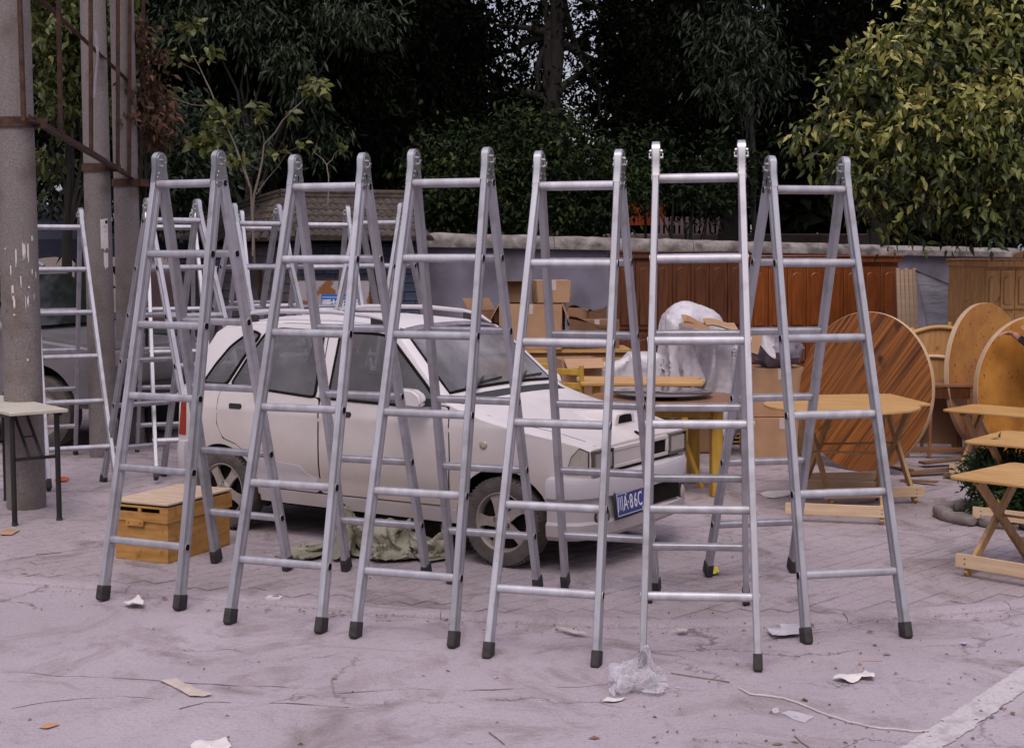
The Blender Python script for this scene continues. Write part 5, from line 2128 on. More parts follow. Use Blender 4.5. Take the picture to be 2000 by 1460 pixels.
def wheel_meshes():
    b = MB()
    r = RWH * CS
    b.lathe([(r * .66, -.07), (r * .80, -.082), (r * .95, -.078), (r, -.055), (r * 1.005, 0), (r, .055), (r * .95, .078), (r * .80, .082), (r * .67, .072), (r * .66, .05)], (0, 0, 0), (0, -1, 0), n=48)
    for i in range(60):
        a_ = 2 * PI * i / 60
        b.box((r * .985 * math.cos(a_), -.066, r * .985 * math.sin(a_)), (.010, .016, .006), Matrix.Rotation(-a_, 3, 'Y'))
    ty = b.mesh('tyre', M['tyre'], smooth=50)
    b = MB()
    ri = r * .67
    b.lathe([(ri, .045), (ri * 1.02, .070), (ri * .97, .073), (ri * .93, .060), (ri * .90, .030), (ri * .88, -.03)], (0, 0, 0), (0, -1, 0), n=48)
    # five flared spokes
    for k in range(5):
        a0 = 2 * PI * k / 5 + PI / 2 + PI / 5
        sp_ = []
        for rr, hwid, y in ((.020, .030, .062), (.055, .030, .066), (ri * .60, .026, .064), (ri * .80, .032, .060), (ri * .95, .046, .055)):
            c_, s_ = math.cos(a0), math.sin(a0)
            for sg in (-1, 1):
                sp_.append((c_ * rr - s_ * hwid * sg, -y, s_ * rr + c_ * hwid * sg))
        bk = [(p[0], p[1] + .022, p[2]) for p in sp_]
        fs_ = [(2 * i, 2 * i + 1, 2 * i + 3, 2 * i + 2) for i in range(4)]
        fs_ += [(2 * i, 2 * i + 2, 12 - 2 + 2 * i + 2, 10 + 2 * i) for i in range(4)]
        fs_ += [(2 * i + 3, 2 * i + 1, 10 + 2 * i + 1, 10 + 2 * i + 3) for i in range(4)]
        b.add(sp_ + bk, fs_)
    b.lathe([(.060, .05), (.060, .066), (.052, .072), (.034, .074), (.030, .070), (.001, .070)], (0, 0, 0), (0, -1, 0), n=28)
    rm_ = b.mesh('rim', M['rim'], smooth=35)
    b = MB()
    b.lathe([(ri * .90, .018), (.001, .015)], (0, 0, 0), (0, -1, 0), n=32)
    bk_ = b.mesh('brake_disc', M['gap'])
    b = MB()
    for k in range(4):
        a_ = PI / 2 * k + PI / 2
        b.lathe([(.013, .0705), (.012, .0735), (.008, .0735), (.007, .068), (.001, .068)], (.047 * math.cos(a_), 0, .047 * math.sin(a_)), (0, -1, 0), n=12)
    nt_ = b.mesh('wheel_nuts', M['gap'])
    return ty, rm_, bk_, nt_


WM = wheel_meshes()
for u in (1.0875, -1.0875):
    for side in (1, -1):
        w = linked('wheel', WM[0], car, (0, 0, 0 if side > 0 else PI), C(u, side * .615, RWH))
        w.rotation_euler = (0, R(17) if u > 0 else R(4), (0 if side > 0 else PI))
        for nm, me in (('rim', WM[1]), ('brake_disc', WM[2]), ('wheel_nuts', WM[3])):
            linked(nm, me, w)
# dark underside
g = MB()
g.box(C(0, 0, .215), (2.3 * CS, 1.15 * CS, .05))
g.build('underbody', M['gap'], parent=car)
# dirty cloth strip left on the roof
g = MB()
P0 = [(-.02, .30), (.05, .36), (.10, .42), (.16, .47), (.23, .515)]
rows = []
for i, (u, v) in enumerate(P0):
    for k in (-1, 0, 1):
        uu, vv = u + .02 * k + .012 * math.sin(i * 2 + k), v - .025 * k
        rows.append(C(uu, vv, zt(uu, vv) + .012 + .008 * math.sin(i * 3 + k * 2)))
g.add(rows, [(3 * i + j, 3 * i + j + 1, 3 * i + 4 + j, 3 * i + 3 + j) for i in range(4) for j in range(2)])
ob = g.build('rag', M['blanket'], smooth=60)
ob.matrix_world = Matrix.Translation(car.location) @ Matrix.Rotation(CTH, 4, 'Z')
tag(ob, 'crumpled dark patterned rag lying on the white car roof', 'rag')

# ================================================================== WOODEN BOX (left, under the first ladder)
def box_frame(fl, fr, rr):
    """local frame of a box from three ground corners: front-left, front-right, rear-right"""
    w = (fr - fl).length
    d_ = (rr - fr).length
    ang_ = math.atan2((fr - fl).y, (fr - fl).x)
    return w, d_, ang_


fl, fr_, rr = gz(226, 1089), gz(326, 1100), gz(459, 1064)
ex = (fr_ - fl)
ex.z = 0
W_ = ex.length + .01
ex.normalize()
ey = Vector((-ex.y, ex.x, 0))
D_ = (rr - fr_).dot(ey)
bx = thing('wooden_box', 'yellow wooden hive box with two vent slots under the leftmost front ladder', 'box', tuple(fl), math.atan2(ex.y, ex.x))
Hb = .255
t_ = .016
for nm, c, s in (('front_board', (W_ / 2, t_ / 2, Hb / 2), (W_, t_, Hb)), ('back_board', (W_ / 2, D_ - t_ / 2, Hb / 2), (W_, t_, Hb)),
                 ('side_board', (t_ / 2, D_ / 2, Hb / 2), (t_, D_ - 2 * t_ - .001, Hb)), ('side_board', (W_ - t_ / 2, D_ / 2, Hb / 2), (t_, D_ - 2 * t_ - .001, Hb))):
    b = MB()
    b.box(c, s)
    b.build(nm, M['box_wood'], parent=bx, bevel=.002)
lo_ = .012
zl = Hb + .004
hl_ = .095
# lid: rim boards and top; slots are real openings in the front rim
lid = MB()
lid.box((W_ / 2, D_ / 2, zl + hl_ + .008), (W_ + 2 * lo_ + .008, D_ + 2 * lo_ + .008, .014))
ld = lid.build('lid', M['box_lid'], parent=bx, bevel=.003)
for nm, c, s in (('lid_side', (-lo_ / 2, D_ / 2, zl + hl_ / 2 - .01), (.014, D_ + 2 * lo_, hl_)), ('lid_side', (W_ + lo_ / 2, D_ / 2, zl + hl_ / 2 - .01), (.014, D_ + 2 * lo_, hl_)),
                 ('lid_back', (W_ / 2, D_ + lo_ / 2, zl + hl_ / 2 - .01), (W_, .014, hl_))):
    b = MB()
    b.box(c, s)
    b.build(nm, M['box_wood'], parent=ld, bevel=.002)
b = MB()
zc_ = zl - .01
b.box((W_ / 2, -lo_ / 2, zc_ + .028), (W_ + .01, .014, .056))
b.box((W_ / 2, -lo_ / 2, zc_ + hl_ - .006), (W_ + .01, .014, .012))
for cx_, wx in ((.012, .03), (W_ * .50, .022), (W_ - .022, .05)):
    b.box((cx_, -lo_ / 2, zc_ + .0695), (wx, .0138, .027))
b.build('lid_front', M['box_wood'], parent=ld)
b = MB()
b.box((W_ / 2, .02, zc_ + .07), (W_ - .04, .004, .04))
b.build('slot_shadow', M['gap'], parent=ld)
b = MB()
b.box((W_ * .42, -.014, Hb - .018), (.13, .016, .038))
lt = b.build('latch_block', M['box_wood'], parent=bx, bevel=.002)
for sx in (-1, 1):
    b = MB()
    b.cyl((W_ * .42 + sx * .045, -.021, Hb - .018), (W_ * .42 + sx * .045, -.024, Hb - .018), .004, n=8)
    b.build('nail', M['gap'], parent=lt)

# ================================================================== GREEN SACK ON THE GROUND
sk = MB()
rk = random.Random(14)


def sack(px0, px1, py_top, py_bot, hs, seed, depth=.42):
    """crumpled sheet with ridges, lying along the ground between two photo points"""
    a_, c_ = gz(px0, py_bot), gz(px1, py_bot)
    d_ = (c_ - a_)
    L_ = d_.length
    d_.normalize()
    n_ = Vector((-d_.y, d_.x, 0))

    def fn(s, t):
        h = np.interp(s, [q[0] for q in hs], [q[1] for q in hs])
        prof = math.sin(min(1, t * 1.55) * PI * .5) if t < .65 else math.cos((t - .65) / .35 * PI / 2) ** .8
        q = Vector((s * 5 + seed, t * 3, seed))
        cr = abs(mnoise.noise(q * .9)) * .5 + abs(mnoise.noise(q * 2.1)) * .28
        z = h * prof * (1.12 - .62 * cr) + .05 * (.5 - abs(mnoise.noise(q * 1.7 + Vector((2, 5, 1))))) * prof + .012 * mnoise.noise(q * 4) * (1 if .02 < t < .98 else 0)
        e = mnoise.noise(Vector((s * 6, seed, 2))) * .07
        y = t * depth + e * (1 - t) + .05 * mnoise.noise(q * 1.7)
        return a_ + d_ * (s * L_ + .05 * mnoise.noise(q * 1.3 + Vector((4, 0, 0)))) + n_ * y + Vector((0, 0, max(.006, z)))
    sk.grid(fn, 46, 26)


a_, c_ = gz(548, 1098), gz(860, 1104)
dd = (c_ - a_).normalized()
nn = Vector((-dd.y, dd.x, 0))
mid = (a_ + c_) / 2 + nn * .22
sk.add([mid + dd * p.x * 1.02 + nn * p.y + Vector((0, 0, max(.004, p.z))) for p in SACK[0]], SACK[1])
single('green_sack', sk, M['green_tarp'], 'crumpled dull green woven sack lying on the paving beside the car', 'sack', smooth=35, normals=False)

# ================================================================== TABLE AT THE LEFT EDGE
cn, cr_, zt_ = gz(20, 806, .80), gz(133, 798, .80), .80
ex = (cr_ - cn)
ex.z = 0
ew = ex.length
ex.normalize()
ey = Vector((-ex.y, ex.x, 0))
tb = thing('folding_table', 'white-topped folding table on black steel legs at the left edge', 'table', tuple(cn.xy) + (0,), math.atan2(ex.y, ex.x))
LT = 1.25
b = MB()
b.box((ew / 2, LT / 2, zt_ - .012), (ew, LT, .024))
tp = b.build('tabletop', M['white_lam'], parent=tb, bevel=.003)
b = MB()
for sx in (.03, ew - .03):
    b.box((sx, LT / 2, zt_ - .037), (.022, LT - .12, .024))
b.build('apron', M['black_tube'], parent=tb)
for yy in (.10, LT - .10):
    for sx in (.045, ew - .045):
        b = MB()
        b.cyl((sx, yy, .0), (sx, yy, zt_ - .026), .019, n=14)
        lg = b.build('leg', M['black_tube'], parent=tb, smooth=50)
        b = MB()
        b.cyl((sx, yy, .0), (sx, yy, .022), .022, n=14)
        b.build('leg_cap', M['rubber'], parent=lg, smooth=50)
    b = MB()
    b.bar((.045, yy, .46), (ew - .045, yy, .46), .018, .022)
    b.build('cross_bar', M['black_tube'], parent=tb)
    sg = 1 if yy < .5 else -1
    for sx in (.16, ew - .16):
        b = MB()
        b.bar((sx, yy, .47), (sx, yy + sg * .30, zt_ - .03), .022, .012)
        b.build('brace', M['black_tube'], parent=tb)
    b = MB()
    b.bar((.16, yy + sg * .12, .60), (ew - .16, yy + sg * .12, .60), .012, .012)
    b.build('brace_bar', M['black_tube'], parent=tb)

# ================================================================== FOLDING WOODEN TABLES (right and centre)
def fold_table(label, near_left, rotz_, w, d_, h, group, shape='square', legs_dx=.10, foot_w=None):
    t = thing('folding_table', label, 'table', tuple(near_left.xy) + (0,), rotz_, group)
    b = MB()
    if shape == 'square':
        poly = rounded([(0, 0), (w, 0), (w, d_), (0, d_)], .05, 4)
    elif shape == 'point':
        poly = rounded([(0, 0), (w, 0), (w, d_), (0, d_)], .02, 3)
    else:
        poly = [(w / 2 + w / 2 * math.cos(2 * PI * i / 48), d_ / 2 + d_ / 2 * math.sin(2 * PI * i / 48)) for i in range(48)]
    b.prism(poly, (0, 0, h - .018), (1, 0, 0), (0, 1, 0), (0, 0, .018))
    b.build('tabletop', M['wood'], parent=t, bevel=.003)
    lx = (legs_dx, w - legs_dx)
    y0, y1 = .03, d_ - .05
    for sx in lx:
        b = MB()
        b.box((sx, d_ / 2, h - .036), (.035, d_ * .72, .034))
        b.build('batten', M['wood_leg'], parent=t)
        off = .028 if sx < w / 2 else -.028
        for (ya, yb, o_) in ((y0, y1 - .06, 0), (y1, y0 + .06, off)):
            b = MB()
            b.bar((sx + o_, ya, .008), (sx + o_, yb, h - .022), .026, .058, up=(0, 1, 0))
            b.build('leg', M['wood_leg'], parent=t, bevel=.003)
    for (yy, z, o_) in ((y0 + .012, .075, -.022), (y1 - .012, .075, .022)):
        b = MB()
        sg = -1 if yy < d_ / 2 else 1
        b.box((w / 2, yy + sg * .026, z + .02), (w - 2 * legs_dx + .12, .016, .080))
        st = b.build('stretcher', M['wood_pale'], parent=t, bevel=.002)
        if sg < 0:
            b = MB()
            for sx in lx:
                for dz in (-.014, .014):
                    b.cyl((sx, yy - .034, z + .02 + dz), (sx, yy - .0365, z + .02 + dz), .004, n=8)
            b.build('nail', M['gap'], parent=st)
    b = MB()
    b.cyl((lx[0] - .01, d_ / 2, h * .55), (lx[1] + .01, d_ / 2, h * .55), .008, n=8)
    b.build('pivot_rod', M['wood_leg'], parent=t)
    return t


GT = 'folding pine tables set out for sale'


def nl(px, py, h):
    return gz(px, py, h)


def yaw_of(p0, p1):
    return math.atan2((p1 - p0).y, (p1 - p0).x)


a_, c_ = gz(1850, 929, .585), gz(2000, 947, .585)
fold_table('low pine folding table nearest the camera at the right edge', a_, yaw_of(a_, c_) , .80, .80, .585, GT, legs_dx=.12)
a_, c_ = gz(1880, 861, .585), gz(2000, 871, .585)
fold_table('low pine folding table second from the front at the right edge, by the bush', a_, yaw_of(a_, c_), .85, .80, .585, GT, legs_dx=.14)
a_, c_ = gz(1838, 799, .585), gz(2000, 812, .585)
fold_table('low pine folding table standing in front of the round speckled tabletops', a_, yaw_of(a_, c_), .90, .60, .585, GT, legs_dx=.14)
c_ = gz(1606, 787, .78)
fold_table('pine folding table with round top in front of the scorched tabletop', Vector((c_.x - .56, c_.y - .50, 0)), R(-14), 1.12, 1.12, .78, GT, 'round', .26)
fold_table('square pine folding table behind the round-topped one, its corner toward the scorched tabletop', gz(1600, 790, .78) + Vector((.05, .15, 0)), R(8), .86, .80, .757, GT, 'point', .10)

# ================================================================== ROUND TABLETOPS STANDING ON EDGE
def disc(label, cx_px, base_py, Y, r, yaw_n, lean, m, th=.035, spin=0.0, name='round_tabletop'):
    """yaw_n: direction the face looks, measured from -Y (towards camera), + = to the right"""
    p = at(cx_px, 700, Y)
    n_ = Vector((math.sin(yaw_n), -math.cos(yaw_n), 0))
    t = thing(name, label, 'tabletop', (p.x, p.y, 0), 0, 'round tabletops standing on edge')
    up = (Vector((0, 0, 1)) * math.cos(lean) - n_ * math.sin(lean))
    nn = (n_ * math.cos(lean) + Vector((0, 0, 1)) * math.sin(lean))
    sx = up.cross(nn)
    rot = Matrix((sx, -nn, up)).transposed().to_4x4()
    c0 = Vector((0, 0, r * math.cos(lean) + th * .5 * math.sin(lean)))
    b = MB()
    N = 72
    vs = []
    for yy, rr in ((-th / 2, r - .004), (-th / 2 + .004, r), (th / 2 - .004, r), (th / 2, r - .004)):
        vs += [(rr * math.cos(2 * PI * i / N), yy, rr * math.sin(2 * PI * i / N)) for i in range(N)]
    fs_ = [tuple(range(N)), tuple(range(4 * N - 1, 3 * N - 1, -1))]
    b.add(vs, fs_)
    b.m = [0, 0]
    b.f += [[j * N + i, j * N + (i + 1) % N, (j + 1) * N + (i + 1) % N, (j + 1) * N + i] for j in range(3) for i in range(N)]
    b.m += [1] * (3 * N)
    me = b.mesh('top_board', [m, M['ply_edge']], smooth=40)
    o = linked('top_board', me, t)
    o.matrix_local = Matrix.Translation(c0) @ rot @ Matrix.Rotation(spin, 4, 'Y')
    b = MB()
    for zz in (-.32, .32):
        b.box((0, th / 2 + .02, zz * r * 1.6), (r * 1.3, .036, .06))
    o = linked('batten', b.mesh('batten', M['wood_leg']), t)
    o.matrix_local = Matrix.Translation(c0) @ rot
    return t


disc('large round tabletop with scorched dark stripes standing on edge', 1690, 920, 12.5, .690, R(-50), R(6), M['scorch'], .040, R(-54))
disc('speckled golden round tabletop on edge with layered plywood rim at left', 1928, 905, 13.7, .705, R(42), R(5), M['ply'], .05)
disc('brown round tabletop held upright by a hand at the right edge', 2026, 930, 12.95, .66, R(20), R(4), M['ply'], .06)

# ================================================================== WARDROBES
def wardrobe(label, p0, p1, h, depth, m, panels, rows, crest=False, arch=True):
    d_ = (p1 - p0)
    d_.z = 0
    w = d_.length
    t = thing('wardrobe', label, 'wardrobe', (p0.x, p0.y, 0), math.atan2(d_.y, d_.x), 'wooden wardrobes along the wall')
    b = MB()
    b.box((w / 2, depth / 2 + .02, h / 2), (w, depth, h))
    b.build('carcass', M[m], parent=t, bevel=.006)
    b = MB()
    b.box((w / 2, depth / 2 - .005, h - .035), (w + .03, depth + .06, .06))
    b.box((w / 2, depth / 2 - .010, h + .006), (w + .06, depth + .085, .022))
    b.build('cornice', M[m], parent=t, bevel=.006)
    if crest:
        b = MB()
        pts = [(w * .28, 0), (w * .31, .045), (w * .36, .055), (w * .42, .08), (w * .5, .088), (w * .58, .08), (w * .64, .055), (w * .69, .045), (w * .72, 0)]
        b.prism(pts, (0, -.02, h + .018), (1, 0, 0), (0, 0, 1), (0, .03, 0))
        b.build('crest', M[m], parent=t, bevel=.004)
    pw = w / panels
    for (z0, z1) in rows:
        for i in range(panels):
            x0 = pw * i + .004
            b = MB()
            b.box((x0 + pw / 2 - .004, .008, (z0 + z1) / 2), (pw - .008, .022, z1 - z0))
            dr_ = b.build('door_panel', M[m], parent=t, bevel=.004)
            # raised arched field
            b = MB()
            ww = pw * .30
            cx = x0 + pw / 2 - .004
            zt_, zb_ = z1 - .05, z0 + .05
            pts = [(cx - ww, zb_), (cx + ww, zb_)]
            zs = zt_ - ww
            for k in range(9):
                a2 = PI * k / 8
                pts.append((cx + ww * math.cos(a2), zs + ww * .8 * math.sin(a2)))
            b.prism(pts, (0, -.004, 0), (1, 0, 0), (0, 0, 1), (0, -.016, 0))
            b.build('arched_field', M[m], parent=dr_, bevel=.010)
    return t


wardrobe('dark brown carved wardrobe front against the boundary wall', at(1204, 700, 16.2), at(1455, 700, 16.35), 1.88, .50, 'brown_ward', 7, ((.10, .60), (.64, .98), (1.02, 1.78)))
wardrobe('orange-red carved wardrobe front behind the scorched tabletop', at(1462, 700, 16.4), at(1752, 700, 16.9), 1.83, .50, 'orange_ward', 8, ((.10, .60), (.64, .96), (1.00, 1.72)))
wardrobe('tan carved wardrobe with a crested top at the right edge', at(1921, 700, 14.75), at(2090, 700, 15.2), 1.80, .55, 'tan_ward', 6, ((.12, .72), (.76, 1.26), (1.30, 1.70)), crest=True)

# leaning timber slats, leaning wrapped panel
for k in range(5):
    b = MB()
    x_ = 1753 + k * 8.2
    p, q = at(x_ + 12, 760, 16.2 - .02 * k), at(x_, 524 + (k % 2) * 3, 16.7 - .02 * k)
    p.z = 0
    b.bar(p, q, .036, .03, up=(0, 1, 0))
    single('timber_slat', b, M['wood_pale'], ('leftmost' if k == 0 else 'second' if k == 1 else 'middle' if k == 2 else 'fourth' if k == 3 else 'rightmost') + ' of five pale timber slats leaning beside the orange wardrobe', 'slat', 'timber slats leaning beside the orange wardrobe')
b = MB()
q0, q1 = at(1788, 528, 16.6), at(1880, 566, 16.3)
r0, r1 = at(1838, 770, 15.9), at(1935, 800, 15.6)
nn = (q1 - q0).cross(r0 - q0).normalized() * .07
vs = []
b.grid(lambda s, t: lerp(lerp(q0, q1, s), lerp(r0, r1, s), t) + nn * (.22 * mnoise.noise(Vector((s * 7, t * 2.2, 3)))), 14, 14)
k0 = len(b.v)
b.add([q0 + nn, q1 + nn, r1 + nn, r0 + nn, q0 - nn * .3, q1 - nn * .3, r1 - nn * .3, r0 - nn * .3], [(0, 1, 2, 3), (0, 1, 5, 4), (1, 2, 6, 5), (2, 3, 7, 6), (3, 0, 4, 7)])
single('wrapped_panel', b, M['silver'], 'grey plastic-wrapped panel leaning by the tan wardrobe', 'panel', smooth=30, normals=False)

# curved bed headboard on a dark-legged desk
hb = thing('bed_headboard', 'cream curved bed headboard behind the scorched round tabletop', 'headboard', tuple(at(1820, 700, 13.9).xy) + (0,), R(-8))
k = 13.9 / CAM_F
b = MB()
pts = [(-.18, .55), (.22, .55)]
for i in range(11):
    t = i / 10
    pts.append((.22 - .40 * t, 1.06 + .09 * math.sin(PI * (.28 + .6 * t))))
b.prism(pts, (0, 0, 0), (1, 0, 0), (0, 0, 1), (0, .03, 0))
b.build('panel', M['tan_ward'], parent=hb, bevel=.004)
b = MB()
b.tube([(.23 - .42 * i / 10, -.005, 1.075 + .095 * math.sin(PI * (.28 + .06 * i))) for i in range(11)], .022, n=8)
b.build('top_rail', M['wood'], parent=hb, smooth=50)
b = MB()
b.tube([(.22 - .40 * i / 10, -.01, .86 + .03 * math.sin(PI * i / 10)) for i in range(11)], .018, n=8)
b.build('middle_rail', M['wood_pale'], parent=hb, smooth=50)
for sx in (-.19, .23):
    b = MB()
    b.box((sx, .02, .58), (.05, .05, 1.16))
    b.build('post', M['wood'], parent=hb, bevel=.008)
b = MB()
b.cyl((.16, .02, 1.16), (.16, .02, 1.22), .022, .016, n=10)
b.build('finial', M['wood'], parent=hb)

dk = thing('wooden_desk', 'dark-framed wooden desk between the scorched and speckled round tabletops', 'desk', tuple(at(1785, 760, 13.25).xy) + (0,), R(-6))
b = MB()
b.box((.23, .22, .67), (.62, .46, .03))
b.build('desk_top', M['brown_top'], parent=dk, bevel=.004)
b = MB()
b.box((.23, .01, .60), (.54, .02, .10))
b.build('apron', M['brown_ward'], parent=dk)
for sx in (-.05, .155, .50):
    for sy in (.02, .42):
        b = MB()
        b.box((sx, sy, .328), (.05 if sx != .155 else .03, .04, .655))
        b.build('leg', M['brown_top'], parent=dk, bevel=.003)
b = MB()
b.box((.23, .43, .34), (.5, .012, .52))
b.build('back_panel', M['card'], parent=dk)
b = MB()
b.box((.23, .02, .08), (.50, .035, .04))
b.build('stretcher', M['brown_top'], parent=dk)

# scrap boards on the ground
rd = random.Random(31)
for k, (pxa, pya, pxb, pyb, w) in enumerate(((1745, 912, 1795, 925, .10), (1775, 930, 1870, 925, .09), (1800, 912, 1880, 908, .11), (1760, 940, 1830, 948, .05), (1850, 935, 1905, 918, .08))):
    a_, c_ = gz(pxa, pya), gz(pxb, pyb)
    b = MB()
    z = .012 + .013 * (k % 3)
    b.bar(a_ + Vector((0, 0, z)), c_ + Vector((0, 0, z + .02)), w, .018)
    single('scrap_board', b, M['wood_pale'] if k == 0 else M['card_dark'], ['pale split board lying at the foot of the scorched tabletop', 'dark scrap board lying across the middle of the scrap under the desk', 'broad dark scrap board under the desk, farthest back', 'thin dark scrap board nearest the camera before the desk', 'dark scrap board lying by the speckled tabletop\'s base'][k], 'board', 'scrap boards on the paving')

# ================================================================== DINING TABLES, CHAIRS, BOXES BEHIND THE CAR
c0 = gz(1298, 774, .75)
dt = thing('dining_table', 'round brown dining table with a glass turntable on yellow legs', 'table', (c0.x, c0.y, 0), R(8))
b = MB()
rT = .60
b.lathe([(.001, .75), (rT - .01, .75), (rT, .74), (rT, .722), (rT - .015, .715), (.001, .715)], (0, 0, 0), (0, 0, 1), n=56)
b.build('tabletop', M['brown_top'], parent=dt, smooth=40)
b = MB()
for (sx, sy, lx, ly) in ((0, -1, .62, .022), (0, 1, .62, .022), (-1, 0, .022, .62), (1, 0, .022, .62)):
    b.box((sx * .33, sy * .33, .665), (lx, ly, .09))
b.build('apron', M['yellow_wood'], parent=dt)
for sx in (-1, 1):
    for sy in (-1, 1):
        b = MB()
        b.box((sx * .33, sy * .33, .355), (.085, .085, .71))
        b.build('leg', M['yellow_wood'], parent=dt, bevel=.006)
b = MB()
b.bar((.25, -.2, .05), (.02, -.28, .60), .05, .03)
b.build('brace', M['yellow_wood'], parent=dt)
b = MB()
b.lathe([(.001, .792), (.395, .792), (.40, .788), (.395, .782), (.001, .782)], (-.02, 0, 0), (0, 0, 1), n=56)
tt_ = b.build('turntable', M['silver'], smooth=40)
tt_.data.materials.clear()
gm = mat('turntable_glass', (.10, .085, .085), (.09, .075, .075), rough=.05, spec=.9)
tt_.data.materials.append(gm)
tt_.matrix_world = dt.matrix_world
tt_.location = dt.location
b = MB()
b.lathe([(.001, .752), (.12, .752), (.12, .7815), (.001, .7815)], (-.02, 0, 0), (0, 0, 1), n=24)
bs = b.build('turntable_base', M['dark'], parent=tt_)
tag(tt_, 'round glass turntable lying on the brown dining table', 'turntable')

c1 = gz(1250, 741, .78)
pt_ = thing('plank_table', 'yellow plank-topped table standing behind the round dining table', 'table', (c1.x, c1.y, 0), R(-2))
for k in range(4):
    b = MB()
    y = -.24 + .16 * k
    ex_ = .52 + .03 * (k % 2)
    b.box((0, y, .765), (2 * ex_, .155, .035))
    b.build('plank', M['wood'], parent=pt_, bevel=.008)
b = MB()
b.box((.2, -.22, .70), (.45, .02, .085))
b.build('apron', M['card'], parent=pt_)
for sx in (-.38, .38):
    for sy in (-.2, .2):
        b = MB()
        b.box((sx, sy, .372), (.06, .06, .745))
        b.build('leg', M['yellow_wood'], parent=pt_)


def chair(label, p, rz):
    t = thing('wooden_chair', label, 'chair', (p.x, p.y, 0), rz, 'yellow wooden chairs behind the car')
    b = MB()
    b.box((0, 0, .44), (.40, .40, .03))
    b.build('seat', M['yellow_wood'], parent=t, bevel=.006)
    for sx in (-.18, .18):
        b = MB()
        b.bar((sx, -.18, 0), (sx, -.18, .425), .038, .038, up=(0, 1, 0))
        b.build('leg', M['yellow_wood'], parent=t)
        b = MB()
        b.tube([(sx, .19, 0), (sx, .185, .45), (sx, .22, .92)], .022, n=8)
        b.build('back_post', M['yellow_wood'], parent=t, smooth=50)
    for z in (.62, .74, .86):
        b = MB()
        b.box((0, .20 + (z - .6) * .06, z), (.36, .018, .055))
        b.build('back_slat', M['yellow_wood'], parent=t, bevel=.004)
    return t


chair('yellow slat-backed chair just right of the car windscreen', at(1122, 700, 12.7).xy.to_3d(), R(150))
chair('yellow slat-backed chair behind the car bonnet, by the big cardboard box', at(1050, 700, 13.3).xy.to_3d(), R(172))

# sideboard carrying the cartons
sbp = at(1075, 800, 14.6)
sb_ = thing('sideboard', 'low wooden sideboard carrying the cardboard cartons behind the car', 'sideboard', (sbp.x, sbp.y, 0), R(3))
b = MB()
b.box((0, 0, .46), (1.5, .60, .88))
b.build('carcass', M['card_dark'], parent=sb_)
b = MB()
b.box((0, 0, .915), (1.56, .66, .03))
b.build('top_board', M['wood'], parent=sb_)
for k in range(4):
    b = MB()
    b.box((-.55 + .37 * k, -.31, .46), (.34, .02, .78))
    d_ = b.build('door_panel', M['wood'], parent=sb_, bevel=.004)
    b = MB()
    b.cyl((-.55 + .37 * k + .12, -.32, .55), (-.55 + .37 * k + .12, -.345, .55), .014, n=10)
    b.build('knob', M['brown_top'], parent=d_)


def carton(label, p, w, d_, h, rz, flaps=(), m='card', tape=True, name='cardboard_box', rnd=0):
    t = thing(name, label, 'box', tuple(p), rz, 'cardboard cartons behind the car')
    b = MB()
    th = .008
    b.box((0, 0, th / 2), (w, d_, th))
    for sx in (-1, 1):
        b.box((sx * (w / 2 - th / 2), 0, h / 2), (th, d_, h - .002))
        b.box((0, sx * (d_ / 2 - th / 2), h / 2), (w - 2 * th - .001, th, h))
    if not flaps:
        b.box((0, 0, h - th / 2), (w - .01, d_ - .01, th))
    b.build('shell', M[m], parent=t, bevel=.003)
    for (side, ang_) in flaps:
        b = MB()
        fl_ = d_ * .48
        n_ = Matrix.Rotation(ang_, 3, 'Y' if side in 'LR' else 'X')
        if side == 'L':
            a2 = math.sin(ang_), math.cos(ang_)
            p0, p1_ = Vector((-w / 2, 0, h + .002)), Vector((-w / 2 - fl_ * a2[0], 0, h + fl_ * a2[1]))
            b.bar(p0, p1_, d_ - .02, th, up=(-a2[1], 0, a2[0]))
        elif side == 'R':
            a2 = math.sin(ang_), math.cos(ang_)
            p0, p1_ = Vector((w / 2, 0, h + .002)), Vector((w / 2 + fl_ * a2[0], 0, h + fl_ * a2[1]))
            b.bar(p0, p1_, d_ - .02, th, up=(a2[1], 0, a2[0]))
        else:
            sg = -1 if side == 'F' else 1
            a2 = math.sin(ang_), math.cos(ang_)
            p0, p1_ = Vector((0, sg * d_ / 2, h + .002)), Vector((0, sg * (d_ / 2 + fl_ * a2[0]), h + fl_ * a2[1]))
            b.bar(p0, p1_, w - .02, th, up=(0, sg * a2[1], a2[0]))
        b.build('flap', M[m], parent=t)
    if tape:
        b = MB()
        b.box((0, -d_ / 2 - .0015, h - .05), (.05, .002, .1))
        b.build('tape', M['tan_paper'], parent=t)
    return t


def zat(py, Y):
    return CAM_H + (490 - py) * Y / CAM_F


Yb = 14.5
q = at(1040, 700, Yb)
carton('largest cardboard carton, standing on the sideboard behind the car bonnet', (q.x, q.y, .93), .62, .45, zat(592, Yb) - .93, R(-6), (('R', R(158)), ('L', R(150))))
q = at(1076, 600, Yb + .05)
carton('small cardboard carton topmost on the largest one', (q.x, q.y, zat(592, Yb) + .006), .34, .30, .225, R(9))
q = at(1012, 600, Yb + .05)
carton('open dark cardboard carton on the largest one, beside the small closed carton', (q.x - .02, q.y + .05, zat(592, Yb) + .006), .20, .26, .20, R(-4), (('F', R(80)),), 'card_dark', False)
q = at(955, 700, Yb + .2)
carton('brown cardboard carton left of the largest carton, partly behind a ladder', (q.x, q.y, .93), .32, .4, .36, R(24), (('B', R(50)),), 'card_dark')
q = at(1128, 740, 13.35)
carton('pale carton at the right of the yellow chair', (q.x, q.y, .0), .38, .32, .92, R(14), (('F', R(120)),))
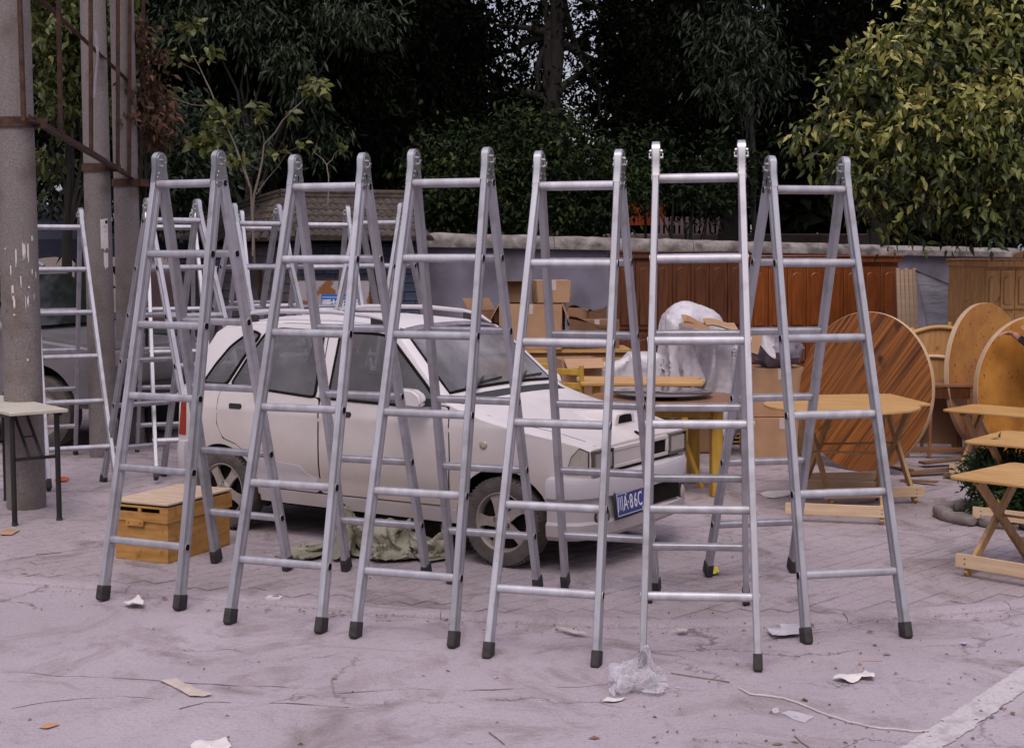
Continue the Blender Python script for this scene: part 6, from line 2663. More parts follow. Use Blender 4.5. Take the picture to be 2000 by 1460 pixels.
# loose flattened card sheets
for k, (xa, ya, xb, yb, Y, hh) in enumerate(((1108, 600, 1150, 602, 14.4, .14), (1112, 622, 1200, 640, 14.2, .16), (1150, 608, 1185, 600, 14.5, .2))):
    a_, c_ = at(xa, ya, Y), at(xb, yb, Y + .2)
    b = MB()
    b.grid(lambda s, t: lerp(a_, c_, s) + Vector((0, t * .5, -t * .12 + .03 * math.sin(s * 5 + k))), 6, 4)
    b.grid(lambda s, t: lerp(a_, c_, s) + Vector((0, .04 * t, -t * hh * 1.2)), 4, 3)
    ob = single('card_sheet', b, M['card_dark'] if k else M['card'], ['folded cardboard sheet touching the small carton\'s right side', 'long bent cardboard sheet sticking out right of the largest carton', 'torn upright cardboard sheet before the brown wardrobe'][k], 'cardboard', 'loose cardboard sheets')
# support for them
q = at(1160, 700, 14.6)
carton('dark carton under the loose cardboard sheets', (q.x, q.y, 0), .45, .4, 1.22, R(5), (), 'card_dark')

# big white plastic sheet thrown over a pile
def drape(name, label, cx, Y, half_w, top_py, bot_z, seed, m, fold=.10, lean=0.0, cat='sheet', n_=56, depth=.40, flat=.5, rise=1.0):
    c_ = at(cx, 600, Y)
    zt_ = zat(top_py, Y)
    b = MB()

    def rid(q):
        return 1 - 2 * abs(mnoise.noise(q))

    def fn(s, t):
        a2 = 2 * PI * s
        ca_, sa_ = math.cos(a2), math.sin(a2)
        rr = min(1.0, t / .34) ** .6
        fall = max(0, (t - .20) / .80)
        z = zt_ - .16 * min(1, t / .34) ** 2.6 - (zt_ - .16 - bot_z) * fall ** 1.05
        q = Vector((ca_ * 1.1, sa_ * 1.1, t * 3.6 + seed))
        f = 1 + .30 * mnoise.noise(q * .9) + .16 * rid(q * 1.6 + Vector((0, 0, a2))) * (.3 + fall) + .09 * rid(q * 3.4)
        f *= 1 - .10 * math.sin(PI * min(1, fall * 1.5)) + .15 * fall + .30 * max(0, ca_) * fall
        z += .05 * rid(q * 2.2) * (1 - fall) + .02 * rid(q * 5)
        z -= .20 * max(0, ca_) * rr * (1 - fall) + .08 * max(0, -ca_) * rr * (1 - fall)
        return Vector((c_.x + half_w * rr * f * ca_ + lean * fall, c_.y + depth * rr * f * sa_, max(.01, z)))
    b.grid(fn, 90, 48)
    return single(name, b, m, label, cat, base=Vector((c_.x, c_.y, 0)), smooth=16)


b = MB()
q = at(1352, 700, 13.6)
b.add([Vector((q.x + p.x, q.y + p.y, max(.004, p.z))) for p in SHEET[0]], SHEET[1])
single('plastic_sheet', b, M['white_sheet'], 'large white plastic sheet thrown over a pile in front of the brown wardrobe', 'sheet', smooth=40, normals=False)
b = MB()
b.box((q.x, q.y + .1, .53), (.36, .34, 1.06))
single('carton_pile', b, M['card_dark'], 'dark carton hidden under the large white plastic sheet', 'box', bevel=.02)
b = MB()
q = at(1212, 700, 13.35)
b.add([Vector((q.x + p.x, q.y + p.y, max(.004, p.z))) for p in SMALL[0]], SMALL[1])
single('plastic_sheet', b, M['white_sheet'], 'smaller white plastic sheet draped over cartons right of the yellow chair', 'sheet', smooth=40, normals=False)
b = MB()
b.box((q.x - .16, q.y + .12, .41), (.33, .31, .82))
single('carton_pile', b, M['card'], 'carton under the left half of the smaller white sheet', 'box', bevel=.01)
b = MB()
b.box((q.x + .22, q.y + .14, .46), (.27, .33, .92))
single('carton_pile', b, M['card'], 'taller carton under the right half of the smaller white sheet', 'box', bevel=.01)
# card pieces lying on the sheet
for k, (xa, ya, xb, yb, Y, dz) in enumerate(((1338, 632, 1352, 612, 13.2, 0), (1335, 626, 1385, 642, 13.15, 0), (1378, 634, 1440, 642, 13.15, 0), (1392, 655, 1455, 682, 13.0, .02))):
    a_, c_ = at(xa, ya, Y), at(xb, yb, Y)
    b = MB()
    if k == 3:
        a_, c_, e_, f_ = at(1458, 652, 12.95), at(1492, 650, 12.95), at(1480, 692, 12.9), at(1455, 683, 12.9)
        b.add([a_, c_, e_, f_], [(0, 1, 2, 3)])
        b.add([p + Vector((0, .01, 0)) for p in (a_, c_, e_, f_)], [(3, 2, 1, 0)])
    elif k == 0:
        b.prism([(0, 0), (.22, -.06), (.26, -.03), (.05, .085)], at(1332, 634, 13.1), (1, 0, 0), (0, .25, 1), (0, .012, 0))
    else:
        b.grid(lambda s, t: lerp(a_, c_, s) + Vector((0, t * .24 - .05, t * .05 + .012 * math.sin(s * 6))), 5, 3)
        b.grid(lambda s, t: lerp(a_, c_, s) + Vector((0, t * .24 - .05, t * .05 + .012 * math.sin(s * 6) - .010)), 5, 3)
    single('card_piece', b, M['card'], ['pointed cardboard piece lying on the big white sheet', 'flat cardboard strip across the front of the big white sheet', 'flat cardboard strip at the right of the big white sheet', 'hanging cardboard piece between the big white sheet and the grey blanket'][k], 'cardboard', 'cardboard pieces on the white sheet')

# cartons and blanket right of the sheet
q = at(1512, 780, 13.3)
ck = carton('wide brown carton under the grey blanket', (q.x, q.y, .40), .52, .45, .44, R(4), (), 'card')
carton('green-strapped brown carton at the bottom of the pile behind the round-topped table', (q.x + .02, q.y - .02, 0), .58, .48, .395, R(2), (), 'card')
for dx in (-.17, .17):
    b = MB()
    b.box((q.x + .02 + dx, q.y - .02 - .2435, .2), (.014, .003, .392))
    o = b.build('strap', M['bin'], parent=bpy.data.objects['cardboard_box.010'] if 'cardboard_box.010' in bpy.data.objects else None, origin=(q.x + .02, q.y - .02, 0)) if False else None
b = MB()
cz = Vector((at(1515, 680, 13.25).x, 13.2, .84))


def blanket(s, t):
    a2 = 2 * PI * s
    ph = PI * t
    n_ = Vector((math.cos(a2) * math.sin(ph), math.sin(a2) * math.sin(ph), -math.cos(ph)))
    f = 1 + .30 * mnoise.noise(n_ * 1.8 + Vector((3, 1, 0))) + .16 * mnoise.noise(n_ * 4.5)
    return cz + Vector((n_.x * .235 * f, n_.y * .18 * f, .15 + n_.z * .15 * f))


b.grid(blanket, 40, 22)
single('grey_blanket', b, M['blanket'], 'bundled grey blanket lying on the brown carton pile', 'blanket', smooth=50)
b = MB()
c_ = at(1490, 672, 13.0)
b.grid(lambda s, t: c_ + Vector((-.06 + .17 * s, .04 * math.sin(4 * t + s), .12 * (1 - t) - .02 + .05 * math.sin(3 * s + 2 * t) - .06 * s)), 12, 10)
single('white_cloth', b, M['white_sheet'], 'white cloth corner sticking out of the grey blanket', 'cloth', smooth=50)

# stack of folded slatted stools
st_ = thing('slat_stack', 'stack of yellow slatted boards on the paving right of the dining table', 'boards', tuple(gz(1422, 862).xy) + (0,), R(-3))
for k in range(7):
    b = MB()
    b.box((.01 * (k % 2), 0, .018 + .040 * k), (.30 - .012 * (k % 3), .34, .016))
    b.build('slat', M['wood'], parent=st_, bevel=.003)
    if k:
        b = MB()
        for sx in (-.11, .11):
            b.box((sx, 0, -.0025 + .040 * k), (.03, .33, .0232))
        b.build('batten', M['yellow_wood'], parent=st_)

# ================================================================== LEFT BACKGROUND: SUV, CANOPY, BINS, SIGNS
SUVP = gz(128, 872)
sv_th = R(-22)
suv = thing('parked_suv', 'dusty silver off-road vehicle with loaded roof rack parked behind the nearest pole', 'car', (SUVP.x - 1.05, SUVP.y + 1.0, 0), sv_th)


def V(u, v, z):
    return Vector((u, -v, z))


prof = [(2.02, .42), (2.08, .60), (2.05, .95), (1.95, 1.02), (1.05, 1.12), (.98, 1.14), (.42, 1.66), (.20, 1.72), (-1.9, 1.74), (-2.12, 1.66), (-2.2, 1.1), (-2.2, .5), (-2.1, .40)]
b = MB()
rows = []
for v, k, dz in ((-.88, 0, 0), (-.84, 1, 0), (.84, 1, 0), (.88, 0, 0)):
    rows.append([V(u * (1 if k else .995), v * (1 - (max(0, z - 1.1) * .16)), z if k else min(z, z - 0 * dz)) for u, z in prof])
n = len(prof)
b.add(rows[0] + rows[-1], [tuple(range(n)), tuple(range(2 * n - 1, n - 1, -1))] + [(i, (i + 1) % n, n + (i + 1) % n, n + i) for i in range(n)])
sbod = b.build('body', [M['suv']], parent=suv, bevel=.05, seg=3)
cut = MB()
for u in (1.32, -1.38):
    for s in (-1, 1):
        cut.cyl(V(u, s * .62, .38), V(u, s * 1.2, .38), .45, n=32)
cob = cut.build('cutter', [M['gap']])
cob.matrix_world = Matrix.Translation(suv.location) @ Matrix.Rotation(sv_th, 4, 'Z')
bpy.context.view_layer.update()
md = sbod.modifiers.new('cut', 'BOOLEAN')
md.object = cob
md.solver = 'EXACT'
dg = bpy.context.evaluated_depsgraph_get()
nm2 = bpy.data.meshes.new_from_object(sbod.evaluated_get(dg))
sbod.modifiers.clear()
sbod.data = nm2
bpy.data.objects.remove(cob)
nm2.materials.clear()
nm2.materials.append(M['suv'])
nm2.materials.append(M['gap'])
for p in nm2.polygons:
    p.material_index = 1 if any(math.hypot(p.center.x - u, p.center.z - .38) < .448 for u in (1.32, -1.38)) else 0
    p.use_smooth = True
nm2.set_sharp_from_angle(angle=R(35))
for s in (1, -1):
    for nm, poly in (('front_side_window', [(.02, 1.12), (.90, 1.12), (.38, 1.60), (.02, 1.62)]), ('rear_side_window', [(-.95, 1.12), (-.06, 1.12), (-.06, 1.62), (-.95, 1.62)]), ('quarter_window', [(-1.95, 1.14), (-1.03, 1.12), (-1.03, 1.62), (-1.9, 1.60)])):
        b = MB()
        pp = rounded(poly, .05)
        vs = [V(u, s * (.88 * (1 - max(0, z - 1.1) * .16) + .006), z) for u, z in pp]
        v2 = [V(u, s * (.88 * (1 - max(0, z - 1.1) * .16) - .03), z) for u, z in pp]
        N = len(vs)
        b.add(vs + v2, [tuple(range(N))] + [(i, (i + 1) % N, N + (i + 1) % N, N + i) for i in range(N)])
        b.build(nm, M['glass_dark'], parent=suv)
    b = MB()
    b.box(V(.78, s * 1.0, 1.16), (.12, .18, .16))
    b.build('wing_mirror', M['suv'], parent=suv, bevel=.03, seg=2)
    b = MB()
    b.tube([V(.15, s * .66, 1.74), V(0, s * .66, 1.82), V(-1.6, s * .66, 1.83), V(-1.75, s * .66, 1.75)], .022, n=8)
    b.build('roof_rail', M['silver'], parent=suv, smooth=50)
    b = MB()
    b.box(V(2.02, s * .66, .88), (.08, .34, .16))
    b.build('head_lamp', M['lens'], parent=suv, bevel=.02)
for u in (-.2, -1.4):
    b = MB()
    b.bar(V(u, -.7, 1.845), V(u, .7, 1.845), .06, .025)
    b.build('roof_bar', M['dark'], parent=suv)
b = MB()
b.add([V(1.0, -.74, 1.165), V(1.0, .74, 1.165), V(.46, .68, 1.655), V(.46, -.68, 1.655)], [(0, 1, 2, 3)])
b.add([V(1.02, -.74, 1.172), V(1.02, .74, 1.172), V(.475, .68, 1.664), V(.475, -.68, 1.664)], [(3, 2, 1, 0)])
b.build('windscreen', M['glass_dark'], parent=suv)
b = MB()
b.bar(V(2.1, -.86, .52), V(2.1, .86, .52), .14, .26)
b.build('front_bumper', M['dark'], parent=suv, bevel=.03, seg=2)
b = MB()
r = .36
b.lathe([(r * .62, -.09), (r * .8, -.105), (r * .97, -.09), (r, 0), (r * .97, .09), (r * .8, .105), (r * .62, .09)], (0, 0, 0), (0, -1, 0), n=40)
w1_ = b.mesh('tyre', M['tyre'], smooth=50)
b = MB()
b.lathe([(r * .62, .07), (r * .60, .04), (r * .45, .03), (r * .30, .07), (r * .1, .08), (.001, .08)], (0, 0, 0), (0, -1, 0), n=32)
for k in range(6):
    a2 = 2 * PI * k / 6
    b.cyl((r * .2 * math.cos(a2), -.075, r * .2 * math.sin(a2)), (r * .2 * math.cos(a2), -.09, r * .2 * math.sin(a2)), .016, n=8)
w2_ = b.mesh('rim', M['rim'], smooth=40)
for u in (1.32, -1.38):
    for s in (1, -1):
        w = linked('wheel', w1_, suv, (0, 0, 0 if s > 0 else PI), V(u, s * .76, .36))
        linked('rim', w2_, w)
for k, (u, v, s_) in enumerate(((-.1, .1, (.7, .9, .22)), (-1.0, -.1, (.8, 1.0, .2)))):
    b = MB()
    b.grid(lambda a, c: Vector((math.cos(2 * PI * a) * s_[0] / 2 * math.sin(PI * c) ** .4, math.sin(2 * PI * a) * s_[1] / 2 * math.sin(PI * c) ** .4, s_[2] / 2 * (1 - math.cos(PI * c)) + .03 * mnoise.noise(Vector((a * 6, c * 4, k))))), 24, 10)
    o = b.build('bundle', M['card_dark'], smooth=60)
    o.matrix_world = Matrix.Translation(suv.location) @ Matrix.Rotation(sv_th, 4, 'Z') @ Matrix.Translation(V(u, v, 1.865))
    tag(o, ['brown bundle tied on the front of the silver vehicle\'s roof rack', 'brown bundle tied on the back of the silver vehicle\'s roof rack'][k], 'bundle')

# dark blue market canopy
cp = at(110, 600, 19.2)
can = thing('market_canopy', 'dark blue canvas market canopy on thin posts beyond the silver vehicle', 'canopy', (cp.x, cp.y, 0), R(-8))
ze_, zp_ = zat(468, 19.2), zat(392, 19.2)
b = MB()
HWc = 1.55
E_ = [Vector((-HWc, -1.1, ze_)), Vector((HWc, -1.1, ze_)), Vector((HWc, 1.1, ze_)), Vector((-HWc, 1.1, ze_))]
pk = Vector((-.25, 0, zp_))
for i in range(4):
    a_, c_ = E_[i], E_[(i + 1) % 4]
    b.grid(lambda s, t: lerp(lerp(a_, c_, s), pk, t) - Vector((0, 0, .10 * math.sin(PI * s) * (1 - t) * 0 + .09 * math.sin(PI * t))), 8, 6)
    b.grid(lambda s, t: lerp(a_, c_, s) - Vector((0, 0, t * (.24 + .02 * math.sin(s * 26)))), 24, 2)
b.build('canvas', M['tarp_blue'], parent=can, smooth=40)
for e in E_:
    b = MB()
    b.cyl((e.x * .97, e.y * .97, 0), (e.x * .97, e.y * .97, ze_ - .02), .02, n=8)
    b.build('post', M['black_tube'], parent=can)


def wheelie(label, px, py, rz, h=1.05, m='bin'):
    p = gz(px, py)
    t = thing('wheelie_bin', label, 'bin', tuple(p), rz, 'green wheelie bins')
    b = MB()
    vs = []
    for z, sx, sy in ((.08, .22, .24), (h * .86, .27, .31), (h * .90, .29, .33), (h * .93, .29, .33)):
        vs += [(-sx, -sy, z), (sx, -sy, z), (sx, sy, z), (-sx, sy, z)]
    fs_ = [(0, 3, 2, 1), (12, 13, 14, 15)] + [(4 * j + i, 4 * j + (i + 1) % 4, 4 * j + 4 + (i + 1) % 4, 4 * j + 4 + i) for j in range(3) for i in range(4)]
    b.add(vs, fs_)
    b.build('bin_body', M[m], parent=t, bevel=.02, seg=2)
    b = MB()
    b.grid(lambda s, q: Vector((-.30 + .6 * s, -.36 + .72 * q, h * .935 + .07 * math.sin(PI * q) ** .7 + .015 * math.sin(PI * s))), 6, 8)
    b.box((0, -.36, h * .93), (.56, .03, .04))
    ld_ = b.build('lid', M[m], parent=t, smooth=40)
    b = MB()
    b.cyl((-.24, .38, h * .93), (.24, .38, h * .93), .018, n=8)
    b.build('handle', M[m], parent=t)
    for s in (-1, 1):
        b = MB()
        b.cyl((s * .21, .24, .1), (s * .27, .24, .1), .10, n=20)
        b.build('wheel', M['rubber'], parent=t)
    for dx in (-.12, .12):
        b = MB()
        b.box((dx, -.285, h * .5), (.03, .02, h * .62), Matrix.Rotation(R(5), 3, 'X'))
        b.build('rib', M[m], parent=t)
    return t


wheelie('dark green wheelie bin directly behind the leftmost front ladder', 322, 842, R(6), 1.12)
wheelie('lighter green wheelie bin peeping out left of the other bin', 292, 832, R(-5), 1.08)

# blue-and-white sign board behind the car
sgp = at(652, 600, 17.2)
sg_ = thing('sign_board', 'rust-stained white sign board with a blue banner behind the car roof', 'sign', (sgp.x, sgp.y, 0), R(-4))
kx = 17.2 / CAM_F
wS = 142 * kx
zT = zat(547, 17.2)
b = MB()
b.box((0, 0, (zT + .55) / 2), (wS, .05, zT - .55))
b.build('board', M['rust_board'], parent=sg_, bevel=.004)
b = MB()
for s in (-1, 1):
    b.box((s * (wS / 2 + .012), 0, (zT + .55) / 2), (.02, .06, zT - .55))
b.box((0, 0, zT + .010), (wS + .045, .06, .018))
b.build('board_rim', M['rust'], parent=sg_)
for s in (-1, 1):
    b = MB()
    b.box((s * wS * .36, .02, .275), (.05, .05, .55))
    b.build('post', M['rust'], parent=sg_)
zb_ = zat(640, 17.2)
z1_ = zat(574, 17.2)
b = MB()
bw_ = .44
b.box((.03 + .05, -.029, (z1_ + zb_) / 2), (bw_, .006, z1_ - zb_))
bn = b.build('banner', M['blue_sign'], parent=sg_)
b = MB()
b.box((.08, -.0335, z1_ - .035), (bw_ - .02, .002, .006))
b.build('white_rule', M['sign_white'], parent=bn)
for i, ch in enumerate('\u7231\u62a4\u73af\u5883'):
    tm = text_mesh(ch, .125, M['sign_white'], .0015, .0035)
    m4 = Matrix.Translation((.08 + (-.155 + .115 * i), -.0345, z1_ - .128)) @ Matrix.Rotation(PI / 2, 4, 'X')
    place_mesh('letter', tm, bn, m4)
# navy vertical sign on the gatehouse side wall
nvp = at(420, 540, 18.6)
nv = thing('navy_sign', 'narrow navy blue vertical sign with white marks beside the gatehouse', 'sign', (nvp.x, nvp.y, 0), R(0))
b = MB()
b.box((0, 0, 1.52), (.15, .03, .52))
b.build('board', M['navy'], parent=nv, bevel=.003)
b = MB()
b.cyl((0, .03, 0), (0, .03, 1.75), .018, n=8)
b.build('post', M['black_tube'], parent=nv)
for k in range(3):
    b = MB()
    b.box((.012, -.0165, 1.70 - .12 * k), (.05, .003, .012))
    b.box((.02, -.0165, 1.675 - .12 * k), (.012, .003, .04))
    b.build('white_mark', M['sign_white'], parent=nv)
# mauve rendered wall stub left of the gatehouse
b = MB()
p0, p1_ = at(287, 600, 20.6), at(384, 600, 20.4)
b.box(((p0.x + p1_.x) / 2, 20.5, zat(520, 20.5) / 2), (p1_.x - p0.x, .2, zat(520, 20.5)))
single('rendered_wall', b, M['pink_wall'], 'short mauve rendered wall between the third pole and the gatehouse', 'wall', bevel=.01)

# ================================================================== BUSH IN STONE EDGING
bp_ = gz(1985, 1012)
eg = thing('stone_edging', 'low edging of rough stones around the bush at the right', 'edging', tuple(bp_))
re_ = random.Random(6)
for k in range(12):
    a2 = 2 * PI * k / 12
    b = MB()
    r0 = .52
    s = (re_.uniform(.22, .28), re_.uniform(.10, .14), re_.uniform(.07, .10))

    def st(u, v, a2=a2, s=s, k=k):
        th, ph = 2 * PI * u, PI * v
        n_ = Vector((math.cos(th) * math.sin(ph), math.sin(th) * math.sin(ph), math.cos(ph)))
        n_ = Vector([math.copysign(abs(x) ** .6, x) for x in n_])
        f = 1 + .12 * mnoise.noise(n_ * 2 + Vector((k, 0, 0)))
        p = Vector((n_.x * s[0] / 2 * f, n_.y * s[1] / 2 * f, n_.z * s[2] / 2 * f + s[2] * .42))
        p = Matrix.Rotation(a2 + PI / 2, 3, 'Z') @ p
        return p + Vector((r0 * math.cos(a2), r0 * .75 * math.sin(a2), 0))
    b.grid(st, 14, 8)
    b.build('edging_stone', M['stone'], parent=eg, smooth=50)
cbx = [((bp_.x, bp_.y, .26), (.40, .30, .22)), ((bp_.x - .16, bp_.y - .06, .32), (.24, .22, .18)), ((bp_.x + .2, bp_.y, .30), (.28, .25, .20)), ((bp_.x - .05, bp_.y - .12, .14), (.36, .22, .14))]
bush = thing('low_bush', 'small dark green bush with narrow leaves inside the stone edging', 'bush', tuple(bp_))
leaf_obj('crown', leaf_cloud(cbx, 6500, .062, 55, droop=-.25, cl=12, spread=.05, shell=.35, width=.30, tone=(0, 1)), LM_bush, parent=bush, origin=tuple(bp_))
b = MB()
for k in range(9):
    a2 = 2 * PI * k / 9
    b.tube(wiggle((bp_.x + .05 * math.cos(a2), bp_.y + .05 * math.sin(a2), 0), (bp_.x + .3 * math.cos(a2), bp_.y + .22 * math.sin(a2), .45), 3, .03, k), [.010, .008, .006, .004], n=5)
b.build('stem', M['bark'], parent=bush, origin=bp_)
fp = gz(1951, 1030) + Vector((0, 0, .17))
b = MB()
for k in range(6):
    a2 = 2 * PI * k / 6
    d_ = Vector((math.cos(a2), -.3, math.sin(a2)))
    b.add([fp, fp + d_ * .022 + Vector((.008, -.008, 0)), fp + d_ * .042, fp + d_ * .022 - Vector((.008, .004, 0))], [(0, 1, 2, 3)])
b.tube([fp, fp + Vector((.02, .05, -.14))], .003, n=5)
single('yellow_flower', b, M['yellow_scrap'], 'single yellow flower at the foot of the low bush', 'flower')

# ================================================================== PERSON AT THE RIGHT EDGE (hand on the tabletop, straw hat)
PY = 12.60
hand = at(1960, 655, PY + .08)
shoulder = at(2070, 690, PY - .04)
per = thing('person', 'person in dark clothes and straw hat steadying the round tabletop at the right edge', 'person', (shoulder.x + .05, shoulder.y + .05, 0))
o0 = Vector(per.location)
hx, hy = shoulder.x + .12, shoulder.y + .02
S0 = shoulder
joints = {
    'pelvis': (hx + .10, hy + .12, .62), 'belly': (hx + .06, hy + .10, .80), 'chest': (hx + .01, hy + .04, 1.02), 'neck': (hx - .12, hy - .06, 1.16), 'head': (hx - .20, hy - .10, 1.24), 'crown': (hx - .225, hy - .11, 1.34),
    'shL': (S0.x - .02, S0.y - .10, 1.10), 'elL': (lerp(S0.x, hand.x, .52), S0.y - .22, 1.02), 'wrL': (hand.x + .085, hand.y + .02, hand.z + .018),
    'shR': (hx + .13, hy + .15, 1.10), 'elR': (hx + .20, hy - .02, .86), 'wrR': (hx + .08, hy - .22, .78),
    'hipL': (hx + .02, hy + .04, .58), 'knL': (hx - .05, hy - .26, .50), 'anL': (hx + .03, hy - .08, .09), 'toL': (hx + .0, hy - .26, .045),
    'hipR': (hx + .20, hy + .16, .58), 'knR': (hx + .22, hy - .16, .50), 'anR': (hx + .24, hy + .06, .09), 'toR': (hx + .22, hy - .12, .045)}
rad = {'pelvis': .125, 'belly': .125, 'chest': .14, 'neck': .055, 'head': .085, 'crown': .075, 'shL': .062, 'elL': .043, 'wrL': .028, 'shR': .062, 'elR': .043, 'wrR': .028,
       'hipL': .085, 'knL': .058, 'anL': .042, 'toL': .035, 'hipR': .085, 'knR': .058, 'anR': .042, 'toR': .035}
links = [('pelvis', 'belly'), ('belly', 'chest'), ('chest', 'neck'), ('neck', 'head'), ('head', 'crown'), ('chest', 'shL'), ('shL', 'elL'), ('elL', 'wrL'), ('chest', 'shR'), ('shR', 'elR'), ('elR', 'wrR'),
         ('pelvis', 'hipL'), ('hipL', 'knL'), ('knL', 'anL'), ('anL', 'toL'), ('pelvis', 'hipR'), ('hipR', 'knR'), ('knR', 'anR'), ('anR', 'toR')]


def skin_mesh(name, pts, rads, edges, root, mats, sub=2):
    me = bpy.data.meshes.new(name)
    me.from_pydata(pts, edges, [])
    ob = bpy.data.objects.new(name, me)
    COL.objects.link(ob)
    ob.modifiers.new('skin', 'SKIN')
    for i, v in enumerate(me.skin_vertices[0].data):
        v.radius = (rads[i], rads[i])
        v.use_root = (i == root)
    ss = ob.modifiers.new('sub', 'SUBSURF')
    ss.levels = ss.render_levels = sub
    dg = bpy.context.evaluated_depsgraph_get()
    out = bpy.data.meshes.new_from_object(ob.evaluated_get(dg))
    bpy.data.objects.remove(ob)
    out.materials.clear()
    for m_ in mats:
        out.materials.append(m_)
    out.polygons.foreach_set('use_smooth', [True] * len(out.polygons))
    return out


keys = list(joints)
bm_ = skin_mesh('body', [tuple(Vector(joints[k]) - o0) for k in keys], [rad[k] for k in keys], [(keys.index(a), keys.index(c)) for a, c in links], 0, [M['shirt'], M['trouser'], M['skin']])
wz = Vector(joints['wrL']) - o0
for p in bm_.polygons:
    c_ = p.center
    zz = c_.z
    if (c_ - wz).length < .12 or zz > 1.165:
        p.material_index = 2
    elif zz < .66:
        p.material_index = 1
linked('body', bm_, per)
# hand: palm laid over the rim, four fingers curling down in front, thumb behind
W0 = Vector(joints['wrL'])
pts, rads_, eds = [W0 - o0], [.026], []
palm = W0 + Vector((-.045, -.012, .006))
knx = W0 + Vector((-.082, -.020, .004))
pts.append(palm - o0)
rads_.append(.028)
eds.append((0, 1))
for k in range(4):
    off = Vector((.004 * abs(k - 1.2), -.030 + .020 * k, -.001 * k))
    l = (.040, .045, .043, .034)[k]
    a_ = knx + off
    f1 = a_ + Vector((-l * .75, -.004, -.006))
    f2 = f1 + Vector((-l * .42, -.003, -l * .45))
    f3 = f2 + Vector((-.004, 0, -l * .5))
    i0 = len(pts)
    pts += [a_ - o0, f1 - o0, f2 - o0, f3 - o0]
    rads_ += [.011, .0092, .0082, .0068]
    eds += [(1, i0), (i0, i0 + 1), (i0 + 1, i0 + 2), (i0 + 2, i0 + 3)]
t0_ = W0 + Vector((-.028, -.036, .010))
i0 = len(pts)
pts += [t0_ - o0, t0_ + Vector((-.034, -.016, .004)) - o0, t0_ + Vector((-.062, -.014, -.012)) - o0]
rads_ += [.013, .0105, .008]
eds += [(1, i0), (i0, i0 + 1), (i0 + 1, i0 + 2)]
hm_ = skin_mesh('hand', [tuple(p) for p in pts], rads_, eds, 0, [M['skin']], 2)
linked('hand', hm_, per)
# face
hc = Vector(joints['head']) - o0
b = MB()
b.cyl(hc + Vector((-.07, -.055, .0)), hc + Vector((-.095, -.075, -.015)), .014, .008, n=8)
b.build('nose', M['skin'], parent=per, smooth=60)
for s in (-1, 1):
    b = MB()
    e_ = hc + Vector((-.06, -.05, .022)) + Vector((.02, -.026, 0)) * s
    b.lathe([(.001, .012), (.009, .008), (.011, 0)], e_, (-.75, -.65, 0), n=10)
    b.build('eye', M['gap'], parent=per, smooth=60)
b = MB()
b.tube([hc + Vector((-.045, -.075, -.05)), hc + Vector((-.07, -.062, -.052)), hc + Vector((-.078, -.035, -.05))], .006, n=6)
b.build('mouth', M['skin'], parent=per)
b = MB()
hat_c = Vector(joints['crown']) - o0 + Vector((-.01, -.02, -.02))
ha = Vector((-.28, -.12, 1)).normalized()
b.lathe([(.001, .115), (.06, .11), (.092, .07), (.10, .015), (.112, .004), (.20, -.006), (.265, -.03), (.262, -.036), (.19, -.014), (.105, -.004), (.09, .0)], hat_c, ha, n=48)
b.build('straw_hat', M['straw'], parent=per, smooth=50)

# ================================================================== LITTER
def paper(label, pts_px, m, name='paper_scrap', z=.004, crumple=.012, seed=0, cat='litter', res=10):
    """crumpled sheet whose outline is given by ground points"""
    P = [gz(px, py) for px, py in pts_px]
    c_ = sum(P, Vector((0, 0, 0))) / len(P)
    b = MB()
    n = len(P)
    rings = 5
    vs = []
    sub = []
    for i in range(n):
        for k in range(4):
            sub.append(lerp(P[i], P[(i + 1) % n], k / 4))
    N = len(sub)
    for r_ in range(1, rings + 1):
        for p in sub:
            q = lerp(c_, p, r_ / rings)
            h = mnoise.noise(Vector((q.x * 14, q.y * 14, seed))) * .6 + mnoise.noise(Vector((q.x * 30, q.y * 30, seed))) * .4
            vs.append(q + Vector((0, 0, z + max(0, crumple * (.5 + h)))))
    vs.append(c_ + Vector((0, 0, z + crumple)))
    fs = [(j * N + i, j * N + (i + 1) % N, (j + 1) * N + (i + 1) % N, (j + 1) * N + i) for j in range(rings - 1) for i in range(N)]
    fs += [(i, len(vs) - 1, (i + 1) % N) for i in range(N)]
    b.add(vs, fs)
    return single(name, b, m, label, cat, smooth=25)


paper('long tan torn paper lying on the road at lower left', [(311, 1331), (344, 1327), (368, 1339), (393, 1349), (415, 1359), (398, 1362), (370, 1361), (352, 1350), (336, 1341)], M['tan_paper'], crumple=.008, seed=1)
paper('small crumpled white paper between the leftmost ladder\'s front feet', [(240, 1181), (262, 1174), (270, 1167), (281, 1181), (279, 1187), (252, 1187)], M['white_paper'], crumple=.03, seed=2)
paper('white paper scrap half cut off by the bottom edge of the picture', [(372, 1462), (392, 1452), (440, 1448), (452, 1462), (420, 1475), (380, 1476)], M['white_paper'], crumple=.02, seed=3)
paper('flattened white plastic wrapper beside the left front foot of the rightmost ladder', [(1498, 1230), (1526, 1228), (1522, 1222), (1560, 1220), (1566, 1240), (1534, 1244), (1508, 1244)], M['white_sheet'], crumple=.012, seed=4)
paper('crumpled white paper with a curled wire on the road at right', [(1626, 1330), (1650, 1322), (1672, 1322), (1690, 1316), (1708, 1322), (1708, 1332), (1684, 1328), (1668, 1336), (1645, 1334)], M['white_paper'], crumple=.025, seed=5)
paper('rectangular clear wrapper on the road at lower right', [(1526, 1396), (1540, 1391), (1590, 1402), (1572, 1414), (1550, 1408)], M['clear'], crumple=.012, seed=6)
paper('round clear bottle cap film beside the rectangular wrapper', [(1508, 1390), (1514, 1386), (1520, 1387), (1522, 1394), (1515, 1398), (1509, 1396)], M['clear'], crumple=.014, seed=7)
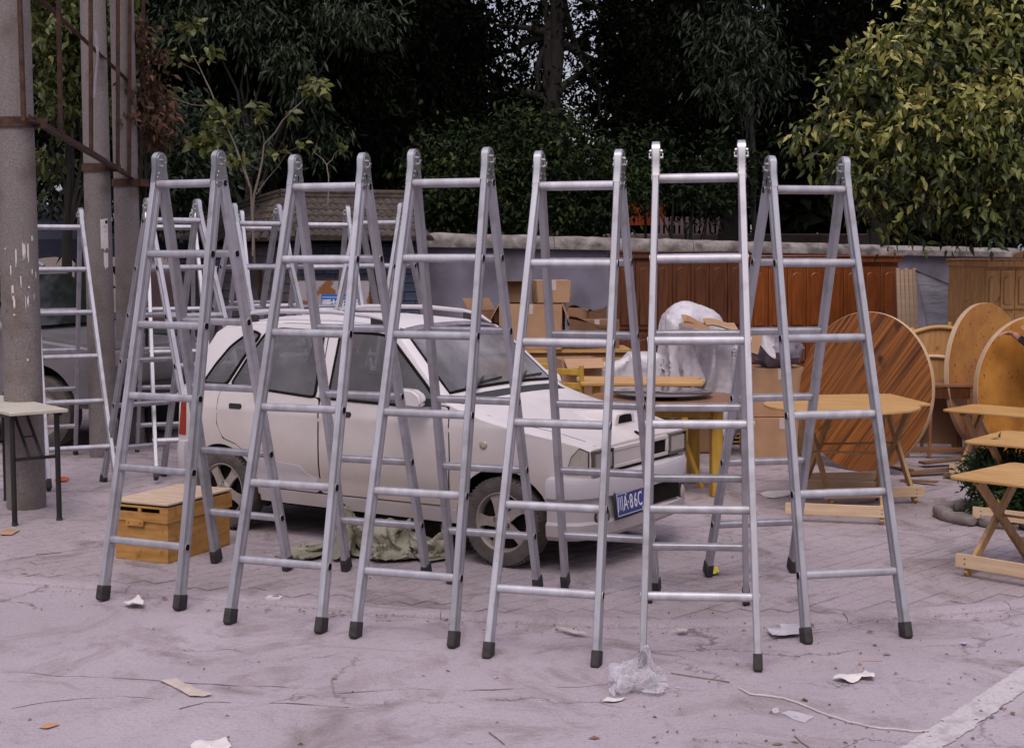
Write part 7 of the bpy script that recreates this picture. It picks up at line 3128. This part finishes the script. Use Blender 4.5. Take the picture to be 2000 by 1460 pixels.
paper('torn white paper scrap by the clear plastic bag', [(1176, 1372), (1186, 1364), (1204, 1366), (1222, 1364), (1216, 1370), (1196, 1374)], M['white_paper'], crumple=.008, seed=8)
paper('brown cardboard scrap under the leg of the white-topped table', [(0, 1040), (14, 1034), (40, 1036), (24, 1045), (2, 1046)], M['card'], crumple=.006, seed=9)
paper('orange-red plastic scrap by the foot of the nearest pole', [(106, 938), (120, 934), (134, 934), (132, 941), (108, 943)], M['orange_pl'], crumple=.02, seed=10)
paper('yellow scrap beside the rear foot of the rightmost front ladder', [(1389, 1124), (1393, 1114), (1402, 1113), (1405, 1124)], M['yellow_scrap'], crumple=.035, seed=11)
paper('tiny lilac scrap on the road near the lane marking', [(1875, 1259), (1882, 1255), (1890, 1258), (1884, 1263)], M['lilac'], crumple=.015, seed=12)
paper('white sheet of paper lying under the round-topped folding table', [(1484, 964), (1500, 960), (1545, 958), (1548, 966), (1512, 974), (1490, 970)], M['white_paper'], crumple=.006, seed=13)
paper('orange leaf scrap at lower left of the road', [(76, 1422), (90, 1415), (112, 1413), (116, 1417), (92, 1425)], M['orange_leaf'], crumple=.008, seed=14)
paper('tan flake lying against the kerb near the fourth ladder', [(1084, 1226), (1104, 1228), (1140, 1236), (1150, 1240), (1120, 1238)], M['tan_paper'], crumple=.008, seed=15)
paper('pale stone chip by the head-on ladder\'s right foot', [(1320, 1232), (1332, 1229), (1344, 1231), (1342, 1237), (1326, 1237)], M['tan_paper'], crumple=.02, seed=16)
# cigarette packet
p = gz(536, 1172)
b = MB()
b.box((0, 0, .012), (.088, .055, .022))
cg = thing('cigarette_packet', 'white cardboard packet lying flat on the kerb left of the third ladder', 'packet', tuple(p), R(-14))
b.build('packet_box', M['white_paper'], parent=cg, bevel=.002)
b = MB()
b.box((.006, .002, .0235), (.035, .03, .001))
b.build('printed_mark', M['bush_green'] if 'bush_green' in M else M['green_tarp'], parent=cg)
# clear plastic bag at the foot of the head-on ladder
b = MB()
p = gz(1241, 1345)


b.add([Vector((p.x + q.x * .78, p.y + q.y * .78, max(.004, q.z))) for q in BAG[0]], BAG[1])
single('plastic_bag', b, M['clear'], 'crumpled clear plastic bag at the left foot of the head-on ladder', 'bag', smooth=40, normals=False)
# white string and twigs
P = [gz(px, py, .006) for px, py in ((1443, 1343), (1465, 1354), (1500, 1358), (1530, 1362), (1570, 1376), (1610, 1393), (1660, 1409), (1710, 1420), (1760, 1424), (1790, 1428), (1825, 1424))]
b = MB()
Q = []
for i in range(len(P) - 1):
    for k in range(4):
        Q.append(lerp(P[i], P[i + 1], k / 4) + Vector((.002 * math.sin(i * 4 + k), .004 * math.sin(i * 3 + k * 2), 0)))
b.tube(Q, .0042, n=6)
single('string', b, M['string'], 'long white string trailing over the road to the lane marking', 'string', smooth=60)
b = MB()
b.tube([gz(1680, 1318, .02), gz(1673, 1300, .05), gz(1680, 1290, .07), gz(1700, 1290, .06), gz(1722, 1290, .03)], .0022, n=5)
single('wire', b, M['orange_leaf'], 'thin curled copper wire standing from the crumpled paper', 'wire')
for k, (xa, ya, xb, yb, lab) in enumerate(((1310, 1313, 1425, 1331, 'long straight twig on the road right of the plastic bag'), (70, 1082, 120, 1078, 'thin straw on the paving at the left'), (955, 1428, 985, 1452, 'thin twig at the bottom edge of the road'), (1552, 1436, 1580, 1458, 'short twig at the bottom right of the road'))):
    b = MB()
    b.tube(wiggle(gz(xa, ya, .005), gz(xb, yb, .005), 4, .006, k), .0026, n=5)
    single('twig', b, M['litter'], lab, 'twig')
# fine litter: dry leaf bits and grit
rl = random.Random(77)
b = MB()
for k in range(360):
    if k < 130:
        px, py = rl.uniform(1250, 2000), rl.uniform(1190, 1460)
    elif k < 260:
        px = rl.uniform(0, 2000)
        q = gz(px, 1200)
        py = None
        x = q.x
        y = kerb_y(x) - abs(rl.gauss(0, .09))
        p = Vector((x, y, -.008))
    else:
        px, py = rl.uniform(-50, 2050), rl.uniform(900, 1460)
    if py is not None:
        p = gz(px, py)
    s = rl.uniform(.004, .014) if rl.random() < .9 else rl.uniform(.016, .030)
    a2 = rl.uniform(0, 6.28)
    d1, d2 = Vector((math.cos(a2), math.sin(a2), 0)), Vector((-math.sin(a2), math.cos(a2), 0))
    h1, h2 = rl.uniform(.003, .012), rl.uniform(.003, .014)
    b.add([p - d1 * s + Vector((0, 0, .004)), p + d2 * s * .5 + Vector((0, 0, h1)), p + d1 * s + Vector((0, 0, .004)), p - d2 * s * .45 + Vector((0, 0, h2))], [(0, 1, 2), (0, 2, 3)], rl.choice((0, 0, 0, 1, 2)))
o = b.build('leaf_litter', [M['litter'], M['tan_paper'], M['card_dark']], normals=False)
o['kind'] = 'stuff'

# ================================================================== ACROSS THE STREET (mirrored in the car windows and the ladders)
def shop_row(label, x0, x1, y, h, m, floors, bays):
    t = thing('street_building', label, 'building', ((x0 + x1) / 2, y, 0), 0, 'buildings across the street')
    w = x1 - x0
    b = MB()
    b.box((0, -4, h / 2), (w, 8, h))
    b.build('wall', M[m], parent=t)
    b = MB()
    b.box((0, -4, h + .15), (w + .6, 8.6, .3))
    b.build('roof', M['coping'], parent=t)
    fh = h / floors
    for f in range(floors):
        for i in range(bays):
            cx = -w / 2 + w * (i + .5) / bays
            b = MB()
            hh = fh * (.66 if f == 0 else .5)
            b.box((cx, .03, f * fh + (.1 if f == 0 else fh * .28) + hh / 2), (w / bays * .62, .08, hh))
            fr = b.build('window', M['silver'], parent=t)
            b = MB()
            b.box((cx, .08, f * fh + (.1 if f == 0 else fh * .28) + hh / 2), (w / bays * .56, .03, hh * .92))
            b.build('pane', M['glass_dark'], parent=fr)
    return t


shop_row('grey two-storey shop block across the street behind the camera', -26, -3, -15, 7.2, 'grey_brick', 2, 7)
shop_row('pale three-storey block across the street behind the camera', -2.4, 22, -16, 10.0, 'mortar', 3, 8)
for k, (x, y, lab) in enumerate(((-13, 4, 'dense street tree far to the left, outside the picture, nearest the road'), (-14, 13, 'dense street tree left of the market canopy, outside the picture'), (13.5, 3, 'dense street tree far to the right, outside the picture, nearest the road'), (12.5, 13, 'dense street tree right of the tan wardrobe, outside the picture'))):
    tree('street_tree', lab, (x, y, 0), [((x, y, 4.2), (2.6, 2.6, 2.3)), ((x - .8, y + .8, 6.2), (2.2, 2.2, 1.8)), ((x + .9, y - .7, 5.8), (2.2, 2.2, 2.0)), ((x, y, 2.6), (1.9, 1.9, 1.3))],
         7000, .30, LM_mid, .2, 80 + k, 'street trees outside the picture', droop=.3, cl=10, spread=.4, tone=(0, .7), twigs=10)
